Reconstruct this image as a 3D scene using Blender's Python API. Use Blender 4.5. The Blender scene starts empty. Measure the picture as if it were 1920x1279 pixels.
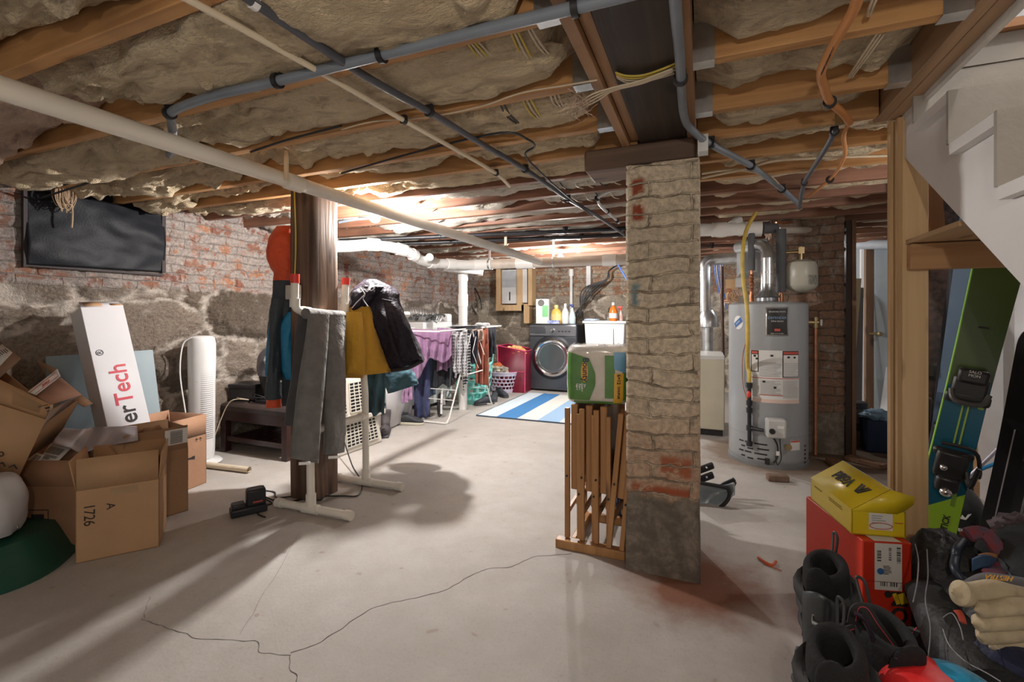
import bpy, math, random
from math import sin, cos, pi, radians, sqrt, atan2
from mathutils import Vector as V, Matrix, Euler, noise
random.seed(7)
S = bpy.context.scene
C = S.collection
# ---------------------------------------------------------------- camera
CH = 1.12                       # lens height in metres
TH = math.atan(362 / 870)       # yaw to the left of +Y
HOR = 590                       # row of the horizon
cam = bpy.data.objects.new('camera', bpy.data.cameras.new('camera'))
C.objects.link(cam); S.camera = cam
cam.location = (0, 0, CH); cam.rotation_euler = (pi / 2, 0, TH)
cam.data.sensor_width = 36; cam.data.lens = 870 / 1920 * 36
cam.data.shift_y = -(639.5 - HOR) / 1920
cam.data.clip_start = .05
# ---------------------------------------------------------------- view, world, lights
S.view_settings.view_transform = 'Standard'; S.view_settings.look = 'None'
S.view_settings.gamma = 1; S.view_settings.exposure = 0.0
S.view_settings.use_curve_mapping = False
W = bpy.data.worlds.new('world'); S.world = W; W.use_nodes = True
W.node_tree.nodes['Background'].inputs[0].default_value = (1.0, .94, .88, 1)
W.node_tree.nodes['Background'].inputs[1].default_value = .40
def F(px, py):
    a = (px - 960) / 870; b = (HOR - py) / 870
    return V((-sin(TH) + a * cos(TH), cos(TH) + a * sin(TH), b))
def P(px, py, z): d = F(px, py); return V((d.x * z, d.y * z, CH + d.z * z))
def AH(px, py, h): d = F(px, py); return P(px, py, (h - CH) / d.z)
def G(px, py): return AH(px, py, 0)
def AX(px, py, x): return P(px, py, x / F(px, py).x)
def AY(px, py, y): return P(px, py, y / F(px, py).y)
def lamp(loc, power, r=.06, col=(1, .965, .93), name='bulb_light'):
    l = bpy.data.lights.new(name, 'POINT'); l.energy = power; l.shadow_soft_size = r; l.color = col
    o = bpy.data.objects.new(name, l); o.location = loc; C.objects.link(o); return o
# ---------------------------------------------------------------- materials
def nt(name):
    m = bpy.data.materials.new(name); m.use_nodes = True
    return m, m.node_tree.nodes, m.node_tree.links, m.node_tree.nodes['Principled BSDF']
def rgba(c): return (c[0], c[1], c[2], 1)
MC = {}
def mat(name, col, rough=.6, metal=0, var=.12, vs=8, bump=0, bs=40, spec=.5, emit=0, trans=0, coat=0, alpha=1, sheen=0, stretch=(1, 1, 1), col2=None, bd=.01):
    if name in MC: return MC[name]
    m, N, L, B = nt(name)
    B.inputs['Roughness'].default_value = rough; B.inputs['Metallic'].default_value = metal
    B.inputs['Specular IOR Level'].default_value = spec
    if trans: B.inputs['Transmission Weight'].default_value = trans
    if coat: B.inputs['Coat Weight'].default_value = coat
    if sheen: B.inputs['Sheen Weight'].default_value = sheen
    if alpha < 1: B.inputs['Alpha'].default_value = alpha
    if emit:
        B.inputs['Emission Color'].default_value = rgba(col); B.inputs['Emission Strength'].default_value = emit
    B.inputs['Base Color'].default_value = rgba(col)
    if var or bump:
        tc = N.new('ShaderNodeTexCoord'); mp = N.new('ShaderNodeMapping'); mp.inputs['Scale'].default_value = stretch
        L.new(tc.outputs['Object'], mp.inputs[0])
    if var:
        n = N.new('ShaderNodeTexNoise'); n.inputs['Scale'].default_value = vs; n.inputs['Detail'].default_value = 5
        L.new(mp.outputs[0], n.inputs['Vector'])
        r = N.new('ShaderNodeValToRGB'); r.color_ramp.elements[0].position = .3; r.color_ramp.elements[1].position = .7
        c2 = col2 or [min(1, x * (1 + var)) for x in col]
        c1 = col if col2 else [x * (1 - var) for x in col]
        r.color_ramp.elements[0].color = rgba(c1); r.color_ramp.elements[1].color = rgba(c2)
        L.new(n.outputs['Fac'], r.inputs[0]); L.new(r.outputs[0], B.inputs['Base Color'])
    if bump:
        n = N.new('ShaderNodeTexNoise'); n.inputs['Scale'].default_value = bs; n.inputs['Detail'].default_value = 6
        L.new(mp.outputs[0], n.inputs['Vector'])
        b = N.new('ShaderNodeBump'); b.inputs['Strength'].default_value = bump; b.inputs['Distance'].default_value = bd
        L.new(n.outputs['Fac'], b.inputs['Height']); L.new(b.outputs[0], B.inputs['Normal'])
    MC[name] = m; return m
def wood(name, c1, c2, axis='x', sc=1, rough=.6, knots=True, bump=.15, dirt=0):
    if name in MC: return MC[name]
    m, N, L, B = nt(name); B.inputs['Roughness'].default_value = rough
    tc = N.new('ShaderNodeTexCoord'); mp = N.new('ShaderNodeMapping')
    s = {'x': (1.2, 22, 22), 'y': (22, 1.2, 22), 'z': (22, 22, 1.2)}[axis]
    oi = N.new('ShaderNodeObjectInfo'); ro = N.new('ShaderNodeVectorMath'); ro.operation = 'MULTIPLY_ADD'
    L.new(oi.outputs['Random'], ro.inputs[0]); ro.inputs[1].default_value = (7, 5, 9); L.new(tc.outputs['Object'], ro.inputs[2])
    mp.inputs['Scale'].default_value = [k * sc for k in s]; L.new(ro.outputs[0], mp.inputs[0])
    n = N.new('ShaderNodeTexNoise'); n.inputs['Scale'].default_value = 1.6; n.inputs['Detail'].default_value = 7; n.inputs['Distortion'].default_value = .6
    L.new(mp.outputs[0], n.inputs['Vector'])
    r = N.new('ShaderNodeValToRGB'); r.color_ramp.elements[0].position = .3; r.color_ramp.elements[1].position = .68
    r.color_ramp.elements[0].color = rgba(c2); r.color_ramp.elements[1].color = rgba(c1)
    L.new(n.outputs['Fac'], r.inputs[0]); out = r.outputs[0]
    if knots:
        mp2 = N.new('ShaderNodeMapping'); mp2.inputs['Scale'].default_value = {'x': (.35, 1, 1), 'y': (1, .35, 1), 'z': (1, 1, .35)}[axis]
        L.new(ro.outputs[0], mp2.inputs[0])
        v = N.new('ShaderNodeTexVoronoi'); v.inputs['Scale'].default_value = 6; L.new(mp2.outputs[0], v.inputs['Vector'])
        k = N.new('ShaderNodeMapRange'); k.inputs[1].default_value = .07; k.inputs[2].default_value = .16
        L.new(v.outputs['Distance'], k.inputs[0])
        mx = N.new('ShaderNodeMixRGB'); mx.blend_type = 'MIX'; mx.inputs[1].default_value = rgba([x * .35 for x in c2])
        L.new(k.outputs[0], mx.inputs[0]); L.new(out, mx.inputs[2]); out = mx.outputs[0]
    if dirt:
        n2 = N.new('ShaderNodeTexNoise'); n2.inputs['Scale'].default_value = 2.5; n2.inputs['Detail'].default_value = 6; L.new(tc.outputs['Object'], n2.inputs['Vector'])
        k2 = N.new('ShaderNodeMapRange'); k2.inputs[1].default_value = .45; k2.inputs[2].default_value = .7; k2.inputs[4].default_value = dirt; L.new(n2.outputs['Fac'], k2.inputs[0])
        m2 = N.new('ShaderNodeMixRGB'); m2.inputs[2].default_value = (.07, .045, .03, 1); L.new(k2.outputs[0], m2.inputs[0]); L.new(out, m2.inputs[1]); out = m2.outputs[0]
    L.new(out, B.inputs['Base Color'])
    b = N.new('ShaderNodeBump'); b.inputs['Strength'].default_value = bump; b.inputs['Distance'].default_value = .006
    L.new(n.outputs['Fac'], b.inputs['Height']); L.new(b.outputs[0], B.inputs['Normal'])
    MC[name] = m; return m
def stripes(name, cols, width, axis, rough=.85, bump=.2, rot=0, dirs=None):
    """repeating colour bands across one object axis"""
    m, N, L, B = nt(name); B.inputs['Roughness'].default_value = rough
    tc = N.new('ShaderNodeTexCoord'); sp = N.new('ShaderNodeSeparateXYZ'); mp = N.new('ShaderNodeMapping'); mp.inputs['Rotation'].default_value = (0, 0, rot)
    L.new(tc.outputs['Object'], mp.inputs[0]); L.new(mp.outputs[0], sp.inputs[0])
    d = N.new('ShaderNodeMath'); d.operation = 'DIVIDE'; d.inputs[1].default_value = width * len(cols); L.new(sp.outputs['XYZ'.index(axis)], d.inputs[0])
    f = N.new('ShaderNodeMath'); f.operation = 'FRACT'; L.new(d.outputs[0], f.inputs[0])
    r = N.new('ShaderNodeValToRGB'); r.color_ramp.interpolation = 'CONSTANT'
    E = r.color_ramp.elements
    while len(E) < len(cols): E.new(.5)
    for i, c in enumerate(cols): E[i].position = i / len(cols)
    for i, c in enumerate(cols): E[i].color = rgba(c)
    L.new(f.outputs[0], r.inputs[0]); L.new(r.outputs[0], B.inputs['Base Color'])
    n = N.new('ShaderNodeTexNoise'); n.inputs['Scale'].default_value = 150; L.new(tc.outputs['Object'], n.inputs['Vector'])
    b = N.new('ShaderNodeBump'); b.inputs['Strength'].default_value = bump; b.inputs['Distance'].default_value = .003
    L.new(n.outputs['Fac'], b.inputs['Height']); L.new(b.outputs[0], B.inputs['Normal'])
    return m
def masonry(name, split, brick=((.42, .17, .1), (.62, .33, .2)), mortar=(.62, .55, .47), smear=.55, smearcol=(.66, .6, .52),
            stone=((.17, .15, .125), (.34, .29, .24)), smortar=(.66, .6, .52), disp=.05, low=None, patch=None, wobble=.035, soot=.55, zred=0, relief=.35, bw=.215):
    """brick above the height 'split', fieldstone in wide lime mortar below it"""
    m, N, L, B = nt(name); B.inputs['Roughness'].default_value = .92; B.inputs['Specular IOR Level'].default_value = .15
    def math_(op, a, b=None, c=None, clamp=False):
        n = N.new('ShaderNodeMath'); n.operation = op; n.use_clamp = clamp
        for i, x in enumerate((a, b, c)):
            if x is None: continue
            if isinstance(x, (int, float)): n.inputs[i].default_value = x
            else: L.new(x, n.inputs[i])
        return n.outputs[0]
    def mix(f, a, b, bt='MIX'):
        n = N.new('ShaderNodeMixRGB'); n.blend_type = bt
        for i, x in enumerate((f, a, b)):
            if isinstance(x, (int, float)): n.inputs[i].default_value = x
            elif isinstance(x, tuple): n.inputs[i].default_value = rgba(x)
            else: L.new(x, n.inputs[i])
        return n.outputs[0]
    def rng(x, a, b, c=0, d=1):
        n = N.new('ShaderNodeMapRange'); n.interpolation_type = 'SMOOTHSTEP'; L.new(x, n.inputs[0])
        for i, k in enumerate((a, b, c, d)): n.inputs[i + 1].default_value = k
        return n.outputs[0]
    def nz(vec, s, d=5, rough=.55):
        n = N.new('ShaderNodeTexNoise'); n.inputs['Scale'].default_value = s; n.inputs['Detail'].default_value = d; n.inputs['Roughness'].default_value = rough
        L.new(vec, n.inputs['Vector']); return n
    tc = N.new('ShaderNodeTexCoord'); sp = N.new('ShaderNodeSeparateXYZ'); L.new(tc.outputs['Object'], sp.inputs[0])
    u = math_('ADD', sp.outputs[0], sp.outputs[1]); z = sp.outputs[2]
    cb = N.new('ShaderNodeCombineXYZ'); L.new(u, cb.inputs[0]); L.new(z, cb.inputs[1])
    wob = nz(cb.outputs[0], 5, 3); sub = N.new('ShaderNodeVectorMath'); sub.operation = 'SUBTRACT'; L.new(wob.outputs['Color'], sub.inputs[0]); sub.inputs[1].default_value = (.5, .5, .5)
    sc = N.new('ShaderNodeVectorMath'); sc.operation = 'SCALE'; L.new(sub.outputs[0], sc.inputs[0]); sc.inputs['Scale'].default_value = wobble
    ad = N.new('ShaderNodeVectorMath'); L.new(cb.outputs[0], ad.inputs[0]); L.new(sc.outputs[0], ad.inputs[1]); uv = ad.outputs[0]
    br = N.new('ShaderNodeTexBrick'); L.new(uv, br.inputs['Vector'])
    br.inputs['Color1'].default_value = rgba(brick[0]); br.inputs['Color2'].default_value = rgba(brick[1]); br.inputs['Mortar'].default_value = rgba(mortar)
    br.inputs['Scale'].default_value = 1; br.inputs['Mortar Size'].default_value = .0055; br.inputs['Mortar Smooth'].default_value = .6
    br.inputs['Brick Width'].default_value = bw; br.inputs['Row Height'].default_value = .068; br.inputs['Bias'].default_value = .1
    n1 = nz(uv, 9, 8, .65); n2 = nz(uv, 2.2, 6, .6); n3 = nz(uv, 45, 6, .7); n4 = nz(uv, 1.1, 4)
    sm = math_('MULTIPLY', rng(n1.outputs['Fac'], .47 - max(0, smear - .5) * .3, .58 - max(0, smear - .5) * .3), rng(n2.outputs['Fac'], .62 - smear * .45, .62 - smear * .45 + .12))
    if zred: sm = math_('MULTIPLY', sm, rng(math_('ADD', z, math_('MULTIPLY', n2.outputs['Fac'], .5)), .45, zred + .25, .30, 1))
    bc = mix(rng(n3.outputs['Fac'], .35, .7, 0, .6), br.outputs['Color'], mix(1, br.outputs['Color'], (.45, .36, .32), 'MULTIPLY'))
    bc = mix(sm, bc, mix(rng(n3.outputs['Fac'], .35, .65), smearcol, tuple(x * .62 for x in smearcol)))
    if relief > .5: bc = mix(math_('MULTIPLY', br.outputs['Fac'], rng(n1.outputs['Fac'], .40, .56, .8, .05)), bc, tuple(x * .45 for x in mortar))
    bc = mix(rng(n4.outputs['Fac'], .5, .68, 0, soot), bc, (.13, .11, .10))
    hb = math_('MULTIPLY', math_('SUBTRACT', 1, br.outputs['Fac']), relief)
    hb = math_('ADD', hb, math_('MULTIPLY', n1.outputs['Fac'], .45))
    if patch:
        for (u0, u1, z0, z1, pc) in patch:
            a = math_('MULTIPLY', rng(u, u0, u0 + .02), rng(u, u1 - .03, u1, 1, 0)); b_ = math_('MULTIPLY', rng(z, z0, z0 + .02), rng(z, z1 - .03, z1, 1, 0))
            bc = mix(math_('MULTIPLY', math_('MULTIPLY', a, b_), rng(n1.outputs['Fac'], .38, .48)), bc, mix(br.outputs['Fac'], pc, mortar))
    col, hh = bc, hb
    if split > 0:
        mp = N.new('ShaderNodeMapping'); mp.inputs['Scale'].default_value = (1.55, 2.5, 1); L.new(uv, mp.inputs[0])
        vo = N.new('ShaderNodeTexVoronoi'); vo.feature = 'DISTANCE_TO_EDGE'; vo.inputs['Scale'].default_value = 1; vo.inputs['Randomness'].default_value = .85
        vc = N.new('ShaderNodeTexVoronoi'); vc.inputs['Scale'].default_value = 1; vc.inputs['Randomness'].default_value = .85
        w2 = nz(mp.outputs[0], 1.7, 5); a2 = N.new('ShaderNodeVectorMath'); a2.operation = 'MULTIPLY_ADD'; L.new(w2.outputs['Color'], a2.inputs[0]); a2.inputs[1].default_value = (.5, .5, 0); L.new(mp.outputs[0], a2.inputs[2])
        L.new(a2.outputs[0], vo.inputs['Vector']); L.new(a2.outputs[0], vc.inputs['Vector'])
        sxyz = N.new('ShaderNodeSeparateXYZ'); L.new(vc.outputs['Color'], sxyz.inputs[0])
        sc1 = mix(sxyz.outputs[0], stone[0], stone[1])
        sc1 = mix(rng(n3.outputs['Fac'], .35, .7, 0, .75), sc1, mix(1, sc1, (.42, .40, .36), 'MULTIPLY'))
        sc1 = mix(rng(n1.outputs['Fac'], .55, .75, 0, .7), sc1, tuple(x * .8 for x in smortar))
        ed = rng(math_('ADD', vo.outputs['Distance'], math_('MULTIPLY', math_('SUBTRACT', n1.outputs['Fac'], .5), .22)), .0, .07)
        thin = math_('MULTIPLY', ed, 1)
        mo = mix(rng(n1.outputs['Fac'], .4, .65), smortar, tuple(x * .5 for x in smortar)); mo = mix(rng(n3.outputs['Fac'], .45, .7, 0, .5), mo, tuple(x * .4 for x in smortar))
        sc1 = mix(rng(n4.outputs['Fac'], .4, .65, 0, .45), sc1, (.30, .25, .215))
        stc = mix(thin, mo, sc1)
        hs = math_('ADD', math_('MULTIPLY', rng(vo.outputs['Distance'], .0, .22), 1.1), math_('MULTIPLY', n1.outputs['Fac'], .7))
        s_ = rng(math_('ADD', z, math_('MULTIPLY', math_('SUBTRACT', n2.outputs['Fac'], .5), .25)), split - .02, split + .02)
        col = mix(s_, stc, bc); hh = math_('ADD', math_('MULTIPLY', hs, math_('SUBTRACT', 1, s_)), math_('MULTIPLY', math_('ADD', hb, .25), s_))
    if low:
        s_ = rng(math_('ADD', z, math_('MULTIPLY', math_('SUBTRACT', n1.outputs['Fac'], .5), .12)), low[0] - .02, low[0] + .02)
        col = mix(s_, mix(rng(n3.outputs['Fac'], .4, .7, 0, .7), mix(rng(n1.outputs['Fac'], .4, .6), low[1], tuple(x * .55 for x in low[1])), tuple(x * .5 for x in low[1])), col)
        hh = mix(s_, math_('ADD', math_('MULTIPLY', n1.outputs['Fac'], .5), .3), hh)
    L.new(col, B.inputs['Base Color'])
    hh2 = math_('ADD', hh, math_('MULTIPLY', n3.outputs['Fac'], .26))
    dp = N.new('ShaderNodeDisplacement'); dp.inputs['Midlevel'].default_value = .6; dp.inputs['Scale'].default_value = disp
    L.new(hh2, dp.inputs['Height']); L.new(dp.outputs[0], N['Material Output'].inputs['Displacement'])
    m.displacement_method = 'BOTH'
    return m
# ---------------------------------------------------------------- mesh builder
class MB:
    def __init__(s): s.v = []; s.f = []
    def add(s, vs, fs):
        o = len(s.v); s.v += [V(p) for p in vs]; s.f += [[i + o for i in f] for f in fs]; return s
    def bx(s, x0, x1, y0, y1, z0, z1):
        return s.add([(x0, y0, z0), (x1, y0, z0), (x1, y1, z0), (x0, y1, z0), (x0, y0, z1), (x1, y0, z1), (x1, y1, z1), (x0, y1, z1)],
                     [(0, 3, 2, 1), (4, 5, 6, 7), (0, 1, 5, 4), (1, 2, 6, 5), (2, 3, 7, 6), (3, 0, 4, 7)])
    def box(s, c, sz, R=None):
        m = MB().bx(-sz[0] / 2, sz[0] / 2, -sz[1] / 2, sz[1] / 2, -sz[2] / 2, sz[2] / 2)
        R = R or Matrix.Identity(3); return s.add([R @ p + V(c) for p in m.v], m.f)
    def bar(s, a, b, w, t, up=(0, 0, 1)):
        """box from a to b, w wide (across up) and t thick (along up)"""
        a = V(a); b = V(b); d = (b - a); l = d.length; d.normalize(); x = d.cross(V(up))
        if x.length < 1e-4: x = V((1, 0, 0))
        x.normalize(); n = x.cross(d)
        R = Matrix((x, n, d)).transposed(); return s.box((a + b) / 2, (w, t, l), R)
    def cyl(s, a, b, r, r2=None, n=16, caps=True):
        a = V(a); b = V(b); r2 = r if r2 is None else r2; d = (b - a).normalized()
        x = d.orthogonal().normalized(); y = d.cross(x)
        vs = []; fs = []
        for c, q in ((a, r), (b, r2)):
            for i in range(n): t = 2 * pi * i / n; vs.append(c + x * cos(t) * q + y * sin(t) * q)
        for i in range(n): j = (i + 1) % n; fs.append((i, j, n + j, n + i))
        if caps: fs.append(tuple(range(n - 1, -1, -1))); fs.append(tuple(range(n, 2 * n)))
        return s.add(vs, fs)
    def tube(s, pts, r, n=8, closed=False, smooth=0, flat=1.0, up=None):
        pts = [V(p) for p in pts]
        if smooth: pts = crom(pts, smooth, closed)
        N_ = len(pts); rr = r if isinstance(r, (list, tuple)) else None
        vs = []; fs = []; prev = None
        for i, p in enumerate(pts):
            if closed: d = pts[(i + 1) % N_] - pts[i - 1]
            else: d = pts[min(i + 1, N_ - 1)] - pts[max(i - 1, 0)]
            d.normalize()
            if up is not None: x = (V(up) - d * V(up).dot(d))
            elif prev is None: x = d.orthogonal()
            else: x = prev - d * prev.dot(d)
            if x.length < 1e-6: x = d.orthogonal()
            x.normalize(); prev = x; y = d.cross(x)
            q = r if rr is None else rr[0] + (rr[1] - rr[0]) * i / (N_ - 1)
            for k in range(n): t = 2 * pi * k / n; vs.append(p + x * cos(t) * q * flat + y * sin(t) * q)
        m = N_ if closed else N_ - 1
        for i in range(m):
            j = (i + 1) % N_
            for k in range(n): l = (k + 1) % n; fs.append((i * n + k, i * n + l, j * n + l, j * n + k))
        if not closed: fs.append(tuple(range(n - 1, -1, -1))); fs.append(tuple((N_ - 1) * n + k for k in range(n)))
        return s.add(vs, fs)
    def lathe(s, prof, c=(0, 0, 0), n=32, R=None, fn=None, caps=True):
        """prof: (radius, height) pairs turned about local z"""
        R = R or Matrix.Identity(3); c = V(c); vs = []; fs = []
        for r, h in prof:
            for i in range(n):
                t = 2 * pi * i / n; q = r * (fn(t, h) if fn else 1); vs.append(c + R @ V((q * cos(t), q * sin(t), h)))
        for j in range(len(prof) - 1):
            for i in range(n): k = (i + 1) % n; fs.append((j * n + i, j * n + k, (j + 1) * n + k, (j + 1) * n + i))
        if caps and prof[0][0] > 1e-4: fs.append(tuple(range(n - 1, -1, -1)))
        if caps and prof[-1][0] > 1e-4: fs.append(tuple((len(prof) - 1) * n + k for k in range(n)))
        return s.add(vs, fs)
    def grid(s, fn, nu, nv, cu=False):
        vs = []; fs = []
        for j in range(nv + 1):
            for i in range(nu + (0 if cu else 1)): vs.append(fn(i / nu, j / nv))
        w = nu if cu else nu + 1
        for j in range(nv):
            for i in range(nu): k = (i + 1) % w if cu else i + 1; fs.append((j * w + i, j * w + k, (j + 1) * w + k, (j + 1) * w + i))
        return s.add(vs, fs)
    def ball(s, c, r, n=16, amp=0, fr=3):
        r = V(r) if not isinstance(r, (int, float)) else V((r, r, r)); c = V(c); prof = []
        vs = []; fs = []; m = max(6, n // 2)
        for j in range(m + 1):
            a = pi * j / m
            for i in range(n):
                t = 2 * pi * i / n; d = V((sin(a) * cos(t), sin(a) * sin(t), -cos(a)))
                k = 1 + (amp * noise.noise(d * fr + c * 7) if amp else 0)
                vs.append(c + V((d.x * r.x, d.y * r.y, d.z * r.z)) * k)
        for j in range(m):
            for i in range(n): k = (i + 1) % n; fs.append((j * n + i, j * n + k, (j + 1) * n + k, (j + 1) * n + i))
        return s.add(vs, fs)
    def prism(s, pts, t, M):
        """2d outline in local xy extruded t along local z, placed by the 4x4 M"""
        n = len(pts); vs = [M @ V((p[0], p[1], 0)) for p in pts] + [M @ V((p[0], p[1], t)) for p in pts]
        fs = [tuple(range(n - 1, -1, -1)), tuple(range(n, 2 * n))] + [(i, (i + 1) % n, n + (i + 1) % n, n + i) for i in range(n)]
        return s.add(vs, fs)
    def loft(s, rings, n=28, fold=None, cap=True):
        """rings: (centre, half axis U, half axis W); fold(t, v) scales the radius"""
        vs = []; fs = []; K = len(rings)
        for j, (c, a, b) in enumerate(rings):
            c = V(c); a = V(a); b = V(b)
            for i in range(n):
                t = 2 * pi * i / n; q = fold(t, j / (K - 1)) if fold else 1
                vs.append(c + (a * cos(t) + b * sin(t)) * q)
        for j in range(K - 1):
            for i in range(n): k = (i + 1) % n; fs.append((j * n + i, j * n + k, (j + 1) * n + k, (j + 1) * n + i))
        if cap: fs.append(tuple(range(n - 1, -1, -1))); fs.append(tuple((K - 1) * n + k for k in range(n)))
        return s.add(vs, fs)
def crom(pts, k, closed=False):
    out = []; n = len(pts)
    for i in range(n if closed else n - 1):
        p0 = pts[i - 1] if (closed or i > 0) else pts[0]; p1 = pts[i]; p2 = pts[(i + 1) % n]
        p3 = pts[(i + 2) % n] if closed else pts[min(i + 2, n - 1)]
        for j in range(k):
            t = j / k; out.append(.5 * ((2 * p1) + (p2 - p0) * t + (2 * p0 - 5 * p1 + 4 * p2 - p3) * t * t + (3 * p1 - p0 - 3 * p2 + p3) * t ** 3))
    if not closed: out.append(pts[-1])
    return out
def rings_crom(rg, k):
    cs = crom([V(r[0]) for r in rg], k); a = crom([V(r[1]) for r in rg], k); b = crom([V(r[2]) for r in rg], k)
    return list(zip(cs, a, b))
def mk(name, mb, m, inv=None, bevel=0, solid=0, ang=38, sub=0):
    me = bpy.data.meshes.new(name)
    vs = [inv @ p for p in mb.v] if inv is not None else mb.v
    me.from_pydata([tuple(p) for p in vs], [], [tuple(f) for f in mb.f]); me.update()
    me.polygons.foreach_set('use_smooth', [True] * len(me.polygons))
    try: me.set_sharp_from_angle(angle=radians(ang))
    except Exception: pass
    o = bpy.data.objects.new(name, me); C.objects.link(o)
    if m: me.materials.append(m)
    if solid:
        d = o.modifiers.new('thickness', 'SOLIDIFY'); d.thickness = solid; d.offset = 0
    if bevel:
        d = o.modifiers.new('bevel', 'BEVEL'); d.width = bevel; d.segments = 2; d.limit_method = 'ANGLE'
    if sub:
        d = o.modifiers.new('sub', 'SUBSURF'); d.levels = sub; d.render_levels = sub
    return o
class T:
    """a thing: an Empty at its base that parents its parts"""
    def __init__(s, name, label, cat, loc=(0, 0, 0), rot=(0, 0, 0), group=None, kind=None):
        s.o = bpy.data.objects.new(name, None); C.objects.link(s.o); s.o.empty_display_size = .05
        s.o.location = loc; s.o.rotation_euler = rot
        s.M = Matrix.Translation(V(loc)) @ Euler(rot).to_matrix().to_4x4(); s.inv = s.M.inverted()
        if label: s.o['label'] = label
        if cat: s.o['category'] = cat
        if group: s.o['group'] = group
        if kind: s.o['kind'] = kind
    def part(s, name, mb, m, parent=None, label=None, w=False, **k):
        o = mk(name, mb, m, s.inv if w else None, **k); o.parent = parent or s.o
        if label: o['label'] = label
        return o
def solo(name, label, cat, mb, m, group=None, kind=None, **k):
    mn = V((min(p[i] for p in mb.v) for i in range(3))); mx = V((max(p[i] for p in mb.v) for i in range(3)))
    c = V(((mn.x + mx.x) / 2, (mn.y + mx.y) / 2, mn.z))
    o = mk(name, mb, m, Matrix.Translation(-c), **k); o.location = c
    if label: o['label'] = label
    if cat: o['category'] = cat
    if group: o['group'] = group
    if kind: o['kind'] = kind
    return o
def struct(name, mb, m, parent=None, **k):
    o = mk(name, mb, m, **k)
    if parent: o.parent = parent
    else: o['kind'] = 'structure'
    return o
def dup(t, loc, rot=None, label=None):
    r = t.o.copy(); C.objects.link(r); r.location = loc
    if rot is not None: r.rotation_euler = rot
    if label: r['label'] = label
    def rec(src, dst):
        for ch in list(src.children):
            c = ch.copy(); C.objects.link(c); c.parent = dst; rec(ch, c)
    rec(t.o, r); return r
def text(t, body, size, m, M, parent=None, name='lettering', label=None, ext=.0006, w=False, align='CENTER', bold=0, wrap=None, sx=1):
    cu = bpy.data.curves.new('txt', 'FONT'); cu.body = body; cu.size = size; cu.extrude = ext; cu.align_x = align; cu.align_y = 'CENTER'; cu.offset = bold
    o = bpy.data.objects.new('txt', cu); C.objects.link(o); bpy.context.view_layer.update()
    me = bpy.data.meshes.new_from_object(o.evaluated_get(bpy.context.evaluated_depsgraph_get()))
    bpy.data.objects.remove(o); bpy.data.curves.remove(cu)
    mb = MB()
    for v in me.vertices:
        p = V((v.co.x * sx, v.co.y, v.co.z))
        mb.v.append(V(wrap(p)) if wrap else M @ p)
    mb.f = [list(p.vertices) for p in me.polygons]; bpy.data.meshes.remove(me)
    return t.part(name, mb, m, parent=parent, label=label, w=w, ang=30)
def frame(o, x, y):
    """4x4 with origin o, local x along x, local y near y"""
    x = V(x).normalized(); z = x.cross(V(y)).normalized(); y = z.cross(x)
    return Matrix.Translation(V(o)) @ Matrix((x, y, z)).transposed().to_4x4()
# ================================================================ SETTING
JB = 1.88                         # underside of the joists
XL, XR, YB = -3.75, 3.0, 7.35
# floor
def floor_mat():
    m, N, L, B = nt('concrete'); B.inputs['Roughness'].default_value = .62; B.inputs['Specular IOR Level'].default_value = .35
    tc = N.new('ShaderNodeTexCoord')
    def nz(s, d=6, r=.6):
        n = N.new('ShaderNodeTexNoise'); n.inputs['Scale'].default_value = s; n.inputs['Detail'].default_value = d; n.inputs['Roughness'].default_value = r
        L.new(tc.outputs['Object'], n.inputs['Vector']); return n.outputs['Fac']
    def rng(x, a, b, c=0, d=1):
        n = N.new('ShaderNodeMapRange'); L.new(x, n.inputs[0])
        for i, k in enumerate((a, b, c, d)): n.inputs[i + 1].default_value = k
        return n.outputs[0]
    def mix(f, a, b):
        n = N.new('ShaderNodeMixRGB')
        for i, x in enumerate((f, a, b)):
            if isinstance(x, (int, float)): n.inputs[i].default_value = x
            elif isinstance(x, tuple): n.inputs[i].default_value = rgba(x)
            else: L.new(x, n.inputs[i])
        return n.outputs[0]
    c = mix(rng(nz(1.1), .35, .65), (.40, .37, .345), (.51, .478, .452))
    c = mix(rng(nz(7, 8, .7), .4, .62, 0, .35), c, (.36, .315, .275))
    c = mix(rng(nz(90, 3), .55, .75, 0, .35), c, (.25, .22, .2))
    c = mix(rng(nz(14, 2), .68, .74, 0, .5), c, (.3, .2, .15))
    # darker brown floor round the pillar foot and the tank
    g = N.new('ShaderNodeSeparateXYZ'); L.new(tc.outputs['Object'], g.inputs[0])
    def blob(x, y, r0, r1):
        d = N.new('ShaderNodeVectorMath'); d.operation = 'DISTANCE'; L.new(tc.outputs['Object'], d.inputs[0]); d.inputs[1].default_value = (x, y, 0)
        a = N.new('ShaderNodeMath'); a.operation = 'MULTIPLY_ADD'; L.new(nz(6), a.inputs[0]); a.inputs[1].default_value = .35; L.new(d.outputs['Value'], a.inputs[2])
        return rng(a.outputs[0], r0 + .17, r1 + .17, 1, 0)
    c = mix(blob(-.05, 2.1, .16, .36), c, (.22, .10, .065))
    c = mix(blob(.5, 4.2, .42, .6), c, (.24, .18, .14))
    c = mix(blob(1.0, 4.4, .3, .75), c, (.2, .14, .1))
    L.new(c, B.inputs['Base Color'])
    b = N.new('ShaderNodeBump'); b.inputs['Strength'].default_value = .35; b.inputs['Distance'].default_value = .006; L.new(nz(55, 8, .7), b.inputs['Height']); L.new(b.outputs[0], B.inputs['Normal'])
    return m
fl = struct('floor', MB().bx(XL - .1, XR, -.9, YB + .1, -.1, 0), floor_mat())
M_crack = mat('crack', (.07, .055, .045), .95, var=0)
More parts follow.
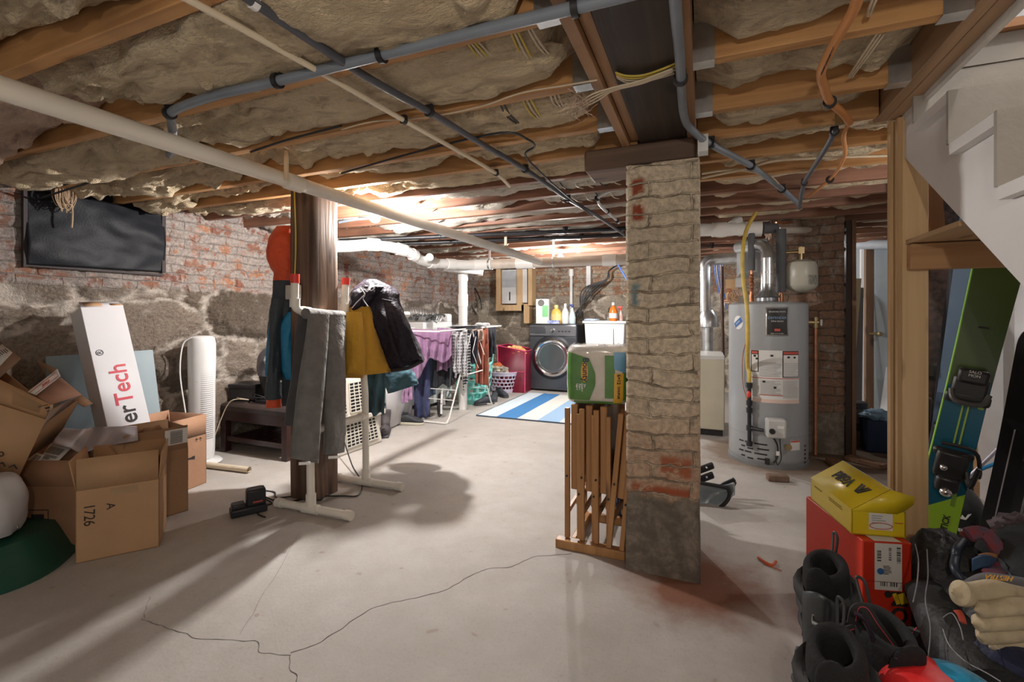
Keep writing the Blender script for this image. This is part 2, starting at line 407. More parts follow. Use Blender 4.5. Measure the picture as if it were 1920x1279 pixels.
def crack(pts, w):
    pp = crom([G(*p) for p in pts], 7); mb = MB(); vs = []
    for i, p in enumerate(pp):
        d = (pp[min(i + 1, len(pp) - 1)] - pp[max(i - 1, 0)]).normalized(); s_ = V((-d.y, d.x, 0))
        j = s_ * noise.noise(p * 23) * .011; q = w * (.5 + .9 * abs(noise.noise(p * 31)))
        vs += [p + j + s_ * q + V((0, 0, .0009)), p + j - s_ * q + V((0, 0, .0009))]
    mb.add(vs, [(2 * i, 2 * i + 1, 2 * i + 3, 2 * i + 2) for i in range(len(pp) - 1)])
    return mb
for pts, w in (([(545, 1225), (590, 1210), (640, 1180), (700, 1140), (760, 1125), (830, 1108), (900, 1072), (960, 1062), (1000, 1045), (1072, 1038)], .0016),
               ([(268, 1160), (290, 1170), (340, 1188), (400, 1200), (475, 1202), (490, 1225), (545, 1229)], .0013),
               ([(545, 1228), (540, 1248), (552, 1262), (556, 1279)], .0014),
               ([(268, 1160), (280, 1120)], .0007), ([(450, 1190), (510, 1090), (560, 1000)], .0006)):
    struct('crack', crack(pts, w), M_crack, fl)
# walls
def wall_x(x, y0, y1, z0, z1, st, sgn=1):
    nu = int((y1 - y0) / st); nv = int((z1 - z0) / st); mb = MB()
    mb.grid(lambda u, v: (x, y0 + (y1 - y0) * (u if sgn < 0 else u), z0 + (z1 - z0) * v), nu, nv)
    if sgn < 0: mb.f = [f[::-1] for f in mb.f]
    return mb
def wall_y(y, x0, x1, z0, z1, st):
    nu = int((x1 - x0) / st); nv = int((z1 - z0) / st)
    return MB().grid(lambda u, v: (x0 + (x1 - x0) * u, y, z0 + (z1 - z0) * v), nu, nv)
M_left = masonry('fieldstone_left', 1.31, smear=.72, disp=.085, wobble=.05, brick=((.27, .12, .10), (.60, .30, .18)), mortar=(.50, .44, .40), smearcol=(.55, .48, .44), stone=((.15, .12, .095), (.40, .33, .27)), smortar=(.68, .61, .54))
M_back = masonry('fieldstone_back', 1.42, smear=.6, disp=.07, brick=((.40, .19, .11), (.62, .38, .24)), smearcol=(.66, .58, .47), stone=((.24, .20, .155), (.60, .52, .42)), smortar=(.76, .68, .57))
# left wall with the covered window opening cut out of it
WY0, WY1, WZ0, WZ1 = 1.44, 2.16, 1.445, 1.86
mb = wall_x(XL, -.9, YB, 0, 2.2, .028, -1)
keep = []
for f in mb.f:
    c = sum((mb.v[i] for i in f), V()) / 4
    if not (WY0 < c.y < WY1 and WZ0 < c.z < 2.2): keep.append([i for i in f[::-1]])
mb.f = keep
# make the face normals look into the room
f = mb.f[0]; n_ = (mb.v[f[1]] - mb.v[f[0]]).cross(mb.v[f[2]] - mb.v[f[1]])
if n_.x < 0: mb.f = [q[::-1] for q in mb.f]
struct('wall_left', mb, M_left)
mb = MB(); mb.bx(XL - .22, XL + .0, WY0 - .03, WY0 + .005, WZ0, 2.1); mb.bx(XL - .22, XL, WY1 - .005, WY1 + .03, WZ0, 2.1); mb.bx(XL - .22, XL + .01, WY0, WY1, WZ0 - .05, WZ0)
struct('trim_1', mb, masonry('reveal', 0, smear=.3, disp=0.0))
wn = struct('window_1', MB().bx(XL - .2, XL - .16, WY0, WY1, WZ0, 2.1), mat('window_board', (.05, .05, .05), .8))
mb = wall_y(YB, XL, XR, 0, 2.2, .032)
struct('wall_back', mb, M_back)
# brick pier behind the tank
M_pier = masonry('pier_brick', 0, smear=.35, disp=.015, wobble=.06, brick=((.33, .21, .15), (.44, .28, .20)), mortar=(.34, .29, .24), smearcol=(.50, .43, .35), relief=.7, low=(.33, (.42, .37, .31)))
PX0, PX1, PY0 = .52, 1.02, 4.42
mb = wall_y(PY0, PX0, PX1, 0, 2.05, .022)
mb2 = MB().grid(lambda u, v: (PX1, PY0 + .5 * u, 2.05 * v), 20, 80); mb.add(mb2.v, mb2.f)
mb2 = MB().grid(lambda u, v: (PX0, PY0 + .5 * (1 - u), 2.05 * v), 20, 80); mb.add(mb2.v, mb2.f)
o = mk('brick_pier', mb, M_pier, ang=180); o['label'] = 'dark rough brick pier standing behind the grey water heater'; o['category'] = 'brick pier'
# pillar in the middle
QX0, QX1, QY0, QY1 = -.315, -.03, 2.09, 2.38
M_pil = masonry('pillar_brick', 0, smear=1.15, disp=.017, wobble=.075, soot=.2, zred=1.0, relief=.8, bw=.34, brick=((.33, .13, .07), (.50, .29, .18)), mortar=(.44, .36, .27), smearcol=(.78, .66, .50), low=(.335, (.27, .23, .19)),
    patch=[(QX0 + QY0, QX0 + QY0 + .075, 1.52, 1.73, (.30, .075, .04)), (QX0 + QY0, QX0 + QY0 + .27, .34, .40, (.36, .10, .05)), (QX0 + QY0 + .12, QX0 + QY0 + .27, .42, .53, (.38, .13, .07)),
           (QX0 + QY0, QX0 + QY0 + .06, 1.15, 1.27, (.19, .28, .31))])
mb = MB(); st = .0125; zt = 1.775
nz_ = int(zt / st); nx = int((QX1 - QX0) / st); ny = int((QY1 - QY0) / st)
per = [(QX0 + (QX1 - QX0) * i / nx, QY0) for i in range(nx)] + [(QX1, QY0 + (QY1 - QY0) * i / ny) for i in range(ny)] + [(QX1 - (QX1 - QX0) * i / nx, QY1) for i in range(nx)] + [(QX0, QY1 - (QY1 - QY0) * i / ny) for i in range(ny)]
def pil(u, v):
    x, y = per[int(round(u * len(per))) % len(per)]; z = zt * v
    k = 1 + (.07 * max(0, 1 - z / .33) ** .5 if z < .33 else 0) + .01 * noise.noise(V((x * 5, y * 5, z * 6)))
    cx, cy = (QX0 + QX1) / 2, (QY0 + QY1) / 2
    return (cx + (x - cx) * k, cy + (y - cy) * k, z)
mb.grid(pil, len(per), nz_, cu=True)
o = mk('brick_pillar', mb, M_pil, ang=180); o['label'] = 'brick pillar with flaking cream mortar in the middle of the room'; o['category'] = 'pillar'
# ceiling boards
M_deck = wood('deck_boards', (.30, .19, .11), (.16, .09, .05), 'y', .5)
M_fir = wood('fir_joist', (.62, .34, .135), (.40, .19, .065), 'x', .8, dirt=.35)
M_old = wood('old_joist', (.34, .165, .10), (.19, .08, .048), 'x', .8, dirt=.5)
M_pine = wood('new_pine', (.78, .56, .32), (.60, .39, .19), 'z', .6, rough=.5)
M_pineb = wood('pine_trimmer', (.42, .26, .14), (.27, .155, .08), 'y', .6)
M_beam = wood('old_beam', (.055, .036, .026), (.018, .012, .010), 'y', .6, dirt=.4, bump=.5)
M_bol = wood('old_bolster', (.20, .12, .08), (.09, .055, .035), 'x', .6, dirt=.4, bump=.5)
M_post = wood('old_post', (.24, .15, .105), (.045, .028, .02), 'z', .55, dirt=.6, bump=1.0)
M_galv = mat('galvanised', (.62, .64, .66), .32, .9, var=.15, vs=20)
deck = MB().bx(XL - .1, .62, -.9, YB + .1, 2.09, 2.13).bx(.62, XR, 2.25, YB + .1, 2.09, 2.13)
ce = struct('ceiling', deck, M_deck)
JY = [-.78, -.4, -.02, .35, .73, 1.12, 1.50, 1.88, 2.16, 2.50] + [2.84 + .34 * i for i in range(14)]
JN = {.73: 'nearest the camera, at the top left', 1.12: 'carrying the grey conduit', 1.50: 'one behind the grey conduit', 1.88: 'two behind the grey conduit', 2.16: 'level with the brick pillar'}
for i, y in enumerate(JY):
    old = 1.8 > y or y > 2.0
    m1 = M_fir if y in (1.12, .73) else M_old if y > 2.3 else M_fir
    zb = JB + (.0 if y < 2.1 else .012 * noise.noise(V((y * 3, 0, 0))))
    xa = -.345 if y < 2.1 else -.28
    jn = JN.get(y)
    solo('ceiling_joist', ('wooden ceiling joist left of the dark beam, ' + jn) if jn else ('dark wooden joist in the close row beyond the pillar, left side' if y > 2.2 else 'wooden joist overhead out of the near view, left side'), 'joist', MB().bx(XL + .01, xa, y, y + .042, zb, 2.088), m1, 'ceiling joists', bevel=.003)
    xb = .62 if y < 2.3 else XR
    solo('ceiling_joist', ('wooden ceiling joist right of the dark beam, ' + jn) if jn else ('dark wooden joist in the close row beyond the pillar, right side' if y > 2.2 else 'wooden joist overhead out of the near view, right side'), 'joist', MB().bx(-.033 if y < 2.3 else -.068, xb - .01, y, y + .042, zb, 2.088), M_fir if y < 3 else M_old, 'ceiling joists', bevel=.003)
struct('trimmer', MB().bx(-.345, -.31, -.9, 2.13, JB - .004, 2.09).bx(-.308, -.272, -.9, 2.13, JB + .02, 2.09), wood('pine_side', (.44, .25, .125), (.30, .155, .07), 'y', .6), ce, bevel=.002)
struct('trimmer', MB().bx(-.07, -.034, -.9, 2.14, JB - .004, 2.09), wood('pine_side2', (.40, .22, .11), (.27, .14, .07), 'y', .6), ce, bevel=.002)
struct('trimmer', MB().bx(.615, .653, -.9, 2.25, JB, 2.1).bx(.655, .695, -.9, 2.25, JB, 2.1), M_pineb, ce, bevel=.002)
solo('main_beam', 'dark old timber beam overhead running back to the brick pillar', 'beam', MB().bx(-.27, -.07, -.9, YB, 1.885, 2.085), M_beam, bevel=.006)
solo('bolster_block', 'short old timber bolster lying on top of the brick pillar', 'beam', MB().bx(-.52, -.035, 2.12, 2.34, 1.785, 1.883), M_bol, bevel=.012)
for (x, y, lab) in ((-.345, 1.50, 'galvanised joist hanger left of the dark beam, at the joist nearer the camera'), (-.345, 1.88, 'galvanised joist hanger left of the dark beam, at the joist nearer the pillar'),
                  (-.034, 1.50, 'galvanised joist hanger right of the dark beam, nearer the camera'), (-.034, 1.88, 'galvanised joist hanger right of the dark beam, nearer the pillar'),
                  (.615, 1.50, 'galvanised joist hanger on the stair trimmer, nearer the camera'), (.615, 1.88, 'galvanised joist hanger on the stair trimmer, nearer the tall stud'),
                  (-.345, 1.12, 'galvanised joist hanger left of the dark beam, cut by the top of the picture')):
    s_ = -1 if (x in (-.345, .615)) else 1; x1 = x + s_ * .06
    xa, xb = sorted((x, x1)); mb = MB().bx(xa, xb, y - .003, y - .001, JB - .002, 2.0).bx(xa, xb, y + .043, y + .045, JB - .002, 2.0).bx(xa, xb, y - .003, y + .045, JB - .004, JB - .002)
    solo('joist_hanger', lab, 'joist hanger', mb, M_galv, group='galvanised joist hangers')
mb = MB().bx(-.028, .012, 2.085, 2.15, 1.8, 1.87).bx(-.028, -.024, 2.06, 2.15, 1.78, 1.88)
solo('post_bracket', 'white painted steel angle bracket at the top right of the brick pillar', 'bracket', mb, mat('white_steel', (.8, .8, .78), .4))
# insulation
def ins_mat(name, a, b, c):
    m, N, L, B = nt(name); B.inputs['Roughness'].default_value = .95; B.inputs['Specular IOR Level'].default_value = .08
    B.inputs['Sheen Weight'].default_value = .3
    tc = N.new('ShaderNodeTexCoord'); mp = N.new('ShaderNodeMapping'); mp.inputs['Scale'].default_value = (1, 2.4, 2.4); L.new(tc.outputs['Object'], mp.inputs[0])
    n = N.new('ShaderNodeTexNoise'); n.inputs['Scale'].default_value = 4.5; n.inputs['Detail'].default_value = 9; n.inputs['Roughness'].default_value = .62; n.inputs['Distortion'].default_value = 1.1; L.new(mp.outputs[0], n.inputs['Vector'])
    r = N.new('ShaderNodeValToRGB'); E = r.color_ramp.elements; E[0].position = .3; E[1].position = .72; E.new(.5); E[0].color = rgba(a); E[1].color = rgba(b); E[2].color = rgba(c)
    L.new(n.outputs['Fac'], r.inputs[0]); L.new(r.outputs[0], B.inputs['Base Color'])
    n2 = N.new('ShaderNodeTexNoise'); n2.inputs['Scale'].default_value = 38; n2.inputs['Detail'].default_value = 8; n2.inputs['Distortion'].default_value = 2; L.new(mp.outputs[0], n2.inputs['Vector'])
    ad = N.new('ShaderNodeMath'); ad.operation = 'MULTIPLY_ADD'; ad.inputs[1].default_value = .35; L.new(n2.outputs['Fac'], ad.inputs[0]); L.new(n.outputs['Fac'], ad.inputs[2])
    bp = N.new('ShaderNodeBump'); bp.inputs['Strength'].default_value = 1.0; bp.inputs['Distance'].default_value = .07; L.new(ad.outputs[0], bp.inputs['Height']); L.new(bp.outputs[0], B.inputs['Normal'])
    return m
M_ins = ins_mat('fibreglass', (.36, .22, .11), (.92, .74, .48), (.66, .48, .28))
M_insp = ins_mat('fibreglass_pinkish', (.34, .19, .13), (.76, .52, .38), (.56, .37, .26))
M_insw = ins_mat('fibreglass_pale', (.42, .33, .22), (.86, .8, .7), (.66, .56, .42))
def batt(x0, x1, y0, y1, sag, seed, fine=.022, gaps=0):
    nu = int((x1 - x0) / (fine * 1.2)); nv = max(8, int((y1 - y0) / fine)); nv = min(nv, 26)
    def fn(u, v):
        x = x0 + (x1 - x0) * u; w = (v - .5) * 2; q = V((x, seed * 3.1, v * .9))
        n = noise.fractal(V((x * 2.1, v * 1.6 + seed * 5, seed)), .8, 2.1, 5) ; n2 = noise.noise(V((x * 1.1 + seed * 9, seed, v * .6)))
        n3 = 1 - abs(noise.noise(V((x * 6 + v * 2, v * 5, seed * 2)))) * 2
        b = sqrt(max(0, 1 - w * w)) ** .8
        e = min(1, u * (x1 - x0) / .12, (1 - u) * (x1 - x0) / .12)
        s = (.035 + sag * (1 + 1.3 * n2) + .075 * n + .03 * n3 + .02 * noise.noise(V((x * 14, v * 9, seed)))) * b * e
        s = max(.004, s); lim = .098 + (.05 * max(0, min(1, (-1.7 - x) / .8))) + (.02 if x0 < -.5 and y0 < 1.1 else 0)
        s = min(s, lim + (s - lim) * .28) if s > lim else s
        yy = y0 + (y1 - y0) * (v + .10 * b * noise.noise(V((x * 3, seed, v * 3)))) + (w * .035 * max(0, s - .09) / .05 if s > .1 else 0)
        return (x, yy, 2.0 - s - .0)
    mb = MB().grid(fn, nu, nv)
    k = len(mb.v); mb.bx(x0 + .01, x1 - .01, y0 + .004, y1 - .004, 1.995, 2.085)
    mb.f = [f[::-1] for f in mb.f[:nu * nv]] + mb.f[nu * nv:]
    rt = random.Random(int(seed * 100))
    for q in range(int((x1 - x0) * 3.2) if fine < .02 else 0):       # torn tufts hanging from the batt
        i_ = rt.randrange(4, nu - 3); j_ = rt.randrange(4, nv - 3); b = mb.v[j_ * (nu + 1) + i_]
        if b.z > 1.935: continue
        l = rt.uniform(.006, .028); r_ = rt.uniform(.018, .045); c2 = V((rt.uniform(-.02, .02), rt.uniform(-.02, .02), -l))
        mb.loft([(b + V((0, 0, .02)), V((r_ * 1.6, 0, 0)), V((0, r_ * 1.4, 0))), (b + c2 * .3, V((r_, 0, .004)), V((0, r_, -.004))), (b + c2 * .75, V((r_ * .5, 0, 0)), V((0, r_ * .6, 0))), (b + c2, V((r_ * .12, 0, 0)), V((0, r_ * .12, 0)))], 12, lambda a, v: 1 + .35 * noise.noise(V((cos(a) * 3, sin(a) * 3, v * 5 + q))))
    return mb
names = {.35: 'nearest bay', .73: 'bay before the grey conduit', 1.12: 'bay behind the grey conduit', 1.50: 'second bay behind the conduit', 1.88: 'third bay behind the conduit', 2.16: 'bay beside the brick pillar'}
for i in range(len(JY) - 1):
    y0, y1 = JY[i] + .042, JY[i + 1]
    if y0 < .2: m_, sg = M_ins, .09
    far = y0 > 2.6
    nm = names.get(JY[i]) ; g = 'insulation batts between the joists'
    sag = .085 if y0 < 1.4 else .06 if y0 < 2.4 else .045
    if y0 > 3.6: sag = .03
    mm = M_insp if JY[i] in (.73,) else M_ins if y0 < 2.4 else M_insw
    if y0 < 2.1:
        segs = [(XL, -2.2, sag + .02), (-2.2, -.36, sag)]; segr = [(-.03, .61, .05)]
        if y0 < 0: segs = [(XL, -.36, sag)]
    else: segs = [(XL, -.36, sag)]; segr = [(-.02, 2.9, .03)]
    for k, (xa, xb, s_) in enumerate(segs):
        lab = ('tan fibreglass batt in the %s, %s' % (nm, 'by the left wall' if k == 0 and len(segs) > 1 else 'left of the dark beam')) if nm else ('pale fibreglass batt between the far joists left of the pillar' if y0 > 1 else 'tan fibreglass batt overhead at the near end')
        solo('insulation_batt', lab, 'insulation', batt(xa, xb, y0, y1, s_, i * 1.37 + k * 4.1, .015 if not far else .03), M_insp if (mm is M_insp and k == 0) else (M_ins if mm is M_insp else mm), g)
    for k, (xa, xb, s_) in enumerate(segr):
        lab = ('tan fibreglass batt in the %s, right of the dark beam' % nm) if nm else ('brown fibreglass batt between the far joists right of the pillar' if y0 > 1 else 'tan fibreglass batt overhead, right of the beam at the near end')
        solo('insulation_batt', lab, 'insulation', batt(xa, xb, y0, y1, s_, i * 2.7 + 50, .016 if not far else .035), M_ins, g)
# stairwell and stairs on the right
M_beige = mat('beige_paint', (.33, .295, .255), .55, var=.06, vs=3, bump=.1, bs=60)
M_white = mat('white_paint', (.68, .66, .65), .55, var=.06, vs=3, bump=.1, bs=30)
struct('wall_right', MB().bx(1.55, 1.65, -.9, 3.9, 0, 2.1).bx(1.55, 1.65, -.9, 3.0, 2.1, 2.5), mat('wall_grey_white', (.62, .60, .6), .6, var=.06))
struct('wall_upstairs', MB().bx(1.55, 1.65, -.9, 3.0, 2.5, 3.6), mat('upstairs_white', (.82, .82, .84), .6, var=.03))
struct('wall_stairwell', MB().bx(.655, .70, -.9, 2.25, 2.1, 3.6), M_beige)
pw = MB().bx(.0, 1.7, 2.96, 3.0, 2.1, 3.6)
for k in range(9): pw.bx(.1 + k * .18, .11 + k * .18, 2.955, 2.96, 2.1, 3.6)
struct('wall_upstairs_end', pw, mat('upstairs_white', (.82, .82, .84), .6, var=.03)); struct('floor_upstairs', MB().bx(.70, 1.7, 2.06, 3.0, 2.04, 2.075), M_beige)
struct('ceiling_upstairs', MB().bx(.6, 1.7, -.9, 3.0, 3.6, 3.65), M_white)
# drywall edge bead along the opening
struct('trim_3', MB().bx(.696, .712, -.9, 2.25, 1.86, 2.12), mat('drywall_edge', (.55, .52, .48), .8, bump=.4, bs=80))
st_ = T('staircase', 'enclosed white and beige painted staircase coming down on the right', 'staircase', (.7, 2.2, 0))
def sline(y): return 1.183 + (y - 1.485) * .745
TY = [2.03 - .25 * k for k in range(8)]; TZ = [1.756, 1.596, 1.405, 1.215, 1.03, .845, .66, .475]     # back edge and underside of each tread
sb = [(2.245, sline(2.245)), (2.245, 1.878), (2.03, 1.878)]
for k in range(7): sb += [(TY[k], TZ[k]), (TY[k] - .25, TZ[k])]
sb += [(.28, .475), (.28, sline(.28))]
MY = Matrix(((0, 0, 1, .70), (1, 0, 0, 0), (0, 1, 0, 0), (0, 0, 0, 1)))
st_.part('stringer', MB().prism(sb, .03, MY), M_white, w=True, bevel=.002)
for k in range(7):
    y = TY[k]; z = TZ[k]
    st_.part('tread', MB().bx(.703, 1.5, y - .236, y, z, z + .033), M_beige, w=True, label='beige tread board')
    st_.part('tread_end', MB().bx(.672, .703, y - .236, y, z, z + .033), M_white, w=True, label='white strip under the end of the tread')
    st_.part('riser', MB().bx(.670, 1.5, y - .002, y + .012, z + .034, (TZ[k - 1] + .034) if k else 1.95), M_beige, w=True, label='beige riser board')
st_.part('riser', MB().bx(.686, 1.5, 2.024, 2.044, 1.953, 2.045), M_beige, w=True, label='beige riser board'); st_.part('landing_nosing', MB().bx(.686, 1.5, 1.995, 2.06, 2.047, 2.075), wood('stained_edge', (.45, .22, .1), (.33, .15, .06), 'x', .6), w=True, label='stained wooden nosing at the top')
# studs and shelf beneath the stairs
s1 = T('stud_post', 'tall new pine stud post holding up the stair opening', 'post', (.72, 2.24, 0))
s1.part('stud', MB().bx(.693, .772, 2.20, 2.238, 0, 1.875), M_pine, w=True, bevel=.002)
s1.part('stud', MB().bx(.68, .70, 2.205, 2.25, 0, 1.875).bx(.668, .679, 2.24, 2.275, 0, 1.875), wood('pine_edge', (.62, .42, .22), (.45, .29, .14), 'z', .7), w=True, bevel=.002)
br = MB(); br.bar((.77, 2.262, 1.9), (.80, 2.262, 1.42), .075, .04, up=(0, 1, 0))
s1.part('brace', br, wood('brown_brace', (.35, .19, .09), (.24, .12, .06), 'z', .7), w=True)
solo('cross_board', 'brown pine board nailed across beneath the stair shelf', 'board', MB().bx(.705, 1.5, 2.155, 2.197, 1.287, 1.383), wood('cross_pine', (.52, .30, .14), (.36, .18, .08), 'x', .6), bevel=.003)
solo('plywood_shelf', 'small plywood shelf sheet resting on the board under the stairs', 'shelf', MB().bx(.703, 1.2, 1.80, 2.2, 1.386, 1.402), wood('ply', (.55, .37, .2), (.42, .26, .13), 'y', .5))
solo('shade_panel', 'black panel added to stand in for shade behind the stair post', 'shade panel', MB().grid(lambda u, v: (1.09 + .28 * u, 3.35 + .02 * sin(u * 25 + v * 3), 2.05 * v), 40, 4), mat('shade_black', (.02, .02, .022), .8), solid=.004)  # added dark panel, stands for the shadowed space behind the stairs
# ================================================================ PIPES, CONDUIT AND CABLES
M_pvc = mat('pvc', (.80, .75, .66), .35, var=.05, vs=3)
M_pvcw = mat('pvc_white', (.88, .87, .84), .35, var=.04, vs=3)
M_pvcy = mat('pvc_cream', (.72, .62, .47), .4, var=.08, vs=4)
M_cond = mat('grey_conduit', (.20, .23, .27), .35, var=.12, vs=8)
M_condd = mat('dark_conduit', (.075, .08, .10), .35, var=.15, vs=8)
M_blk = mat('black_plastic', (.018, .018, .02), .45, var=.2)
M_blkp = mat('black_iron', (.03, .03, .034), .4, .3, var=.3, vs=30)
M_cu = mat('copper', (.55, .24, .13), .35, .85, var=.25, vs=15)
M_wht = mat('white_plastic', (.82, .82, .82), .35, var=.03)
M_yel = mat('yellow_cable', (.62, .46, .08), .5, var=.12)
M_crm = mat('cream_cable', (.62, .52, .38), .5, var=.1)
M_steel = mat('bright_steel', (.7, .7, .72), .25, 1, var=.08)
M_org = mat('orange_pipe', (.62, .26, .08), .4, var=.12)
M_red = mat('red_cap', (.75, .05, .03), .4, var=.08)
t = T('drain_pipe', 'long cream drain pipe crossing overhead from the upper left corner', 'pipe', P(0, 165, 1.4))
t.part('pipe', MB().tube([P(-160, 113, 1.2), P(560, 345, 2.45)], .036, 24), M_pvc, w=True)
t.part('pipe', MB().tube([P(560, 345, 2.45), P(1012, 491, 4.98)], .036, 24), mat('pvc_greyed', (.66, .63, .58), .4, var=.08), w=True)
d = (P(1012, 491, 4.98) - P(0, 165, 1.4)).normalized(); q = P(552, 343, 2.4)
t.part('coupling', MB().cyl(q - d * .05, q + d * .04, .042, n=24), M_pvc, w=True)
for px, py, z in ((537, 300, 2.3), (948, 448, 4.3)):
    p = P(px, py + (37 if px < 600 else 22), z); t.part('hanger_strap', MB().bx(p.x - .012, p.x + .012, p.y - .004, p.y + .004, p.z, 1.93), mat('strap', (.6, .52, .38), .6), w=True)
def conduit(name, label, cat, pts, r, m, straps=(), n=12, smooth=6, sm=None, sr=1.5):
    t = T(name, label, cat, pts[0]); t.part('pipe' if 'pipe' in name else 'run', MB().tube(pts, r, n, smooth=smooth), m, w=True)
    for (a, b) in straps:
        a = V(a); b = V(b); t.part('clip', MB().cyl(a - (b - a).normalized() * .008, a + (b - a).normalized() * .008, r * sr, n=14).bx(a.x - r * 1.2, a.x + r * 1.2, a.y - .008, a.y + .008, a.z, a.z + r * 2.0), sm or M_blk, w=True)
    return t
H = lambda px, py, h=1.855: AH(px, py, h)
c1 = [V((.5, 1.07, 1.855)), V((0, 1.085, 1.855)), H(1075, 15), H(900, 57), H(715, 103), H(520, 152), H(400, 180), H(325, 208), V((-1.87, 1.13, 1.853)), V((-1.98, 1.2, 1.853)), V((-2.14, 1.3, 1.853)), V((-2.3, 1.38, 1.86))]
conduit('conduit', 'thick grey conduit clipped along a joist and bending back near the left pipe', 'conduit', c1, .0155, M_cond, [(H(1078, 14), H(1000, 33)), (H(715, 103), H(650, 118)), (H(520, 152), H(480, 161)), (H(318, 212), H(330, 208))])
c2 = [H(440, -20), H(560, 60), H(690, 146), H(805, 210), H(900, 268), H(985, 318), H(1065, 373), H(1120, 405), H(1170, 440)]
conduit('conduit', 'dark grey conduit running diagonally back from the top to the pillar', 'conduit', c2, .0125, M_condd, [(c2[3], c2[4]), (c2[5], c2[6]), (c2[6], c2[7])])
solo('paper_tag', 'white paper tag wrapped on the dark conduit at the top edge', 'tag', MB().cyl(H(470, 2), H(482, 10), .0155), M_wht)
c3 = [H(340, -8), H(480, 68), H(630, 152), H(765, 230), H(850, 278), H(930, 325), H(955, 349)]
conduit('water_pipe', 'thin cream plastic pipe crossing the joists left of the dark conduit', 'pipe', c3, .0095, M_pvcy, [(H(757, 226), H(765, 230)), (H(930, 325), H(940, 333))], smooth=3)
c4 = [V((-.055, .6, 1.85)), H(1266, 0, 1.85), H(1275, 110, 1.85), H(1282, 215, 1.85), H(1300, 246, 1.85), H(1335, 272, 1.85), H(1410, 312, 1.85), H(1470, 358, 1.85), H(1500, 385, 1.85)]
conduit('conduit', 'grey conduit right of the dark beam bending away over the tank side', 'conduit', c4, .0145, M_cond, [(H(1276, 148, 1.85), H(1277, 160, 1.85)), (H(1332, 269, 1.85), H(1345, 276, 1.85)), (H(1408, 311, 1.85), H(1420, 318, 1.85)), (H(1466, 355, 1.85), H(1475, 362, 1.85))])
c5 = [H(1608, -10, 1.83), H(1600, 20, 1.83), H(1565, 80, 1.83), H(1540, 134, 1.83), H(1546, 165, 1.83), H(1556, 190, 1.83), H(1580, 212, 1.83), H(1593, 230, 1.84), H(1582, 255, 1.85), H(1583, 296, 1.85), H(1556, 336, 1.85), H(1515, 370, 1.85)]
t = T('gas_pipe', 'bright orange flexible pipe with printing winding down from the top right', 'pipe', c5[3])
t.part('pipe', MB().tube(c5[:8], .0125, 12, smooth=6), M_org, w=True); t.part('pipe', MB().tube(c5[7:], .008, 8, smooth=5), M_org, w=True)
for i in (5, 10): t.part('clip', MB().cyl(c5[i], c5[i] + V((.003, .014, 0)), .02, n=14), M_blk, w=True)
u0 = (c5[3] - c5[2]).normalized(); text(t, '1/2in 2018111', .026, M_blk, frame((c5[3] + c5[2]) / 2 + V((-.004, -.011, -.0125)), -u0, V((1, 0, 0)).cross(u0)), w=True)
conduit('conduit', 'short dark conduit dropping back below the orange pipe', 'conduit', [H(1567, 243, 1.84), H(1550, 275, 1.83), H(1512, 335, 1.82), H(1506, 350, 1.82), H(1498, 390, 1.8)], .011, M_condd, [(H(1564, 248, 1.84), H(1558, 258, 1.84)), (H(1508, 343, 1.82), H(1506, 350, 1.82))])
t = T('junction_box', 'small round brass junction box beside the orange pipe', 'junction box', H(1576, 232, 1.85))
t.part('box', MB().cyl(H(1576, 232, 1.835), H(1576, 232, 1.835) + V((0, 0, .04)), .018, n=20), mat('brass', (.5, .38, .2), .3, .8), w=True)
# two black iron pipes beyond the pillar
B1 = [P(636, 452, 4.2), P(840, 443, 4.25), P(1180, 428, 4.1), P(1330, 410, 3.9), P(1600, 392, 4.0)]
B2 = [P(715, 457, 4.5), P(860, 453, 4.5), P(1180, 440, 4.45)]
conduit('black_pipe', 'upper of two black iron pipes under the joists behind the pillar', 'pipe', B1, .019, M_blkp, [(P(1060, 433, 4.15), P(1070, 433, 4.15)), (P(825, 443.5, 4.25), P(835, 443.5, 4.25))], smooth=3)
conduit('black_pipe', 'lower of two black iron pipes under the joists behind the pillar', 'pipe', B2, .019, M_blkp, [(P(1090, 443, 4.47), P(1100, 443, 4.47)), (P(856, 453, 4.5), P(866, 453, 4.5))], smooth=3)
conduit('conduit', 'pale thin conduit running along a joist behind the bare bulb', 'conduit', [P(636, 417, 3.9), P(700, 409, 3.9), P(835, 414, 4.2), P(940, 411, 4.2), P(1050, 405, 4.2)], .011, M_cond, [(P(835, 414, 4.2), P(845, 414, 4.2))], smooth=3)
# white flexible conduit curling to the pillar
conduit('flexible_conduit', 'pale flexible conduit curling down beside the top of the pillar', 'conduit', [P(1178, 352, 2.9), P(1145, 358, 2.95), P(1121, 372, 3.0), P(1130, 390, 3.15), P(1150, 407, 3.4), P(1160, 418, 3.6)], .0095, mat('flex', (.6, .6, .62), .35), [(P(1119, 373, 3.0), P(1120, 378, 3.02)), (P(1139, 397, 3.25), P(1143, 401, 3.3)), (P(1157, 415, 3.5), P(1160, 418, 3.55))])
def cable(label, strands, r=.0035, m=None, w=8):
    t = T('cable', label, 'cable', strands[0][0][0])
    for pts, mm in strands: t.part('strand', MB().tube(pts, r, 6, smooth=6), mm, w=True)
    return t
cable('bundle of yellow and cream cables crossing beneath the dark beam', [([H(1154 + k, 136 + k * 3, 1.875), H(1175, 142 + k * 4, 1.87), H(1205, 141 + k * 4, 1.87), H(1240, 130 + k * 5, 1.87), H(1268, 118 + k * 6, 1.875)], (M_yel, M_yel, M_crm, M_crm)[k]) for k in range(4)], .0032)
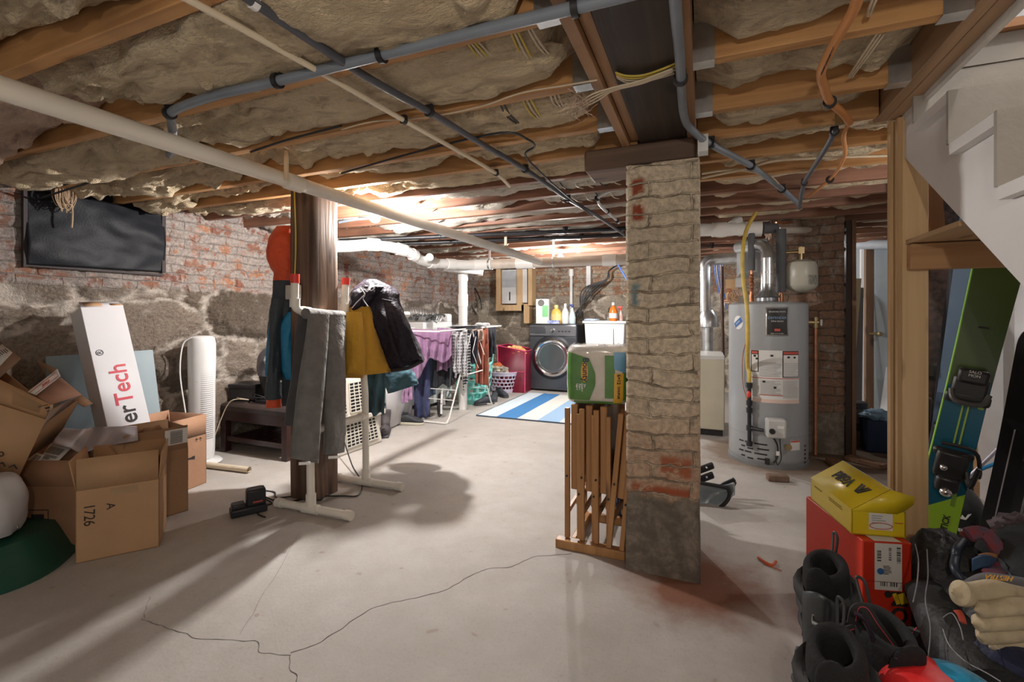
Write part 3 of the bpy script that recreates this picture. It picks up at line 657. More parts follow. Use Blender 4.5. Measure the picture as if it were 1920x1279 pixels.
cable('loose cream cables ending in a frayed tangle left of the dark beam', [([H(1262, 128 + k * 2, 1.865), H(1205, 150 + k * 2, 1.86), H(1150, 164 + k * 2, 1.86), H(1112 + 3 * k, 176 + k * 4, 1.85), H(1086, 192 + k * 5, 1.84), H(1054 + k * 9, 206 + k * 5, 1.82 - .006 * k)], M_crm) for k in range(4)], .0028)
mb = MB(); rr = random.Random(3)
for k in range(46):
    a = H(1075 + rr.uniform(-22, 30), 198 + rr.uniform(-14, 14), 1.83)
    mb.tube([a, a + V((rr.uniform(-.03, .03), rr.uniform(-.03, .03), rr.uniform(-.02, .02))), a + V((rr.uniform(-.06, .06), rr.uniform(-.05, .05), rr.uniform(-.035, .03)))], .0009, 4, smooth=3)
solo('frayed_wires', 'frayed copper and white wire ends hanging below the second joist', 'wires', mb, mat('wire_ends', (.6, .45, .35), .45, .3, var=.4, vs=60), kind='stuff')
cable('white cable stapled along the joist from the tangle to the left', [([H(1120, 150, 1.87), H(1060, 160, 1.872), H(975, 175, 1.872), H(900, 200, 1.874), H(800, 220, 1.875), H(700, 228, 1.875), H(640, 243, 1.875)], M_crm)], .003)
for lab, a, b, k, mm in (('yellow and cream cables passing through the joist at top centre', (872, 75), (946, 143), 4, M_yel), ('yellow cable pair passing through the joist left of the beam', (955, 55), (1006, 135), 3, M_yel), ('pale cable pair crossing the bay left of the beam', (985, 45), (1045, 122), 2, M_crm),
                         ('black cable pair crossing the second bay above the cream pipe end', (935, 190), (974, 235), 2, M_blk), ('yellow cables crossing the second bay', (975, 175), (1015, 230), 3, M_yel), ('cream cables crossing the second bay beside the tangle', (1030, 168), (1052, 205), 3, M_crm),
                         ('yellow cables at the very top above the grey conduit', (795, -10), (833, 25), 3, M_yel), ('pale cables at the top right through the nearest joist', (1640, -10), (1627, 30), 2, M_crm), ('pale cables sagging in the bay right of the orange pipe', (1645, 62), (1590, 145), 3, M_crm)):
    st = []
    for j in range(k):
        o = j * 7; st.append(([H(a[0] + o, a[1], 1.89), H((a[0] + b[0]) / 2 + o - 4, (a[1] + b[1]) / 2 + 6 - j * 2, 1.882), H(b[0] + o * .5, b[1], 1.90)], mm if j % 2 == 0 else M_crm if mm is not M_blk else M_blk))
    cable(lab, st, .0032)
rr = random.Random(11)
for lab, pxs in (('short cable stubs between joists just left of the pillar top', (1010, 1040, 1065, 1090, 1110, 1135)), ):
    st = []
    for j, px in enumerate(pxs):
        for y in (2.22, 2.56, 2.9):
            p = AY(px, 300, y); p.z = 1.93; q = p + V((rr.uniform(0, .04), .3, -.02)); st.append(([p, (p + q) / 2 + V((0, 0, -.03)), q], (M_crm, M_blk, M_crm)[j % 3]))
    cable(lab, st, .0035)
cable('black cable looping over the joists beside the dark conduit', [([H(640, 325, 1.87), H(800, 280, 1.87), H(940, 249, 1.87), H(990, 262, 1.86), H(1002, 275, 1.86), H(985, 290, 1.85), H(1010, 320, 1.84), H(1060, 365, 1.84), H(1110, 405, 1.84)], M_blk)], .005)
cable('black cables running back along the joist to the left wall', [([V((-2.3, 1.38, 1.862)), V((-2.8, 1.44, 1.866)), V((-3.3, 1.47, 1.87)), V((-3.72, 1.5, 1.86))], M_blk), ([V((-2.3, 1.40, 1.87)), V((-2.9, 1.47, 1.87)), V((-3.72, 1.46, 1.8))], M_blk)], .006)
cable('black cable along the third joist above the long drain pipe', [([H(470, 285, 1.872), H(540, 262, 1.872), H(640, 236, 1.872)], M_blk)], .005)
cable('two white cables crossing over the joists to the upper right of the pillar', [([H(1316, 334, 1.86), H(1400, 316, 1.86), H(1470, 300, 1.86), H(1668, 292, 1.86)], M_crm), ([H(1316, 326, 1.87), H(1380, 318, 1.87), H(1440, 330, 1.86), H(1460, 345, 1.85)], M_crm)], .006)
# hank of twine
mb = MB(); rr = random.Random(5)
hk = AX(122, 352, XL + .14)
for k in range(22):
    x = rr.uniform(-.035, .035); w_ = rr.uniform(.006, .03); l = rr.uniform(.10, .15); y = rr.uniform(-.015, .015)
    mb.tube([hk + V((y, x - w_, 0)), hk + V((y + .01, x - w_ * 1.2, -l * .6)), hk + V((y, x, -l)), hk + V((y - .01, x + w_, -l * .6)), hk + V((y, x + w_, .005))], .0028, 5, smooth=4)
mb.tube([hk + V((0, .03, -.05)), hk + V((.005, .034, -.16)), hk + V((0, .032, -.24))], .005, 6, smooth=4)
solo('twine_hank', 'hank of tan twine hanging in front of the black window cover', 'twine', mb, mat('twine', (.42, .3, .2), .8, var=.2, vs=60))
# black sheet over the window
def shf(u, v):
    y = 1.425 + .755 * u; z = 1.415 + .02 * u + (.455 - .02 * u) * v
    d = .03 + .02 * sin(pi * u) * sin(pi * v) + .010 * sin(u * 5 + v * 6) + .006 * noise.noise(V((u * 4, v * 3, 1)) * 2) + .008 * max(0, sin((v + .45 * u) * 8)) * sin(pi * v)
    return (XL + .03 + d, y, z)
t = T('window_cover', 'black plastic sheet stapled over the small basement window', 'sheet', (XL + .05, 1.8, 1.42))
t.part('sheet', MB().grid(shf, 60, 36), mat('black_poly', (.011, .012, .016), .5, var=.2, vs=6, bump=.15, bs=120, spec=.2), w=True, solid=.002)
t.part('batten', MB().bx(XL + .03, XL + .06, 2.165, 2.19, 1.43, 1.86).bx(XL + .03, XL + .06, 1.412, 1.43, 1.40, 1.86).bx(XL + .03, XL + .058, 1.43, 2.18, 1.405, 1.42), mat('dark_batten', (.04, .03, .03), .7), w=True)
# horizontal drain along the back of the room and its fittings
t = T('drain_pipe', 'thick white drain pipe hung across the back of the room', 'pipe', P(1010, 491, 5.0))
yy = 4.73; a0 = P(885, 497, 5.32); a1 = P(1240, 484, 4.65)
t.part('pipe', MB().tube([a0, a1], .055, 24), mat('pvc_old', (.62, .55, .47), .4, var=.15, vs=5), w=True)
dd = (a1 - a0).normalized()
for px, l in ((905, .14), (1003, .1), (1172, .07)):
    k = (px - 885) / 355; p = a0.lerp(a1, k * .93); t.part('coupling', MB().cyl(p - dd * l, p + dd * l, .062, n=24), M_pvcw, w=True)
for px in (925, 1062):
    k = (px - 885) / 355; p = a0.lerp(a1, k * .93); t.part('clamp', MB().cyl(p - dd * .01, p + dd * .01, .064, n=24).bx(p.x - .012, p.x + .012, p.y - .003, p.y + .003, p.z + .05, 1.93), M_galv, w=True)
ps = [P(560, 462, 4.0), P(650, 462, 4.1), P(700, 459, 4.2), P(752, 468, 4.45), P(775, 478, 4.6), P(788, 487, 4.75), P(810, 493, 4.95), P(845, 495, 5.15), P(890, 497, 5.3)]
t.part('pipe', MB().tube(ps, .052, 20, smooth=4), M_pvcw, w=True, label='white branch along the left wall')
for i, l in ((2, .05), (3, .05), (4, .03), (6, .05), (7, .05)):
    dv = (ps[i + 1] - ps[i - 1]).normalized(); t.part('coupling', MB().cyl(ps[i] - dv * l, ps[i] + dv * l, .060, n=22), M_pvcw, w=True)
t.part('cleanout', MB().cyl(P(798, 489, 4.85), P(806, 482, 4.72), .04, n=18), M_pvcw, w=True)
b0 = P(845, 503, 5.35); b1_ = P(903, 508, 5.5)
dn = P(868, 515, 5.5)
t.part('branch', MB().tube([P(830, 500, 5.25), b1_], .05, 20).cyl(P(897, 508, 5.5), P(905, 508, 5.5), .058, n=20), M_pvcw, w=True)
t.part('stack', MB().cyl((dn.x, dn.y, 0.0), (dn.x, dn.y, 1.64), .052, n=22).cyl((dn.x, dn.y, 1.52), (dn.x, dn.y, 1.62), .060, n=22).cyl((dn.x, dn.y, 1.22), (dn.x, dn.y, 1.36), .059, n=22), M_pvcw, w=True, label='white vertical stack')
# post, its cord and the clothes rack round it
PC = V((-2.25, 2.20, 0))
pm = MB()
def pf(u, v):
    k = u * 4; s_ = int(k) % 4; f = k - int(k); c = .1
    q = [(-c + 2 * c * f, -c), (c, -c + 2 * c * f), (c - 2 * c * f, c), (-c, c - 2 * c * f)][s_]
    x, y = q; r_ = 1 + .03 * noise.noise(V((x * 9, y * 9, v * 3))) - (.05 if abs(abs(x) - c) < .012 and abs(abs(y) - c) < .012 else 0)
    return (PC.x + x * r_, PC.y + y * r_, 1.878 * v)
pm.grid(pf, 48, 60, cu=True); k = len(pm.v); pm.f.append(list(range(47, -1, -1))); pm.f.append(list(range(k - 48, k)))
t = T('timber_post', 'rough dark square timber post behind the white pipe rack', 'post', PC)
t.part('post', pm, M_post, w=True, ang=50)
t = T('cable', 'yellow cable running down the front of the timber post', 'cable', PC + V((-.05, -.11, 1.3)))
t.part('strand', MB().tube([PC + V((-.045, -.108, z)) + V((.006 * sin(z * 9), 0, 0)) for z in (1.87, 1.75, 1.62, 1.5, 1.42, 1.33)], .0045, 7, smooth=4), M_yel, w=True)
t.part('plug', MB().bx(PC.x - .07, PC.x - .035, PC.y - .125, PC.y - .102, 1.26, 1.34), M_blk, w=True)
rk = T('clothes_rack', 'white pipe clothes rack with red end caps standing around the timber post', 'clothes rack', (-2.05, 2.2, 0))
M_rk = mat('pvc_rack', (.82, .79, .72), .4, var=.06, vs=5)
R_ = .0215
for y, nm in ((1.97, 'front'), (2.43, 'rear')):
    rk.part('foot', MB().cyl((-2.29, y, .027), (-1.80, y + .02, .027), R_, n=18).cyl((-2.10, y + .003, .027), (-2.0, y + .01, .027), .027, n=18), M_rk, w=True)
    for x in (-2.29, -1.80): rk.part('end_cap', MB().cyl((x - .012, y + (.02 if x > -2 else 0), .027), (x + .028, y + (.02 if x > -2 else 0), .027), .0268, n=18), M_rk, w=True)
    top = V((-2.00 if y < 2 else -2.07, y + (-.0 if y < 2 else -.03), 1.08))
    rk.part('upright', MB().tube([(-2.05, y + .008, .05), (-2.05, y, .6), top], R_, 18).cyl((-2.05, y + .008, .045), (-2.05, y + .008, .11), .0275, n=18), M_rk, w=True)
rk.part('crossbar', MB().cyl((-2.052, 1.97, .46), (-2.052, 2.43, .46), R_, n=18).cyl((-2.052, 2.38, .46), (-2.052, 2.43, .46), .027, n=18), M_rk, w=True)
tb = [P(553, 530, 2.6), P(553, 570, 2.6), P(560, 581, 2.62), P(575, 584, 2.68), P(648, 590, 3.0), P(700, 590, 3.3), P(765, 590, 3.7)]
rk.part('top_bar', MB().tube(tb, R_, 18, smooth=4).cyl(P(553, 560, 2.6), P(553, 576, 2.6), .0275, n=18).cyl(P(567, 583, 2.64), P(580, 585, 2.7), .0275, n=18), M_rk, w=True)
rk.part('top_post', MB().cyl(P(648, 532, 3.0), P(640, 720, 3.0), R_, n=18).cyl(P(647, 570, 3.0), P(645, 606, 3.0), .0275, n=18), M_rk, w=True)
rk.part('cap', MB().cyl(P(553, 514, 2.6), P(553, 531, 2.6), .0245, n=18), M_red, w=True, label='red cap at the left top')
rk.part('cap', MB().cyl(P(649, 521, 3.0), P(648, 534, 3.0), .0245, n=18), M_red, w=True, label='red cap at the right top')
# ================================================================ LAUNDRY CORNER
M_wash = mat('washer_graphite', (.085, .09, .105), .28, .75, var=.06, vs=3)
M_washd = mat('washer_dark', (.03, .032, .038), .3, .4, var=.05)
M_chrome = mat('chrome', (.75, .76, .78), .12, 1, var=0)
M_glassd = mat('dark_glass', (.13, .14, .15), .22, .6, var=0, spec=.8, coat=.6)
t = T('washing_machine', 'dark grey front-loading washing machine at the back wall', 'washing machine', (-2.045, 6.45, 0))
w_ = .355
t.part('body', MB().bx(-w_, w_, .012, .74, .02, .985), M_wash, bevel=.014)
t.part('front_panel', MB().bx(-w_ + .004, w_ - .004, -.004, .012, .03, .80), mat('washer_front', (.10, .105, .12), .3, .7, var=.05), bevel=.003)
cp = t.part('control_panel', MB().bx(-w_ + .004, w_ - .004, -.014, .012, .81, .965), mat('washer_panel', (.30, .31, .34), .22, .8, var=.05), bevel=.006)
t.part('knob', MB().lathe([(.036, 0), (.036, .012), (.028, .03), (0, .031)], (.005, -.014, .885), 24, Matrix.Rotation(pi / 2, 3, 'X')), M_chrome, parent=cp)
t.part('detergent_drawer', MB().bx(-.34, -.1, -.022, -.012, .845, .945), mat('drawer', (.13, .135, .15), .25, .7, var=.05), bevel=.006)
t.part('button_row', MB().bx(.09, .115, -.018, -.013, .87, .885).bx(.14, .165, -.018, -.013, .87, .885).bx(.19, .215, -.018, -.013, .87, .885).bx(.24, .265, -.018, -.013, .87, .885), M_washd)
RX = Matrix.Rotation(pi / 2, 3, 'X')
dr = t.part('door', MB().lathe([(.275, .0), (.285, .02), (.27, .05), (.245, .062), (.222, .05), (.215, .02), (.2, .005)], (0.0, -.004, .50), 56, RX, caps=False), M_chrome)
t.part('door_bezel', MB().lathe([(.315, 0), (.318, .012), (.29, .022), (.27, .02)], (0, -.003, .50), 56, RX, caps=False), M_washd, parent=dr)
t.part('door_glass', MB().lathe([(.222, .05), (.2, .044), (.16, .03), (.1, .018), (0, .014)], (0, -.004, .50), 48, RX), M_glassd, parent=dr)
t.part('drum', MB().lathe([(.205, .05), (.2, .056), (.195, .05)], (0, -.004, .50), 48, RX, caps=False).lathe([(.15, .028), (.146, .036), (.142, .028)], (0, -.002, .50), 40, RX, caps=False).lathe([(.09, .018), (.086, .026), (.082, .018)], (.01, -.002, .50), 36, RX, caps=False), M_steel, parent=dr)
t.part('handle', MB().tube([(.25, -.07, .62), (.275, -.075, .5), (.25, -.07, .38)], .011, 10, smooth=5), M_chrome, parent=dr)
# utility sink
t = T('utility_sink', 'white plastic utility sink tub on legs right of the washer', 'sink', (-1.32, 6.55, 0))
M_sk = mat('sink_white', (.86, .86, .85), .35, var=.03)
tub = MB(); rg = []
for z, hw, hd in ((.53, .25, .22), (.56, .262, .23), (.8, .275, .24), (1.0, .285, .25)): rg.append((z, hw, hd))
def tubf(mbb, sc, z0=0, rev=False):
    K = []
    for z, hw, hd in rg:
        K.append([(s_ * (hw * sc), q * (hd * sc) + .27, max(z, z0)) for s_, q in ((-1, -1), (1, -1), (1, 1), (-1, 1))])
    vs = [p for k in K for p in k]; fs = []
    for j in range(3):
        for i in range(4): fs.append((j * 4 + i, j * 4 + (i + 1) % 4, j * 4 + 4 + (i + 1) % 4, j * 4 + 4 + i))
    fs.append((3, 2, 1, 0)); mbb.add(vs, [f[::-1] if rev else f for f in fs])
tubf(tub, 1); tubf(tub, .94, .56, True)
tub.bx(-.31, .31, -.005, .035, .995, 1.03).bx(-.31, .31, .505, .55, .995, 1.03).bx(-.31, -.265, .03, .51, .995, 1.03).bx(.265, .31, .03, .51, .995, 1.03)
t.part('tub', tub, M_sk, bevel=.01)
t.part('apron', MB().bx(-.13, .13, .0, .022, .62, .93).bx(-.09, .09, -.004, .001, .70, .72).bx(-.09, .09, -.004, .001, .76, .78).bx(-.09, .09, -.004, .001, .82, .84), M_sk, bevel=.004)
for x in (-.25, .25):
    for y in (.05, .49): t.part('leg', MB().bx(x - .03, x + .03, y - .03, y + .03, 0, .56), M_sk, bevel=.006)
t.part('shelf', MB().bx(-.22, .22, .05, .49, .38, .41).bx(-.25, .25, .03, .05, .44, .53), M_sk)
fa = t.part('faucet', MB().cyl((0, .52, 1.03), (0, .52, 1.08), .02, n=14).tube([(0, .52, 1.08), (0, .5, 1.2), (0, .42, 1.22), (0, .36, 1.16)], .011, 10, smooth=5), M_chrome)
t.part('tap', MB().cyl((-.07, .52, 1.03), (-.07, .52, 1.09), .013, n=10).ball((-.07, .52, 1.1), .02, 10), M_chrome, parent=fa)
def bottle(name, label, p, prof, m, cap=None, capm=None, lab=None, sx=1, group=None, spray=False):
    t = T(name, label, 'bottle', p, group=group)
    R_ = Matrix(((1, 0, 0), (0, sx, 0), (0, 0, 1)))
    b = t.part('body', MB().lathe(prof, n=20, R=R_), m)
    z = prof[-1][1]; r = prof[-2][0]
    if spray:
        t.part('spray_head', MB().cyl((0, 0, z - .01), (0, 0, z + .02), .014, n=12).box((-.012, 0, z + .035), (.07, .026, .03)).bar((.01, 0, z + .02), (-.03, 0, z - .015), .01, .006), capm, bevel=.003)
    else: t.part('cap', MB().cyl((0, 0, z - .012), (0, 0, z + .028), r + .004, r, n=16), capm or M_wht)
    if lab: t.part('label', MB().lathe([(lab[0], lab[1]), (lab[0], lab[2])], n=20, R=R_), lab[3])
    return t
Z_ = .986
def shelfp(px, y, h=Z_): p = AY(px, 600, y); return (p.x, y, h)
t = T('detergent_box', 'tall white and green detergent carton standing on the washer', 'box', shelfp(1018, 6.68), rot=(0, 0, .12))
t.part('carton', MB().bx(-.1, .1, -.04, .05, 0, .37), mat('carton_white', (.86, .88, .86), .5, var=.03), bevel=.003)
t.part('printed_panel', MB().bx(0.0, .09, -.043, -.04, .1, .27), mat('print_green', (.25, .68, .3), .5, var=.05)); t.part('printed_panel', MB().cyl((-.02, -.0425, .31), (-.02, -.04, .31), .05, n=24), mat('print_grey', (.18, .17, .16), .5), label='dark heart-shaped print')
bottle('detergent_bottle', 'yellow detergent jug on the washer beside the carton', shelfp(1043, 6.66), [(.07, 0), (.078, .01), (.078, .15), (.06, .2), (.03, .22), (.026, .25)], mat('yellow_jug', (.88, .58, .12), .35, var=.05), sx=.7, capm=mat('yellow_cap', (.9, .7, .25), .35), lab=(.0795, .05, .14, mat('jug_label', (.93, .7, .3), .5)))
solo('small_box', 'small blue and white box lying in front of the yellow jug', 'box', MB().bx(*(lambda p: (p[0] - .09, p[0] + .09, 6.52, 6.56, Z_, Z_ + .05))(shelfp(1038, 6.54))), mat('blue_box', (.06, .13, .5), .5, col2=(.7, .75, .9), vs=30, var=1), bevel=.002)
bottle('white_bottle', 'plain white bottle on the washer left of the spray bottle', shelfp(1060, 6.68), [(.05, 0), (.055, .01), (.055, .17), (.03, .22), (.02, .24), (.018, .27)], M_wht)
bottle('spray_bottle', 'clear pale spray bottle with dark blue trigger head on the washer', shelfp(1073, 6.64), [(.045, 0), (.05, .01), (.05, .09), (.035, .16), (.017, .2), (.015, .235)], mat('pale_bottle', (.68, .82, .85), .2, var=.03), capm=mat('navy_plastic', (.03, .05, .22), .4), spray=True)
sy = 7.06
bottle('soap_bottle', 'orange pump soap bottle standing on the rim of the utility sink', shelfp(1150, 6.62, 1.03), [(.05, 0), (.058, .01), (.06, .13), (.045, .18), (.02, .21), (.016, .235)], mat('orange_bottle', (.85, .22, .03), .3, var=.05), lab=(.061, .04, .11, M_wht))
bottle('small_bottle', 'small red and white spray bottle right of the orange soap bottle', shelfp(1164, 6.70, 1.03), [(.028, 0), (.032, .01), (.032, .08), (.02, .11), (.012, .13), (.01, .16)], mat('redwhite', (.75, .2, .15), .4, col2=(.9, .85, .8), var=1, vs=20), capm=M_red, spray=True)
solo('sponge_tray', 'blue and white cloth lying on the left rim of the sink', 'cloth', MB().ball((shelfp(1108, 6.6)[0], 6.6, 1.045), (.11, .03, .018), 16, .4), mat('bluewhite', (.25, .38, .65), .7, col2=(.8, .85, .9), var=1, vs=40))
# wall fittings
t = T('wall_unit', 'white window air unit boxed in a pine frame on the back wall', 'air unit', AY(968, 583, 7.2))
def bk(px0, px1, y0, y1, d0, d1, Y=7.2):
    a = AY(px0, y1, Y); b = AY(px1, y0, Y); return (a.x, b.x, Y - d0, Y - d1, a.z, b.z)
M_lp = wood('light_pine', (.82, .58, .33), (.66, .42, .22), 'z', .6)
t.part('unit', MB().bx(*bk(946, 976, 506, 570, .12, 0)), M_wht, w=True, bevel=.008)
t.part('unit_side', MB().bx(*bk(981, 992, 505, 568, .10, 0)), M_wht, w=True, bevel=.006)
t.part('vent_grille', MB().bx(*bk(948, 974, 509, 540, .128, .12)), mat('grille', (.58, .6, .63), .5, bump=.5, bs=200), w=True)
t.part('handle_slot', MB().bx(*bk(960, 962, 548, 564, .124, .12)), M_blk, w=True)
for a in ((937, 944, 498, 583), (975, 984, 495, 583), (996, 1003, 496, 573)): t.part('frame_post', MB().bx(*bk(*a, .15, -.06)), M_lp, w=True)
t.part('frame_rail', MB().bx(*bk(937, 984, 572, 583, .16, .0)), M_lp, w=True); t.part('frame_leg', MB().bx(*bk(986, 996, 570, 606, .1, -.06)), M_lp, w=True)
t = T('standpipe', 'white vertical washer standpipe against the back wall', 'pipe', AY(1071, 610, 7.2))
a = AY(1071, 608, 7.22); b = AY(1071, 505, 7.22); t.part('pipe', MB().cyl(a, b, .025, n=16), M_pvcw, w=True); t.part('coupling', MB().cyl(b - V((0, 0, .11)), b, .042, n=16), M_pvcw, w=True)
solo('wall_strut', 'white slotted vertical strip fixed to the back wall', 'strip', MB().bx(*bk(1100, 1108, 496, 546, .03, -.06, 7.25)), M_wht)
cable('bundle of dark hoses fanning down from the wall to the washer', [([AY(1158, 497, 7.1), AY(1142, 508, 7.1), AY(1138, 524, 7.1), AY(1115 - k * 6, 545, 7.1), AY(1075 + k * 4, 592 + k, 7.1)], M_blk) for k in range(5)], .011)
cable('blue pipe slanting down toward the brick pillar', [([P(1156, 492, 6.3), P(1168, 512, 6.2), P(1184, 540, 6.1)], mat('blue_pex', (.1, .22, .75), .4))], .011)
cable('dark cables on the wall beside the white vertical stack', [([AY(875, 545, 7.2), AY(880, 565, 7.18), AY(893, 590, 7.2)], M_blk), ([AY(890, 540, 7.2), AY(900, 560, 7.18), AY(903, 580, 7.2)], M_blk)], .01)
# rug
M_rug = stripes('striped_rug', [(.62, .70, .76), (.05, .20, .46), (.66, .66, .62), (.28, .43, .62), (.74, .72, .68), (.13, .30, .52)], .235, 'X')
rg_o = T('rug', 'striped blue and white rug in front of the washer', 'rug', (-2.33, 4.58, .001))
rmb = MB().grid(lambda u, v: (1.75 * u + (.0 if v > .02 else .0), 1.62 * v + .02 * u, .007 + .002 * noise.noise(V((u * 5, v * 5, 0)))), 60, 50)
rg_o.part('rug', rmb, M_rug, solid=.008); rg_o.part('edging', MB().bar((0, -.0, .006), (1.75, .02, .006), .012, .012).bar((0, 0, .006), (0, 1.62, .006), .012, .012), mat('rug_edge', (.05, .08, .12), .8))
# baskets and hamper
def basket(name, label, c, rb, rt, h, m, rows, cols, hole, n=60, oval=1, lift=None, cat='laundry basket'):
    t = T(name, label, cat, c); nv = rows * 3 + 5; vs = []; fs = []
    for j in range(nv + 1):
        v = j / nv; r = rb + (rt - rb) * v
        for i in range(n): a = 2 * pi * i / n; vs.append((r * cos(a), r * sin(a) * oval, h * v * (1 + (lift(a) if lift else 0) * v)))
    for j in range(nv):
        for i in range(n):
            k = n // cols; row = (j - 2) // 3
            if 2 <= j < 2 + rows * 3 and (j - 2) % 3 != 0 and ((i + (k // 2 if row % 2 else 0)) % k) < k * hole: continue
            fs.append((j * n + i, j * n + (i + 1) % n, (j + 1) * n + (i + 1) % n, (j + 1) * n + i))
    fs.append(tuple(range(n - 1, -1, -1)))
    t.part('body', MB().add(vs, fs), m, solid=.005)
    t.part('rim', MB().tube([V((rt * cos(2 * pi * i / 40), rt * sin(2 * pi * i / 40) * oval, h * (1 + (lift(2 * pi * i / 40) if lift else 0)))) for i in range(40)], .009, 8, closed=True), m)
    return t
M_teal = mat('teal_plastic', (.22, .66, .60), .35, var=.05)
c = P(888, 757, 5.95); c.z = 0
tb_ = basket('laundry_basket', 'tall teal basket with oval holes standing behind the drying rack', c, .185, .27, .58, M_teal, 6, 12, .62, 72, lift=lambda a: .22 * max(0, cos(a - .3)) ** 2)
c = P(942, 735, 6.75); c.z = 0
basket('laundry_basket', 'small white and lilac grid laundry basket full of clothes', c, .16, .23, .29, mat('lilac_plastic', (.66, .62, .78), .4, var=.05), 4, 20, .7, 80, oval=.75)
def heap(name, label, cat, c, r, m, n=5, seed=1, group=None, kind=None):
    rr = random.Random(seed); mb = MB()
    for k in range(n):
        o = V((rr.uniform(-.5, .5) * r[0], rr.uniform(-.5, .5) * r[1], rr.uniform(-.2, .3) * r[2]))
        mb.ball(V(c) + o, (r[0] * rr.uniform(.4, .7), r[1] * rr.uniform(.4, .7), r[2] * rr.uniform(.4, .8)), 22, .55, 2.6)
    return solo(name, label, cat, mb, m, group, kind)
heap('clothing', 'cream and patterned clothes heaped in the small grid basket', 'clothing', c + V((-.05, -.03, .30)), (.2, .14, .1), mat('cream_cloth', (.72, .66, .5), .9, col2=(.25, .22, .2), var=1, vs=14), 6, 3)
heap('clothing', 'orange garment on top of the small grid basket', 'clothing', c + V((-.05, -.05, .38)), (.07, .06, .05), mat('orange_cloth', (.7, .2, .07), .9), 3, 5)
t = T('laundry_hamper', 'red mesh pop-up hamper between the grid basket and the washer', 'hamper', P(968, 730, 6.9) * 1)
hc = P(968, 730, 6.85); hc.z = 0; t.o.location = hc; t.M = Matrix.Translation(hc); t.inv = t.M.inverted()
M_mag = mat('red_mesh', (.17, .005, .025), .5, var=.15, alpha=.92)
hm = MB(); q = [(-.2, -.2), (.2, -.17), (.19, .2), (-.2, .2)]
hm.add([(x * (1 if z == 0 else 1.05), y * (1 if z == 0 else 1.05), z + (.07 if x < 0 and z > 0 else 0)) for z in (0, .60) for x, y in q], [(0, 1, 5, 4), (1, 2, 6, 5), (2, 3, 7, 6), (3, 0, 4, 7), (3, 2, 1, 0)])
t.part('mesh_wall', hm, M_mag, solid=.004)
t.part('wire_frame', MB().tube([hm.v[4], hm.v[5], hm.v[6], hm.v[7]], .007, 6, closed=True).bar(hm.v[1], hm.v[5], .01, .01).bar(hm.v[0], hm.v[4], .01, .01).bar((-.2, -.2, .3), (.2, -.18, .3), .008, .008), mat('pink_wire', (.75, .08, .2), .5))
heap('clothing', 'orange and yellow printed clothes in the red hamper', 'clothing', hc + V((0, -.06, .57)), (.2, .15, .10), mat('print_cloth', (.85, .28, .05), .9, col2=(.9, .75, .35), var=1, vs=18), 6, 9)
# shoes
M_shoe = mat('shoe_black', (.03, .032, .038), .6, var=.3, vs=30); M_sole = mat('shoe_sole', (.55, .52, .42), .6, var=.1)
def shoe(name, label, loc, yaw, m=M_shoe, ms=M_sole, L_=.27, tall=.10, group=None, cat='shoe'):
    t = T(name, label, cat, loc, (0, 0, yaw), group=group)
    rg = [((-.125, 0, .035), .02, .02), ((-.115, 0, .055), .036, .045), ((-.07, 0, .062), .04, .055), ((-.02, 0, .06), .038, .048), ((.04, 0, .05), .042, .034), ((.09, 0, .042), .044, .024), ((.125, 0, .034), .034, .016), ((.14, 0, .03), .012, .008)]
    rg = [(V(c_), V((0, a, 0)), V((0, 0, b * tall / .1))) for c_, a, b in rg]
    t.part('upper', MB().loft(rings_crom(rg, 3), 20), m)
    t.part('sole', MB().prism([(-.135, -.025), (-.11, -.04), (0, -.036), (.08, -.047), (.13, -.035), (.145, 0), (.13, .035), (.08, .046), (0, .036), (-.11, .04), (-.135, .025)], .026, Matrix.Identity(4)), ms, bevel=.006)
    t.part('collar', MB().tube([V((-.07 + .05 * cos(a), .028 * sin(a), .105 * tall / .1 + .012 * cos(a))) for a in [2 * pi * i / 14 for i in range(14)]], .007, 8, closed=True), m)
    t.part('laces', MB().tube([(x, (.016 if i % 2 else -.016), .094 - i * .006) for i, x in enumerate((-.01, .01, .03, .05, .07))], .003, 6, smooth=3), mat('laces', (.25, .25, .27), .8))
    return t
p = G(766, 797); shoe('running_shoe', 'black running shoe with pale sole on the floor by the drying rack', (p.x, p.y + .03, 0), .25)
for k, (px, py, yw, lb) in enumerate(((938, 745, -.6, 'dark shoe nearest the striped rug, below the grid basket'), (924, 752, -1.2, 'dark shoe right beside the teal basket'), (905, 760, -2.2, 'dark shoe in front of the teal basket'))):
    p = G(px, py); shoe('shoe', lb, (p.x, p.y + .05, 0), yw, mat('shoe_grey', (.05, .055, .07), .7, var=.4, vs=40), mat('sole_dark', (.08, .08, .09), .7), group='dark shoes by the rug')
p = G(722, 815); bt = T('boot', 'dark laced boot beside the white vented crate', 'boot', (p.x, p.y, 0), (0, 0, -1.0))
bt.part('upper', MB().loft(rings_crom([(V((-.06, 0, .02)), V((.06, 0, 0)), V((0, .045, 0))), (V((-.05, 0, .10)), V((.07, 0, 0)), V((0, .042, 0))), (V((-.07, 0, .16)), V((.05, 0, 0)), V((0, .045, 0))), (V((-.08, 0, .21)), V((.055, 0, 0)), V((0, .05, 0)))], 4), 20, lambda a, v: 1 + .04 * sin(a * 5 + v * 9)), mat('boot_dark', (.07, .06, .065), .7, var=.3, vs=30))
bt.part('toe', MB().ball((.04, 0, .05), (.1, .048, .05), 20, .1), MC['boot_dark']); bt.part('sole', MB().bx(-.12, .14, -.045, .045, 0, .022), mat('sole_dark', (.08, .08, .09), .7), bevel=.008)
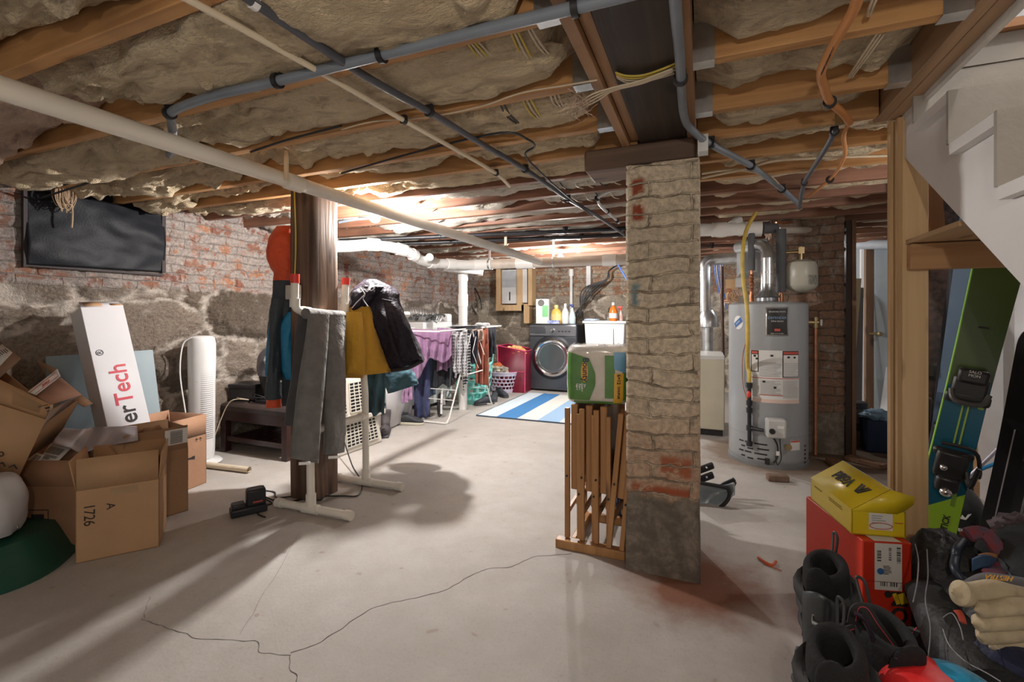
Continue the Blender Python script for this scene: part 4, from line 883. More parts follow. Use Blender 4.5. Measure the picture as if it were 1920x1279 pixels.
# white dryer with foil hose
t = T('tumble_dryer', 'white tumble dryer standing against the left wall behind the drying rack', 'dryer', (-3.37, 4.62, 0))
t.part('body', MB().bx(-.33, .33, 0, .66, .04, 1.03), M_wht, bevel=.012); t.part('feet', MB().bx(-.3, .3, .03, .63, 0, .05), M_washd)
t.part('control_hood', MB().bx(-.33, .33, .56, .66, 1.02, 1.13), M_wht, bevel=.02); t.part('door', MB().bx(-.25, .25, -.012, .0, .25, .85), mat('dryer_door', (.75, .75, .75), .35, var=.03), bevel=.01)
hs = [P(740, 600, 5.6), P(765, 588, 5.6), P(795, 590, 5.65), P(822, 603, 5.75)]
pts = crom([p + V((0, 0, .0)) for p in hs], 16); mb = MB()
mb.tube(pts, .075, 20); 
for i, v_ in enumerate(mb.v):
    k = i // 20; cc = pts[k]; mb.v[i] = cc + (v_ - cc) * (1 + (.1 if k % 2 else -.04))
for q in mb.v: q.z = max(q.z, 1.035)
solo('foil_hose', 'crumpled silver foil hose lying on top of the white dryer', 'hose', mb, mat('foil', (.78, .78, .78), .3, .85, bump=.6, bs=30))
mb = MB(); rr = random.Random(8)
for k in range(7):
    c0 = P(800 + rr.uniform(-22, 22), 604, 5.55); r0 = rr.uniform(.06, .15); ph = rr.uniform(0, 6)
    mb.tube([c0 + V((r0 * cos(a), r0 * .7 * sin(a), .02 + .07 * abs(sin(a * .5 + ph)))) for a in [2 * pi * i / 14 for i in range(11)]], .011, 8, smooth=3)
for q in mb.v: q.z = max(q.z, 1.04)
solo('hose_coil', 'coil of dark grey hose on top of the white dryer', 'hose', mb, mat('hose_grey', (.13, .14, .14), .4))
# drying rack
t = T('drying_rack', 'white folding wire drying rack loaded with laundry', 'drying rack', (-2.78, 4.68, 0))
M_rw = mat('rack_white', (.80, .79, .76), .4, var=.03)
r = .0085
for x in (-3.12, -2.43):
    t.part('leg', MB().tube([(x, 4.66, .955), (x, 4.16, .06), (x - .0, 4.10, .012)], r, 8), M_rw, w=True)
    t.part('leg', MB().tube([(x, 4.66, .955), (x, 5.16, .06), (x, 5.2, .012)], r, 8), M_rw, w=True)
for y in (4.10, 5.2): t.part('foot_bar', MB().cyl((-3.12, y, .012), (-2.43, y, .012), r, n=8), M_rw, w=True)
t.part('lower_rail', MB().cyl((-3.12, 4.3, .32), (-2.43, 4.3, .32), .005, n=6).cyl((-3.12, 4.26, .22), (-2.43, 4.26, .22), .005, n=6).cyl((-3.12, 5.05, .32), (-2.43, 5.05, .32), .005, n=6).cyl((-3.12, 5.1, .22), (-2.43, 5.1, .22), .005, n=6), M_rw, w=True)
t.part('top_frame', MB().tube([(-3.15, 3.95, .955), (-2.42, 3.95, .955), (-2.40, 5.4, .975), (-3.15, 5.4, .975)], r, 8, closed=True), M_rw, w=True)
t.part('wire', MB().cyl((-3.15, 4.2, .958), (-2.42, 4.2, .958), .003, n=6).cyl((-3.15, 4.45, .96), (-2.42, 4.45, .96), .003, n=6).cyl((-3.15, 4.7, .962), (-2.42, 4.7, .962), .003, n=6).cyl((-3.15, 4.95, .965), (-2.42, 4.95, .965), .003, n=6).cyl((-3.15, 5.2, .97), (-2.42, 5.2, .97), .003, n=6), M_rw, w=True)
t.part('brace', MB().tube([P(862, 706, 5.0), P(885, 700, 5.1), P(905, 694, 5.2)], .006, 6), M_rw, w=True)
t.part('stay', MB().tube([P(893, 628, 5.3), P(886, 660, 5.2), P(897, 690, 5.3)], .004, 6).tube([P(896, 630, 5.4), P(908, 665, 5.35)], .004, 6), M_rw, w=True)
def fab(name, col, **k):
    return mat(name, col, .88, var=k.pop('var', .1), vs=k.pop('vs', 9), bump=k.pop('bump', .7), bs=k.pop('bs', 11), bd=k.pop('bd', .03), sheen=k.pop('sheen', .15), spec=.25, **k)
def hang(name, label, cat, p0, p1, d0, d1, m, folds=4, amp=.02, back=.15, wob=.03, seed=0, shrink=0, group=None, nu=36, nv=30, bulge=0, tilt=0, solid=.007):
    """cloth hung over a line from p0 to p1"""
    p0 = V(p0); p1 = V(p1); ax = (p1 - p0); n_ = V((ax.y, -ax.x, 0)).normalized()
    if n_.dot(-p0) < 0: n_ = -n_
    def fn(u, v):
        s = -back + (1 + back) * v; uu = .5 + (u - .5) * (1 - shrink * max(0, s)); base = p0 + ax * uu
        D = d0 + (d1 - d0) * u; D *= 1 + wob * noise.noise(V((u * 3, seed, 0))) * 2
        a = abs(s); f = amp * min(1, a * 3) * (.35 + a) * (sin(u * folds * 2 * pi + seed + 1.2 * a + 1.5 * noise.noise(V((u * 2, a * 1.5, seed))))) + amp * .8 * noise.noise(V((u * 5, a * 4, seed + 3)))
        side = .013 * (1 if s > 0 else -1) * min(1, a * 12)
        return base + n_ * (side + f + bulge * sin(pi * u) * min(1, a * 2) * (1 if s > 0 else .2) + tilt * a * (1 if s > 0 else 0)) + V((0, 0, -D * a + .012 - .002))
    t = T(name, label, cat, p0.lerp(p1, .5), group=group)
    t.part('cloth', MB().grid(fn, nu, nv), m, w=True, solid=solid); return t
M_lil = fab('lilac_fabric', (.36, .21, .36))
G_ = 'laundry on the drying rack'
hang('shirt', 'lilac shirt hanging at the near end of the drying rack', 'clothing', P(770, 617, 4.78), P(846, 621, 4.85), .46, .26, M_lil, 5, .03, .4, .2, 1, group=G_)
hang('shirt', 'lilac top bunched over the rack beside the lilac shirt', 'clothing', P(820, 615, 4.98), P(853, 618, 5.05), .48, .38, M_lil, 4, .03, .4, .1, 2, group=G_)
hang('trousers', 'navy trousers hanging low behind the lilac shirt', 'clothing', P(776, 622, 5.0), P(806, 622, 5.0), .96, .93, fab('navy', (.055, .065, .15)), 2, .02, .3, .02, 3, group=G_)
hang('trousers', 'steel blue trousers hanging beside the navy pair', 'clothing', P(800, 622, 5.15), P(818, 622, 5.15), .75, .7, fab('steel_blue', (.09, .15, .26)), 2, .02, .3, .02, 13, group=G_)
hang('t_shirt', 'black t-shirt hanging in the middle of the drying rack', 'clothing', P(812, 622, 5.08), P(848, 622, 5.12), .62, .60, fab('black_fabric', (.022, .024, .032)), 3, .025, .3, .06, 4, group=G_)
hang('t_shirt', 'black top hanging behind the plaid shirt', 'clothing', P(842, 622, 5.2), P(866, 622, 5.2), .52, .55, fab('black_fabric', (.022, .024, .032)), 3, .025, .3, .06, 14, group=G_)
def plaid(name, c1, c2, sc):
    m, N, L, B = nt(name); B.inputs['Roughness'].default_value = .9
    tc = N.new('ShaderNodeTexCoord'); out = None
    for ax_ in (0, 2):
        w = N.new('ShaderNodeTexWave'); w.bands_direction = 'XYZ'[ax_]; w.inputs['Scale'].default_value = sc; w.inputs['Distortion'].default_value = .3; L.new(tc.outputs['Object'], w.inputs['Vector'])
        r = N.new('ShaderNodeMapRange'); r.inputs[1].default_value = .65; r.inputs[2].default_value = .75; L.new(w.outputs['Fac'], r.inputs[0])
        if out is None: out = r.outputs[0]
        else:
            a = N.new('ShaderNodeMath'); a.operation = 'MAXIMUM'; L.new(out, a.inputs[0]); L.new(r.outputs[0], a.inputs[1]); out = a.outputs[0]
    mx = N.new('ShaderNodeMixRGB'); mx.inputs[1].default_value = rgba(c1); mx.inputs[2].default_value = rgba(c2); L.new(out, mx.inputs[0]); L.new(mx.outputs[0], B.inputs['Base Color']); return m
hang('shirt', 'grey and white plaid shirt hanging on the drying rack', 'clothing', P(848, 624, 4.95), P(876, 624, 5.05), .42, .50, plaid('plaid', (.20, .20, .22), (.6, .6, .62), 9), 3, .03, .3, .15, 5, group=G_)
hang('shirt', 'narrow striped garment hanging between the plaid shirt and rack leg', 'clothing', P(866, 624, 5.2), P(880, 624, 5.25), .66, .48, stripes('bw_stripe', [(.05, .05, .06), (.7, .7, .7)], .016, 'Z'), 2, .02, .3, .05, 6, group=G_)
hang('trousers', 'rust brown trousers hanging on the far right of the rack', 'clothing', P(890, 620, 5.45), P(915, 617, 5.5), .62, .68, fab('rust', (.30, .09, .055)), 2, .018, .3, .03, 7, group=G_)
hang('underwear', 'beige garment hanging above the rust trousers', 'clothing', P(884, 620, 5.35), P(905, 618, 5.4), .18, .12, fab('beige_f', (.52, .38, .31)), 2, .015, .5, .1, 8, group=G_)
hang('trousers', 'black garment hanging at the right end of the drying rack', 'clothing', P(913, 617, 5.55), P(928, 614, 5.65), .38, .30, fab('black_fabric', (.022, .024, .032)), 2, .02, .4, .05, 9, group=G_)
hang('shirt', 'dark garment hanging under the rust trousers by the teal basket', 'clothing', P(878, 622, 5.3), P(896, 622, 5.3), .36, .38, fab('dark_plum', (.035, .03, .05)), 2, .02, .4, .05, 19, group=G_)
heap('clothing', 'white cloth bunched on top of the drying rack', 'clothing', P(902, 609, 5.5), (.10, .07, .03), fab('white_f', (.75, .73, .74)), 4, 21)
heap('clothing', 'dark cloths laid flat on top of the drying rack', 'clothing', P(862, 614, 5.2), (.26, .12, .02), fab('black_fabric', (.022, .024, .032)), 5, 22)
# wheel of a folded cart under the rack
wc = G(825, 780); t = T('folded_cart', 'folded white framed cart with a black spoked wheel under the drying rack', 'cart', (wc.x, wc.y, 0), (0, 0, -1.15))
t.part('tyre', MB().tube([V((.115 * cos(a), 0, .125 + .115 * sin(a))) for a in [2 * pi * i / 36 for i in range(36)]], .018, 10, closed=True), M_blk)
t.part('spokes', MB().add([], []).tube([(0, -.01, .125), (0, .01, .125)], .02, 10), M_wht); sp_ = MB()
for k in range(10): a = 2 * pi * k / 10; sp_.cyl((0, 0, .125), (.1 * cos(a), 0, .125 + .1 * sin(a)), .003, n=5)
t.part('spokes', sp_, M_steel); t.part('frame', MB().tube([(-.14, .03, .1), (-.12, .03, .26), (-.02, .03, .30), (.1, .03, .22), (.13, .03, .05)], .012, 8, smooth=5).tube([(0, .03, .125), (-.2, .04, .33)], .01, 8), M_wht)
# bin bag panels / white boards behind the coats
t = T('white_board', 'translucent white plastic board standing under the hanging coats', 'board', P(745, 800, 4.6))
q0, q1 = P(725, 800, 4.45), P(771, 780, 4.95)
a0_ = V((q0.x, q0.y, .02)); a1_ = V((q1.x, q1.y, .02)); t.part('sheet', MB().add([a0_, a1_, a1_ + V((.04, 0, .62)), a0_ + V((-.02, 0, .80))], [(0, 1, 2, 3)]), mat('board_white', (.66, .66, .68), .5, var=.04), w=True, solid=.012)
# ================================================================ TANK SIDE
HC = V((.447, 4.10, 0)); HR = .272
d0_ = V((-HC.x, -HC.y, 0)).normalized(); r0_ = V((-d0_.y, d0_.x, 0))
if r0_.x < 0: r0_ = -r0_
def wr(x, z, off=0): a = x / HR; return HC + (d0_ * cos(a) + r0_ * sin(a)) * (HR + off) + V((0, 0, z))
M_tank = mat('tank_grey', (.36, .375, .39), .35, .15, var=.04, vs=2, coat=.2)
wh = T('water_heater', 'grey cylindrical gas water heater with warning labels', 'water heater', HC)
wh.part('tank', MB().lathe([(0, .03), (HR - .012, .03), (HR - .002, .05), (HR, .06), (HR, 1.195), (HR - .01, 1.205), (HR - .05, 1.215), (0, 1.225)], HC, 72), M_tank, w=True, ang=25)
wh.part('base_ring', MB().lathe([(HR - .02, 0), (HR + .004, .0), (HR + .006, .028), (HR - .01, .034)], HC, 64), mat('ring_grey', (.28, .29, .3), .4, .4), w=True)
wh.part('seam', MB().lathe([(HR + .0005, .233), (HR + .0014, .2345), (HR + .0005, .236)], HC, 64), mat('seam', (.25, .26, .27), .5), w=True)
def patch(x0, x1, z0, z1, off=.0012, n=14): return MB().grid(lambda u, v: wr(x0 + (x1 - x0) * u, z0 + (z1 - z0) * v, off), n, 3)
M_lab = mat('label_white', (.74, .73, .71), .5, var=.04); M_labg = mat('label_grey', (.42, .42, .42), .5, var=.1, vs=50); M_labk = mat('label_black', (.02, .018, .018), .35, var=0)
M_labr = mat('label_red', (.55, .09, .06), .5, var=0); M_labb = mat('label_blue', (.05, .16, .42), .4, var=0); M_labs = mat('label_silver', (.6, .6, .6), .3, .7, var=0); M_labp = mat('label_pink', (.72, .55, .48), .5, var=.04)
def wtext(body, x, z, size, m, parent, off=.003, sx=1, rot=0):
    cr, sr = cos(rot), sin(rot)
    return text(wh, body, size, m, None, parent=parent, wrap=lambda p: wh.inv @ wr(x + p.x * cr - p.y * sr, z + p.x * sr + p.y * cr, off + p.z), ext=.0003, sx=sx, w=False)
bd_ = wh.part('badge', patch(-.01, .137, .965, 1.175, .0015), M_labs, w=True, label='framed black badge', solid=.002)
bdk = wh.part('badge_face', patch(-.002, .129, .975, 1.165, .004), M_labk, parent=bd_, w=True)
wtext('BRADFORD WHITE', .0635, 1.14, .0125, M_lab, bd_, .006); wtext('DEFENDER', .0635, 1.096, .0245, mat('label_bluegrey', (.25, .40, .60), .4, var=0), bd_, .007); wtext('Safety System', .0635, 1.073, .0145, M_lab, bd_, .006)
wh.part('badge_emblem', patch(.045, .082, 1.0, 1.018, .006), M_labr, parent=bd_, w=True); wtext('Built to be the Best', .0635, .984, .0105, M_lab, bd_, .006)
st0 = wh.part('round_sticker', MB().grid(lambda u, v: wr(-.215 + .046 * v * cos(2 * pi * u) * (1 + 0 * u), 1.06 + .052 * v * sin(2 * pi * u), .0015), 32, 4, cu=True), M_lab, w=True, label='round white sticker with blue banner')
wh.part('sticker_banner', MB().grid(lambda u, v: wr(-.215 + (u - .5) * .085 * .8 - (v - .5) * .03 * .6, 1.06 + (u - .5) * .085 * .6 + (v - .5) * .035, .003), 8, 2), M_labb, parent=st0, w=True); wtext('SUPER', -.215, 1.06, .016, M_lab, st0, .004, rot=.62)
ls = wh.part('instruction_label', patch(-.112, .225, .478, .86), M_lab, w=True)
for a in ((-.108, -.055, .70, .858, 1), (.098, .222, .665, .858, 1)):
    b_ = wh.part('warning_box', patch(a[0], a[1], a[2], a[3], .002), M_labk, parent=ls, w=True); wh.part('warning_text', patch(a[0] + .006, a[1] - .006, a[2] + .006, a[3] - .03, .003), M_lab, parent=ls, w=True); wh.part('warning_strip', patch(a[0] + .006, a[1] - .006, a[3] - .024, a[3] - .007, .003), M_labr, parent=ls, w=True)
lines = MB(); rr = random.Random(4)
for x0, x1, z0, z1, st in ((-.05, .09, .67, .78, .011), (.106, .214, .675, .77, .009), (-.045, .085, .54, .64, .008), (.10, .215, .52, .645, .008), (-.10, -.055, .52, .68, .010)):
    z = z0
    while z < z1:
        e = x1 - rr.uniform(0, .3) * (x1 - x0) * (rr.random() < .3); m_ = patch(x0, e, z, z + st * .42, .0035, 6); lines.add(m_.v, m_.f); z += st
wh.part('printed_lines', lines, M_labg, parent=ls, w=True)
wh.part('warning_strip', patch(-.112, .225, .478, .505, .002), M_labp, parent=ls, w=True)
wh.part('warning_strip', MB().add(patch(-.052, .10, .532, .537, .003).v, patch(-.052, .1, .532, .537, .003).f).add(patch(-.112, .225, .655, .659, .003).v, patch(-.112, .225, .655, .659, .003).f), M_labr, parent=ls, w=True)
pic = MB()
for x, z in ((-.09, .81), (-.075, .79), (.13, .805), (.175, .803), (.02, .815), (-.03, .625), (.04, .585)): m_ = patch(x, x + .018, z, z + .014, .0038, 3); pic.add(m_.v, m_.f)
wh.part('pictogram', pic, M_labk, parent=ls, w=True)
s2 = wh.part('small_label', patch(.155, .232, .14, .212), M_lab, w=True); wh.part('warning_strip', patch(.157, .230, .198, .21, .002), M_labr, parent=s2, w=True)
vn = MB()
for i in range(4):
    for x0, x1, dz in ((-.205, -.165, 0), (-.155, -.105, -.008), (-.085, -.0, .0)):
        z = .165 - i * .036 + (dz if i % 2 else 0); m_ = patch(x0 + (.02 if i % 2 else 0), x1 + (.012 if i % 2 else 0), z, z + .011, .0012, 5); vn.add(m_.v, m_.f)
for i in range(5): m_ = patch(.285, .31, .155 - i * .03, .168 - i * .03, .0012, 3); vn.add(m_.v, m_.f)
wh.part('air_vents', vn, M_labk, w=True)
gv = MB(); c_ = wr(.045, .31, .045); Rm = Matrix((r0_ * cos(.16) - d0_ * sin(.16), -(d0_ * cos(.16) + r0_ * sin(.16)), V((0, 0, 1)))).transposed()
gv.box(c_, (.125, .09, .135), Rm); v_ = wh.part('gas_valve', gv, mat('valve_grey', (.55, .55, .53), .4, var=.05), w=True, bevel=.014)
kp = c_ - Rm @ V((.03, .045, .015)); kd = -(Rm @ V((0, 1, 0)))
wh.part('knob', MB().cyl(kp, kp + kd * .018, .019, n=18), M_blk, parent=v_, w=True); k2 = c_ + Rm @ V((.025, -.046, .015)); wh.part('valve_label', MB().box(k2, (.04, .002, .02), Rm), M_lab, parent=v_, w=True)
gp = [wr(-.105, z, .035) for z in (.62, .16)]
gpi = MB().cyl(gp[0], gp[1], .0135, n=14)
for z in (.60, .47, .415, .285, .17): q = wr(-.105, z, .035); gpi.cyl(q - V((0, 0, .018)), q + V((0, 0, .018)), .021, n=8)
gpi.cyl(wr(-.105, .285, .035), wr(-.02, .285, .05), .013, n=12); wh.part('gas_pipe', gpi, M_blkp, w=True)
wh.part('shutoff_handle', MB().ball(wr(-.10, .535, .055), (.015, .015, .025), 12), M_red, w=True)
yh = [P(1418, 398, 3.45), P(1400, 430, 3.4), P(1393, 470, 3.35), P(1393, 520, 3.32), P(1401, 580, 3.28), P(1402, 640, 3.3), wr(-.115, .75, .04), wr(-.105, .69, .035), wr(-.105, .62, .035)]
wh.part('gas_hose', MB().tube(yh, .0135, 12, smooth=6), mat('yellow_hose', (.62, .45, .10), .5, var=.15, vs=20), w=True, label='yellow corrugated gas hose')
wh.part('capillary_tube', MB().tube([wr(-.13, .95, .01), wr(-.16, .8, .02), wr(-.16, .6, .015), wr(-.13, .5, .02), wr(-.11, .42, .03)], .003, 6, smooth=4), M_cu, w=True)
wh.part('igniter_wires', MB().tube([wr(.03, .245, .04), wr(.06, .18, .02), wr(.06, .1, .02), wr(.04, .05, .012)], .006, 8, smooth=4).tube([wr(.07, .245, .04), wr(.075, .16, .03), wr(.08, .09, .03), wr(.06, .04, .02), wr(.05, .1, .015)], .0035, 6, smooth=4), M_blk, w=True)
wh.part('wire_tag', MB().box(wr(.06, .125, .03), (.02, .004, .03), Rm), M_lab, w=True)
wh.part('igniter_box', MB().box(wr(.0, .055, .006), (.03, .014, .04), Rm), M_blkp, w=True)
wh.part('drain_valve', MB().cyl(wr(.12, .175, 0), wr(.12, .175, .05), .013, n=12).cyl(wr(.12, .175, .035), wr(.12, .175, .045), .022, n=16), mat('brass', (.5, .38, .2), .3, .8), w=True)
wh.part('draft_hood', MB().lathe([(.075, 1.225), (.075, 1.25), (.095, 1.255), (.06, 1.29), (.047, 1.31), (.047, 1.36)], HC + V((.0, .0, 0)), 32), mat('hood', (.35, .36, .38), .3, .8), w=True)
vp = MB().cyl(HC + V((0, 0, 1.33)), HC + V((0, 0, 1.56)), .046, n=24).tube([HC + V((0, 0, 1.54)), HC + V((-.0, .03, 1.62)), HC + V((-.05, .08, 1.67)), HC + V((-.2, .2, 1.68))], .048, 20, smooth=4)
wh.part('vent_pipe', vp, M_galv, w=True); wh.part('vent_band', MB().cyl(HC + V((0, 0, 1.44)), HC + V((0, 0, 1.452)), .048, n=24), M_steel, w=True)
for px0, px1, pt, pb, r_, zz, nm in ((1403, 1415, 438, 507, .026, 3.72, 'left'), (1456, 1473, 430, 548, .036, 3.66, 'right')):
    pxm = (px0 + px1) / 2; a = P(pxm, pb, zz); b = V((a.x, a.y, P(pxm, pt, zz).z)); wh.part('pipe_insulation', MB().cyl(a, b, r_, n=18), mat('foam', (.12, .125, .135), .75, bump=.2), w=True, label='grey foam sleeve on the %s water pipe' % nm)
    wh.part('copper_pipe', MB().cyl((a.x, a.y, 1.21), (a.x, a.y, a.z + .02), .011, n=12).cyl((a.x, a.y, 1.225), (a.x, a.y, 1.28), .017, n=10), M_cu, w=True)
a = P(1409, 507, 3.72); mb = MB()
for k in range(5): mb.lathe([(.012, k * .028), (.018, k * .028 + .014), (.012, k * .028 + .028)], (a.x, a.y, a.z - .17), 14)
wh.part('flex_connector', mb, M_cu, w=True)
# relief discharge pipe
t = T('discharge_pipe', 'upright copper discharge pipe at the right side of the water heater', 'pipe', P(1521, 870, 3.6))
a = V((HC.x + .325, HC.y + .03, 0)); t.part('pipe', MB().cyl(a + V((0, 0, .06)), a + V((0, 0, 1.03)), .012, n=14), M_cu, w=True)
t.part('relief_valve', MB().cyl(a + V((-.06, 0, 1.06)), a + V((.02, 0, 1.06)), .016, n=12).cyl(a + V((0, 0, 1.02)), a + V((0, 0, 1.1)), .018, n=12), mat('brass', (.5, .38, .2), .3, .8), w=True); t.part('test_lever', MB().box(a + V((.035, -.01, 1.06)), (.012, .02, .045)), M_lab, w=True)
# expansion tank
ec = P(1502, 525, 3.62); t = T('expansion_tank', 'cream expansion tank mounted above the right of the water heater', 'tank', V((ec.x, ec.y, 1.29)))
t.part('tank', MB().lathe([(0, 0), (.05, .004), (.095, .03), (.113, .06), (.113, .2), (.1, .235), (.06, .255), (0, .26)], n=36), mat('cream_tank', (.50, .48, .40), .35, var=.05))
t.part('fitting', MB().cyl((0, 0, .25), (0, 0, .36), .014, n=12).cyl((-.16, .02, .32), (.02, 0, .32), .013, n=12).box((0, 0, .33), (.04, .035, .05)), mat('brass', (.5, .38, .2), .3, .8)); t.part('lever', MB().box((.01, -.01, .375), (.05, .015, .01)), M_blk)
t.part('label', MB().grid(lambda u, v: (.1145 * cos(-1.3 + .7 * u), .1145 * sin(-1.3 + .7 * u), .06 + .07 * v), 8, 2), mat('tank_print', (.3, .29, .25), .5, var=.4, vs=80))
# pvc above the tank
t = T('drain_pipe', 'white plastic drain pipe with a branch above the water heater', 'pipe', P(1400, 429, 3.8))
t.part('pipe', MB().cyl(P(1270, 432, 3.9), P(1412, 429, 3.75), .052, n=24).cyl(P(1335, 431, 3.83), P(1362, 430, 3.8), .060, n=24).cyl(P(1398, 430, 3.76), P(1428, 429, 3.72), .062, n=24), M_pvcw, w=True)
t.part('branch', MB().tube([P(1375, 424, 3.8), P(1398, 398, 3.85), P(1415, 380, 3.9)], .052, 20).cyl(P(1392, 405, 3.84), P(1404, 392, 3.87), .06, n=20), M_pvcw, w=True)
t.part('reducer', MB().cyl(P(1428, 428, 3.72), P(1456, 428, 3.72), .045, .04, n=20), mat('rubber_grey', (.12, .12, .13), .6), w=True); t.part('pipe', MB().cyl(P(1460, 432, 3.75), P(1592, 430, 3.85), .028, n=16), mat('pvc_old', (.62, .55, .47), .4), w=True)
conduit('copper_pipe', 'horizontal copper pipe under the joists right of the water heater pipes', 'pipe', [P(1455, 418, 3.8), P(1530, 415, 3.85), P(1672, 409, 3.9)], .010, M_cu)
conduit('black_pipe', 'dark iron pipe with fittings behind the galvanised duct', 'pipe', [P(1300, 462, 4.3), P(1380, 460, 4.25), P(1440, 460, 4.2), P(1455, 440, 4.2)], .014, mat('rusty', (.09, .05, .04), .5, .3, var=.3), [(P(1335, 461, 4.28), P(1345, 461, 4.28))], smooth=3, sr=1.7)
conduit('grey_duct', 'grey duct crossing high up in the doorway beyond the brick pier', 'duct', [P(1592, 459, 5.0), P(1680, 458, 4.7)], .05, mat('duct_grey', (.42, .43, .46), .5), n=20, smooth=0)
# galvanised flue and furnace
t = T('furnace', 'cream furnace cabinet with galvanised flue pipe left of the water heater', 'furnace', (-.1, 4.65, 0))
t.part('cabinet', MB().bx(-.35, .165, 4.65, 5.25, .06, .71), mat('furnace_cream', (.56, .52, .40), .45, var=.05), w=True, bevel=.008); t.part('base', MB().bx(-.33, .15, 4.68, 5.22, 0, .07), M_blkp, w=True); t.part('top', MB().bx(-.35, .165, 4.65, 5.25, .705, .74), mat('furnace_top', (.62, .62, .60), .4, var=.05), w=True, bevel=.004)
fx = P(1327, 600, 4.95); fx = V((fx.x, fx.y, 0))
t.part('flue', MB().cyl(fx + V((0, 0, .72)), fx + V((0, 0, 1.0)), .052, n=24).cyl(fx + V((-.03, 0, 1.15)), fx + V((-.03, 0, 1.62)), .06, n=24), M_galv, w=True)
t.part('flue_cone', MB().lathe([(.052, .98), (.1, .99), (.1, 1.1), (.06, 1.17)], fx, 28), M_galv, w=True)
t.part('flue_elbow', MB().tube([fx + V((-.03, 0, 1.6)), fx + V((-.02, 0, 1.66)), fx + V((.03, 0, 1.70)), fx + V((.12, 0, 1.705)), fx + V((.48, -.1, 1.71))], .06, 24, smooth=4).cyl(fx + V((.40, -.08, 1.71)), fx + V((.50, -.105, 1.71)), .066, n=24), M_galv, w=True)
solo('duct_trunk', 'galvanised sheet metal duct trunk behind the water heater vent', 'duct', MB().bx(.3, .62, 4.7, 5.3, 1.5, 1.80), mat('duct_sheet', (.42, .45, .48), .4, .6, var=.15), bevel=.004)
t = T('control_board', 'small pine board with controls and wires left of the water heater top', 'board', P(1375, 550, 4.9))
t.part('board', MB().box(P(1372, 545, 4.95), (.12, .02, .24)), M_lp, w=True); t.part('control_box', MB().box(P(1386, 530, 4.9), (.07, .05, .1)), M_wht, w=True); mb = MB(); rr = random.Random(12)
for k in range(9):
    c0 = P(1375 + rr.uniform(-14, 18), 555, 4.8); r0 = rr.uniform(.03, .08); mb.tube([c0 + V((r0 * cos(a), .02 * sin(2 * a), r0 * sin(a))) for a in [2 * pi * i / 10 for i in range(9)]], .005, 6, smooth=3)
t.part('wires', mb, mat('wires_mix', (.65, .25, .08), .5, col2=(.7, .65, .55), var=1, vs=15), w=True)
cable('blue and white wires dropping behind the galvanised flue', [([P(1338 + 4 * k, 492, 5.1), P(1342 + 3 * k, 520, 5.1), P(1350 + 3 * k, 555 + 6 * k, 5.1)], (MC['blue_pex'], M_wht)[k % 2]) for k in range(5)], .006)
conduit('black_pipe', 'rusty vertical pipe between the furnace and the water heater', 'pipe', [P(1354, 500, 4.7), P(1354, 560, 4.7), P(1356, 690, 4.7)], .016, MC['rusty'], smooth=0)
# metal jamb and doorway objects
solo('steel_jamb', 'narrow dark brown post beside the brick pier at the doorway', 'post', MB().bx(1.025, 1.06, 4.38, 4.45, 0, 1.86), mat('jamb_dark', (.05, .03, .022), .6)); solo('pine_jamb', 'thin brown strip of timber right of the dark doorway post', 'post', MB().bx(1.064, 1.09, 4.38, 4.44, 0, 1.86), wood('jamb_brown', (.3, .17, .1), (.2, .11, .06), 'z', .7))
struct('door_1', MB().bx(*(lambda a, b: (a.x, b.x, 6.0, 6.04, 0, 1.95))(AY(1641, 500, 6.0), AY(1700, 500, 6.0))), mat('door_pale', (.52, .58, .62), .5, var=.03))
dk = T('door_latch', 'brass latch on the edge of the pale blue door', 'latch', AY(1641, 626, 5.98)); dk.part('bolt', MB().cyl((-.05, 0, 0), (.03, -.01, 0), .014, n=12).ball((.03, -.03, 0), .025, 12), MC['brass'])
struct('trim_4', MB().bx(*(lambda a, b: (a.x, b.x, 6.05, 6.12, 0, 1.95))(AY(1624, 500, 6.05), AY(1640, 500, 6.05))), MC['jamb_brown'])
struct('wall_doorway', MB().bx(1.2, XR, 6.2, 6.3, 0, 2.0), mat('drywall_blue', (.62, .66, .69), .6, var=.03)); struct('wall_far_right', MB().bx(XR, XR + .1, -.9, YB, 0, 2.1), mat('drywall_blue', (.62, .66, .69), .6))
struct('trim_5', MB().bx(*(lambda a, b: (a.x, b.x, 5.95, 6.0, 0, 1.95))(AY(1612, 500, 6.0), AY(1617, 500, 6.0))), M_wht)
def leaner(name, label, cat, bl, br_, tl, tr, th, m):
    t = T(name, label, cat, (V(bl) + V(br_)) / 2); n_ = ((V(br_) - V(bl)).cross(V(tl) - V(bl))).normalized() * th
    P_ = [V(bl), V(br_), V(tr), V(tl)]; t.part('panel', MB().add(P_ + [p + n_ for p in P_], [(0, 3, 2, 1), (4, 5, 6, 7), (0, 1, 5, 4), (1, 2, 6, 5), (2, 3, 7, 6), (3, 0, 4, 7)]), m, w=True); return t
leaner('plywood_sheet', 'pale plywood sheet leaning just inside the doorway', 'board', P(1575, 790, 4.5), P(1590, 790, 4.5), P(1580, 524, 4.75), P(1610, 524, 4.8), .04, mat('ply_pale', (.62, .52, .34), .6, var=.08))
leaner('panel', 'dark grey panel leaning behind the plywood sheet in the doorway', 'board', P(1585, 800, 4.7), P(1610, 800, 4.75), P(1600, 540, 4.85), P(1614, 540, 4.9), .03, mat('panel_grey', (.22, .19, .18), .6))
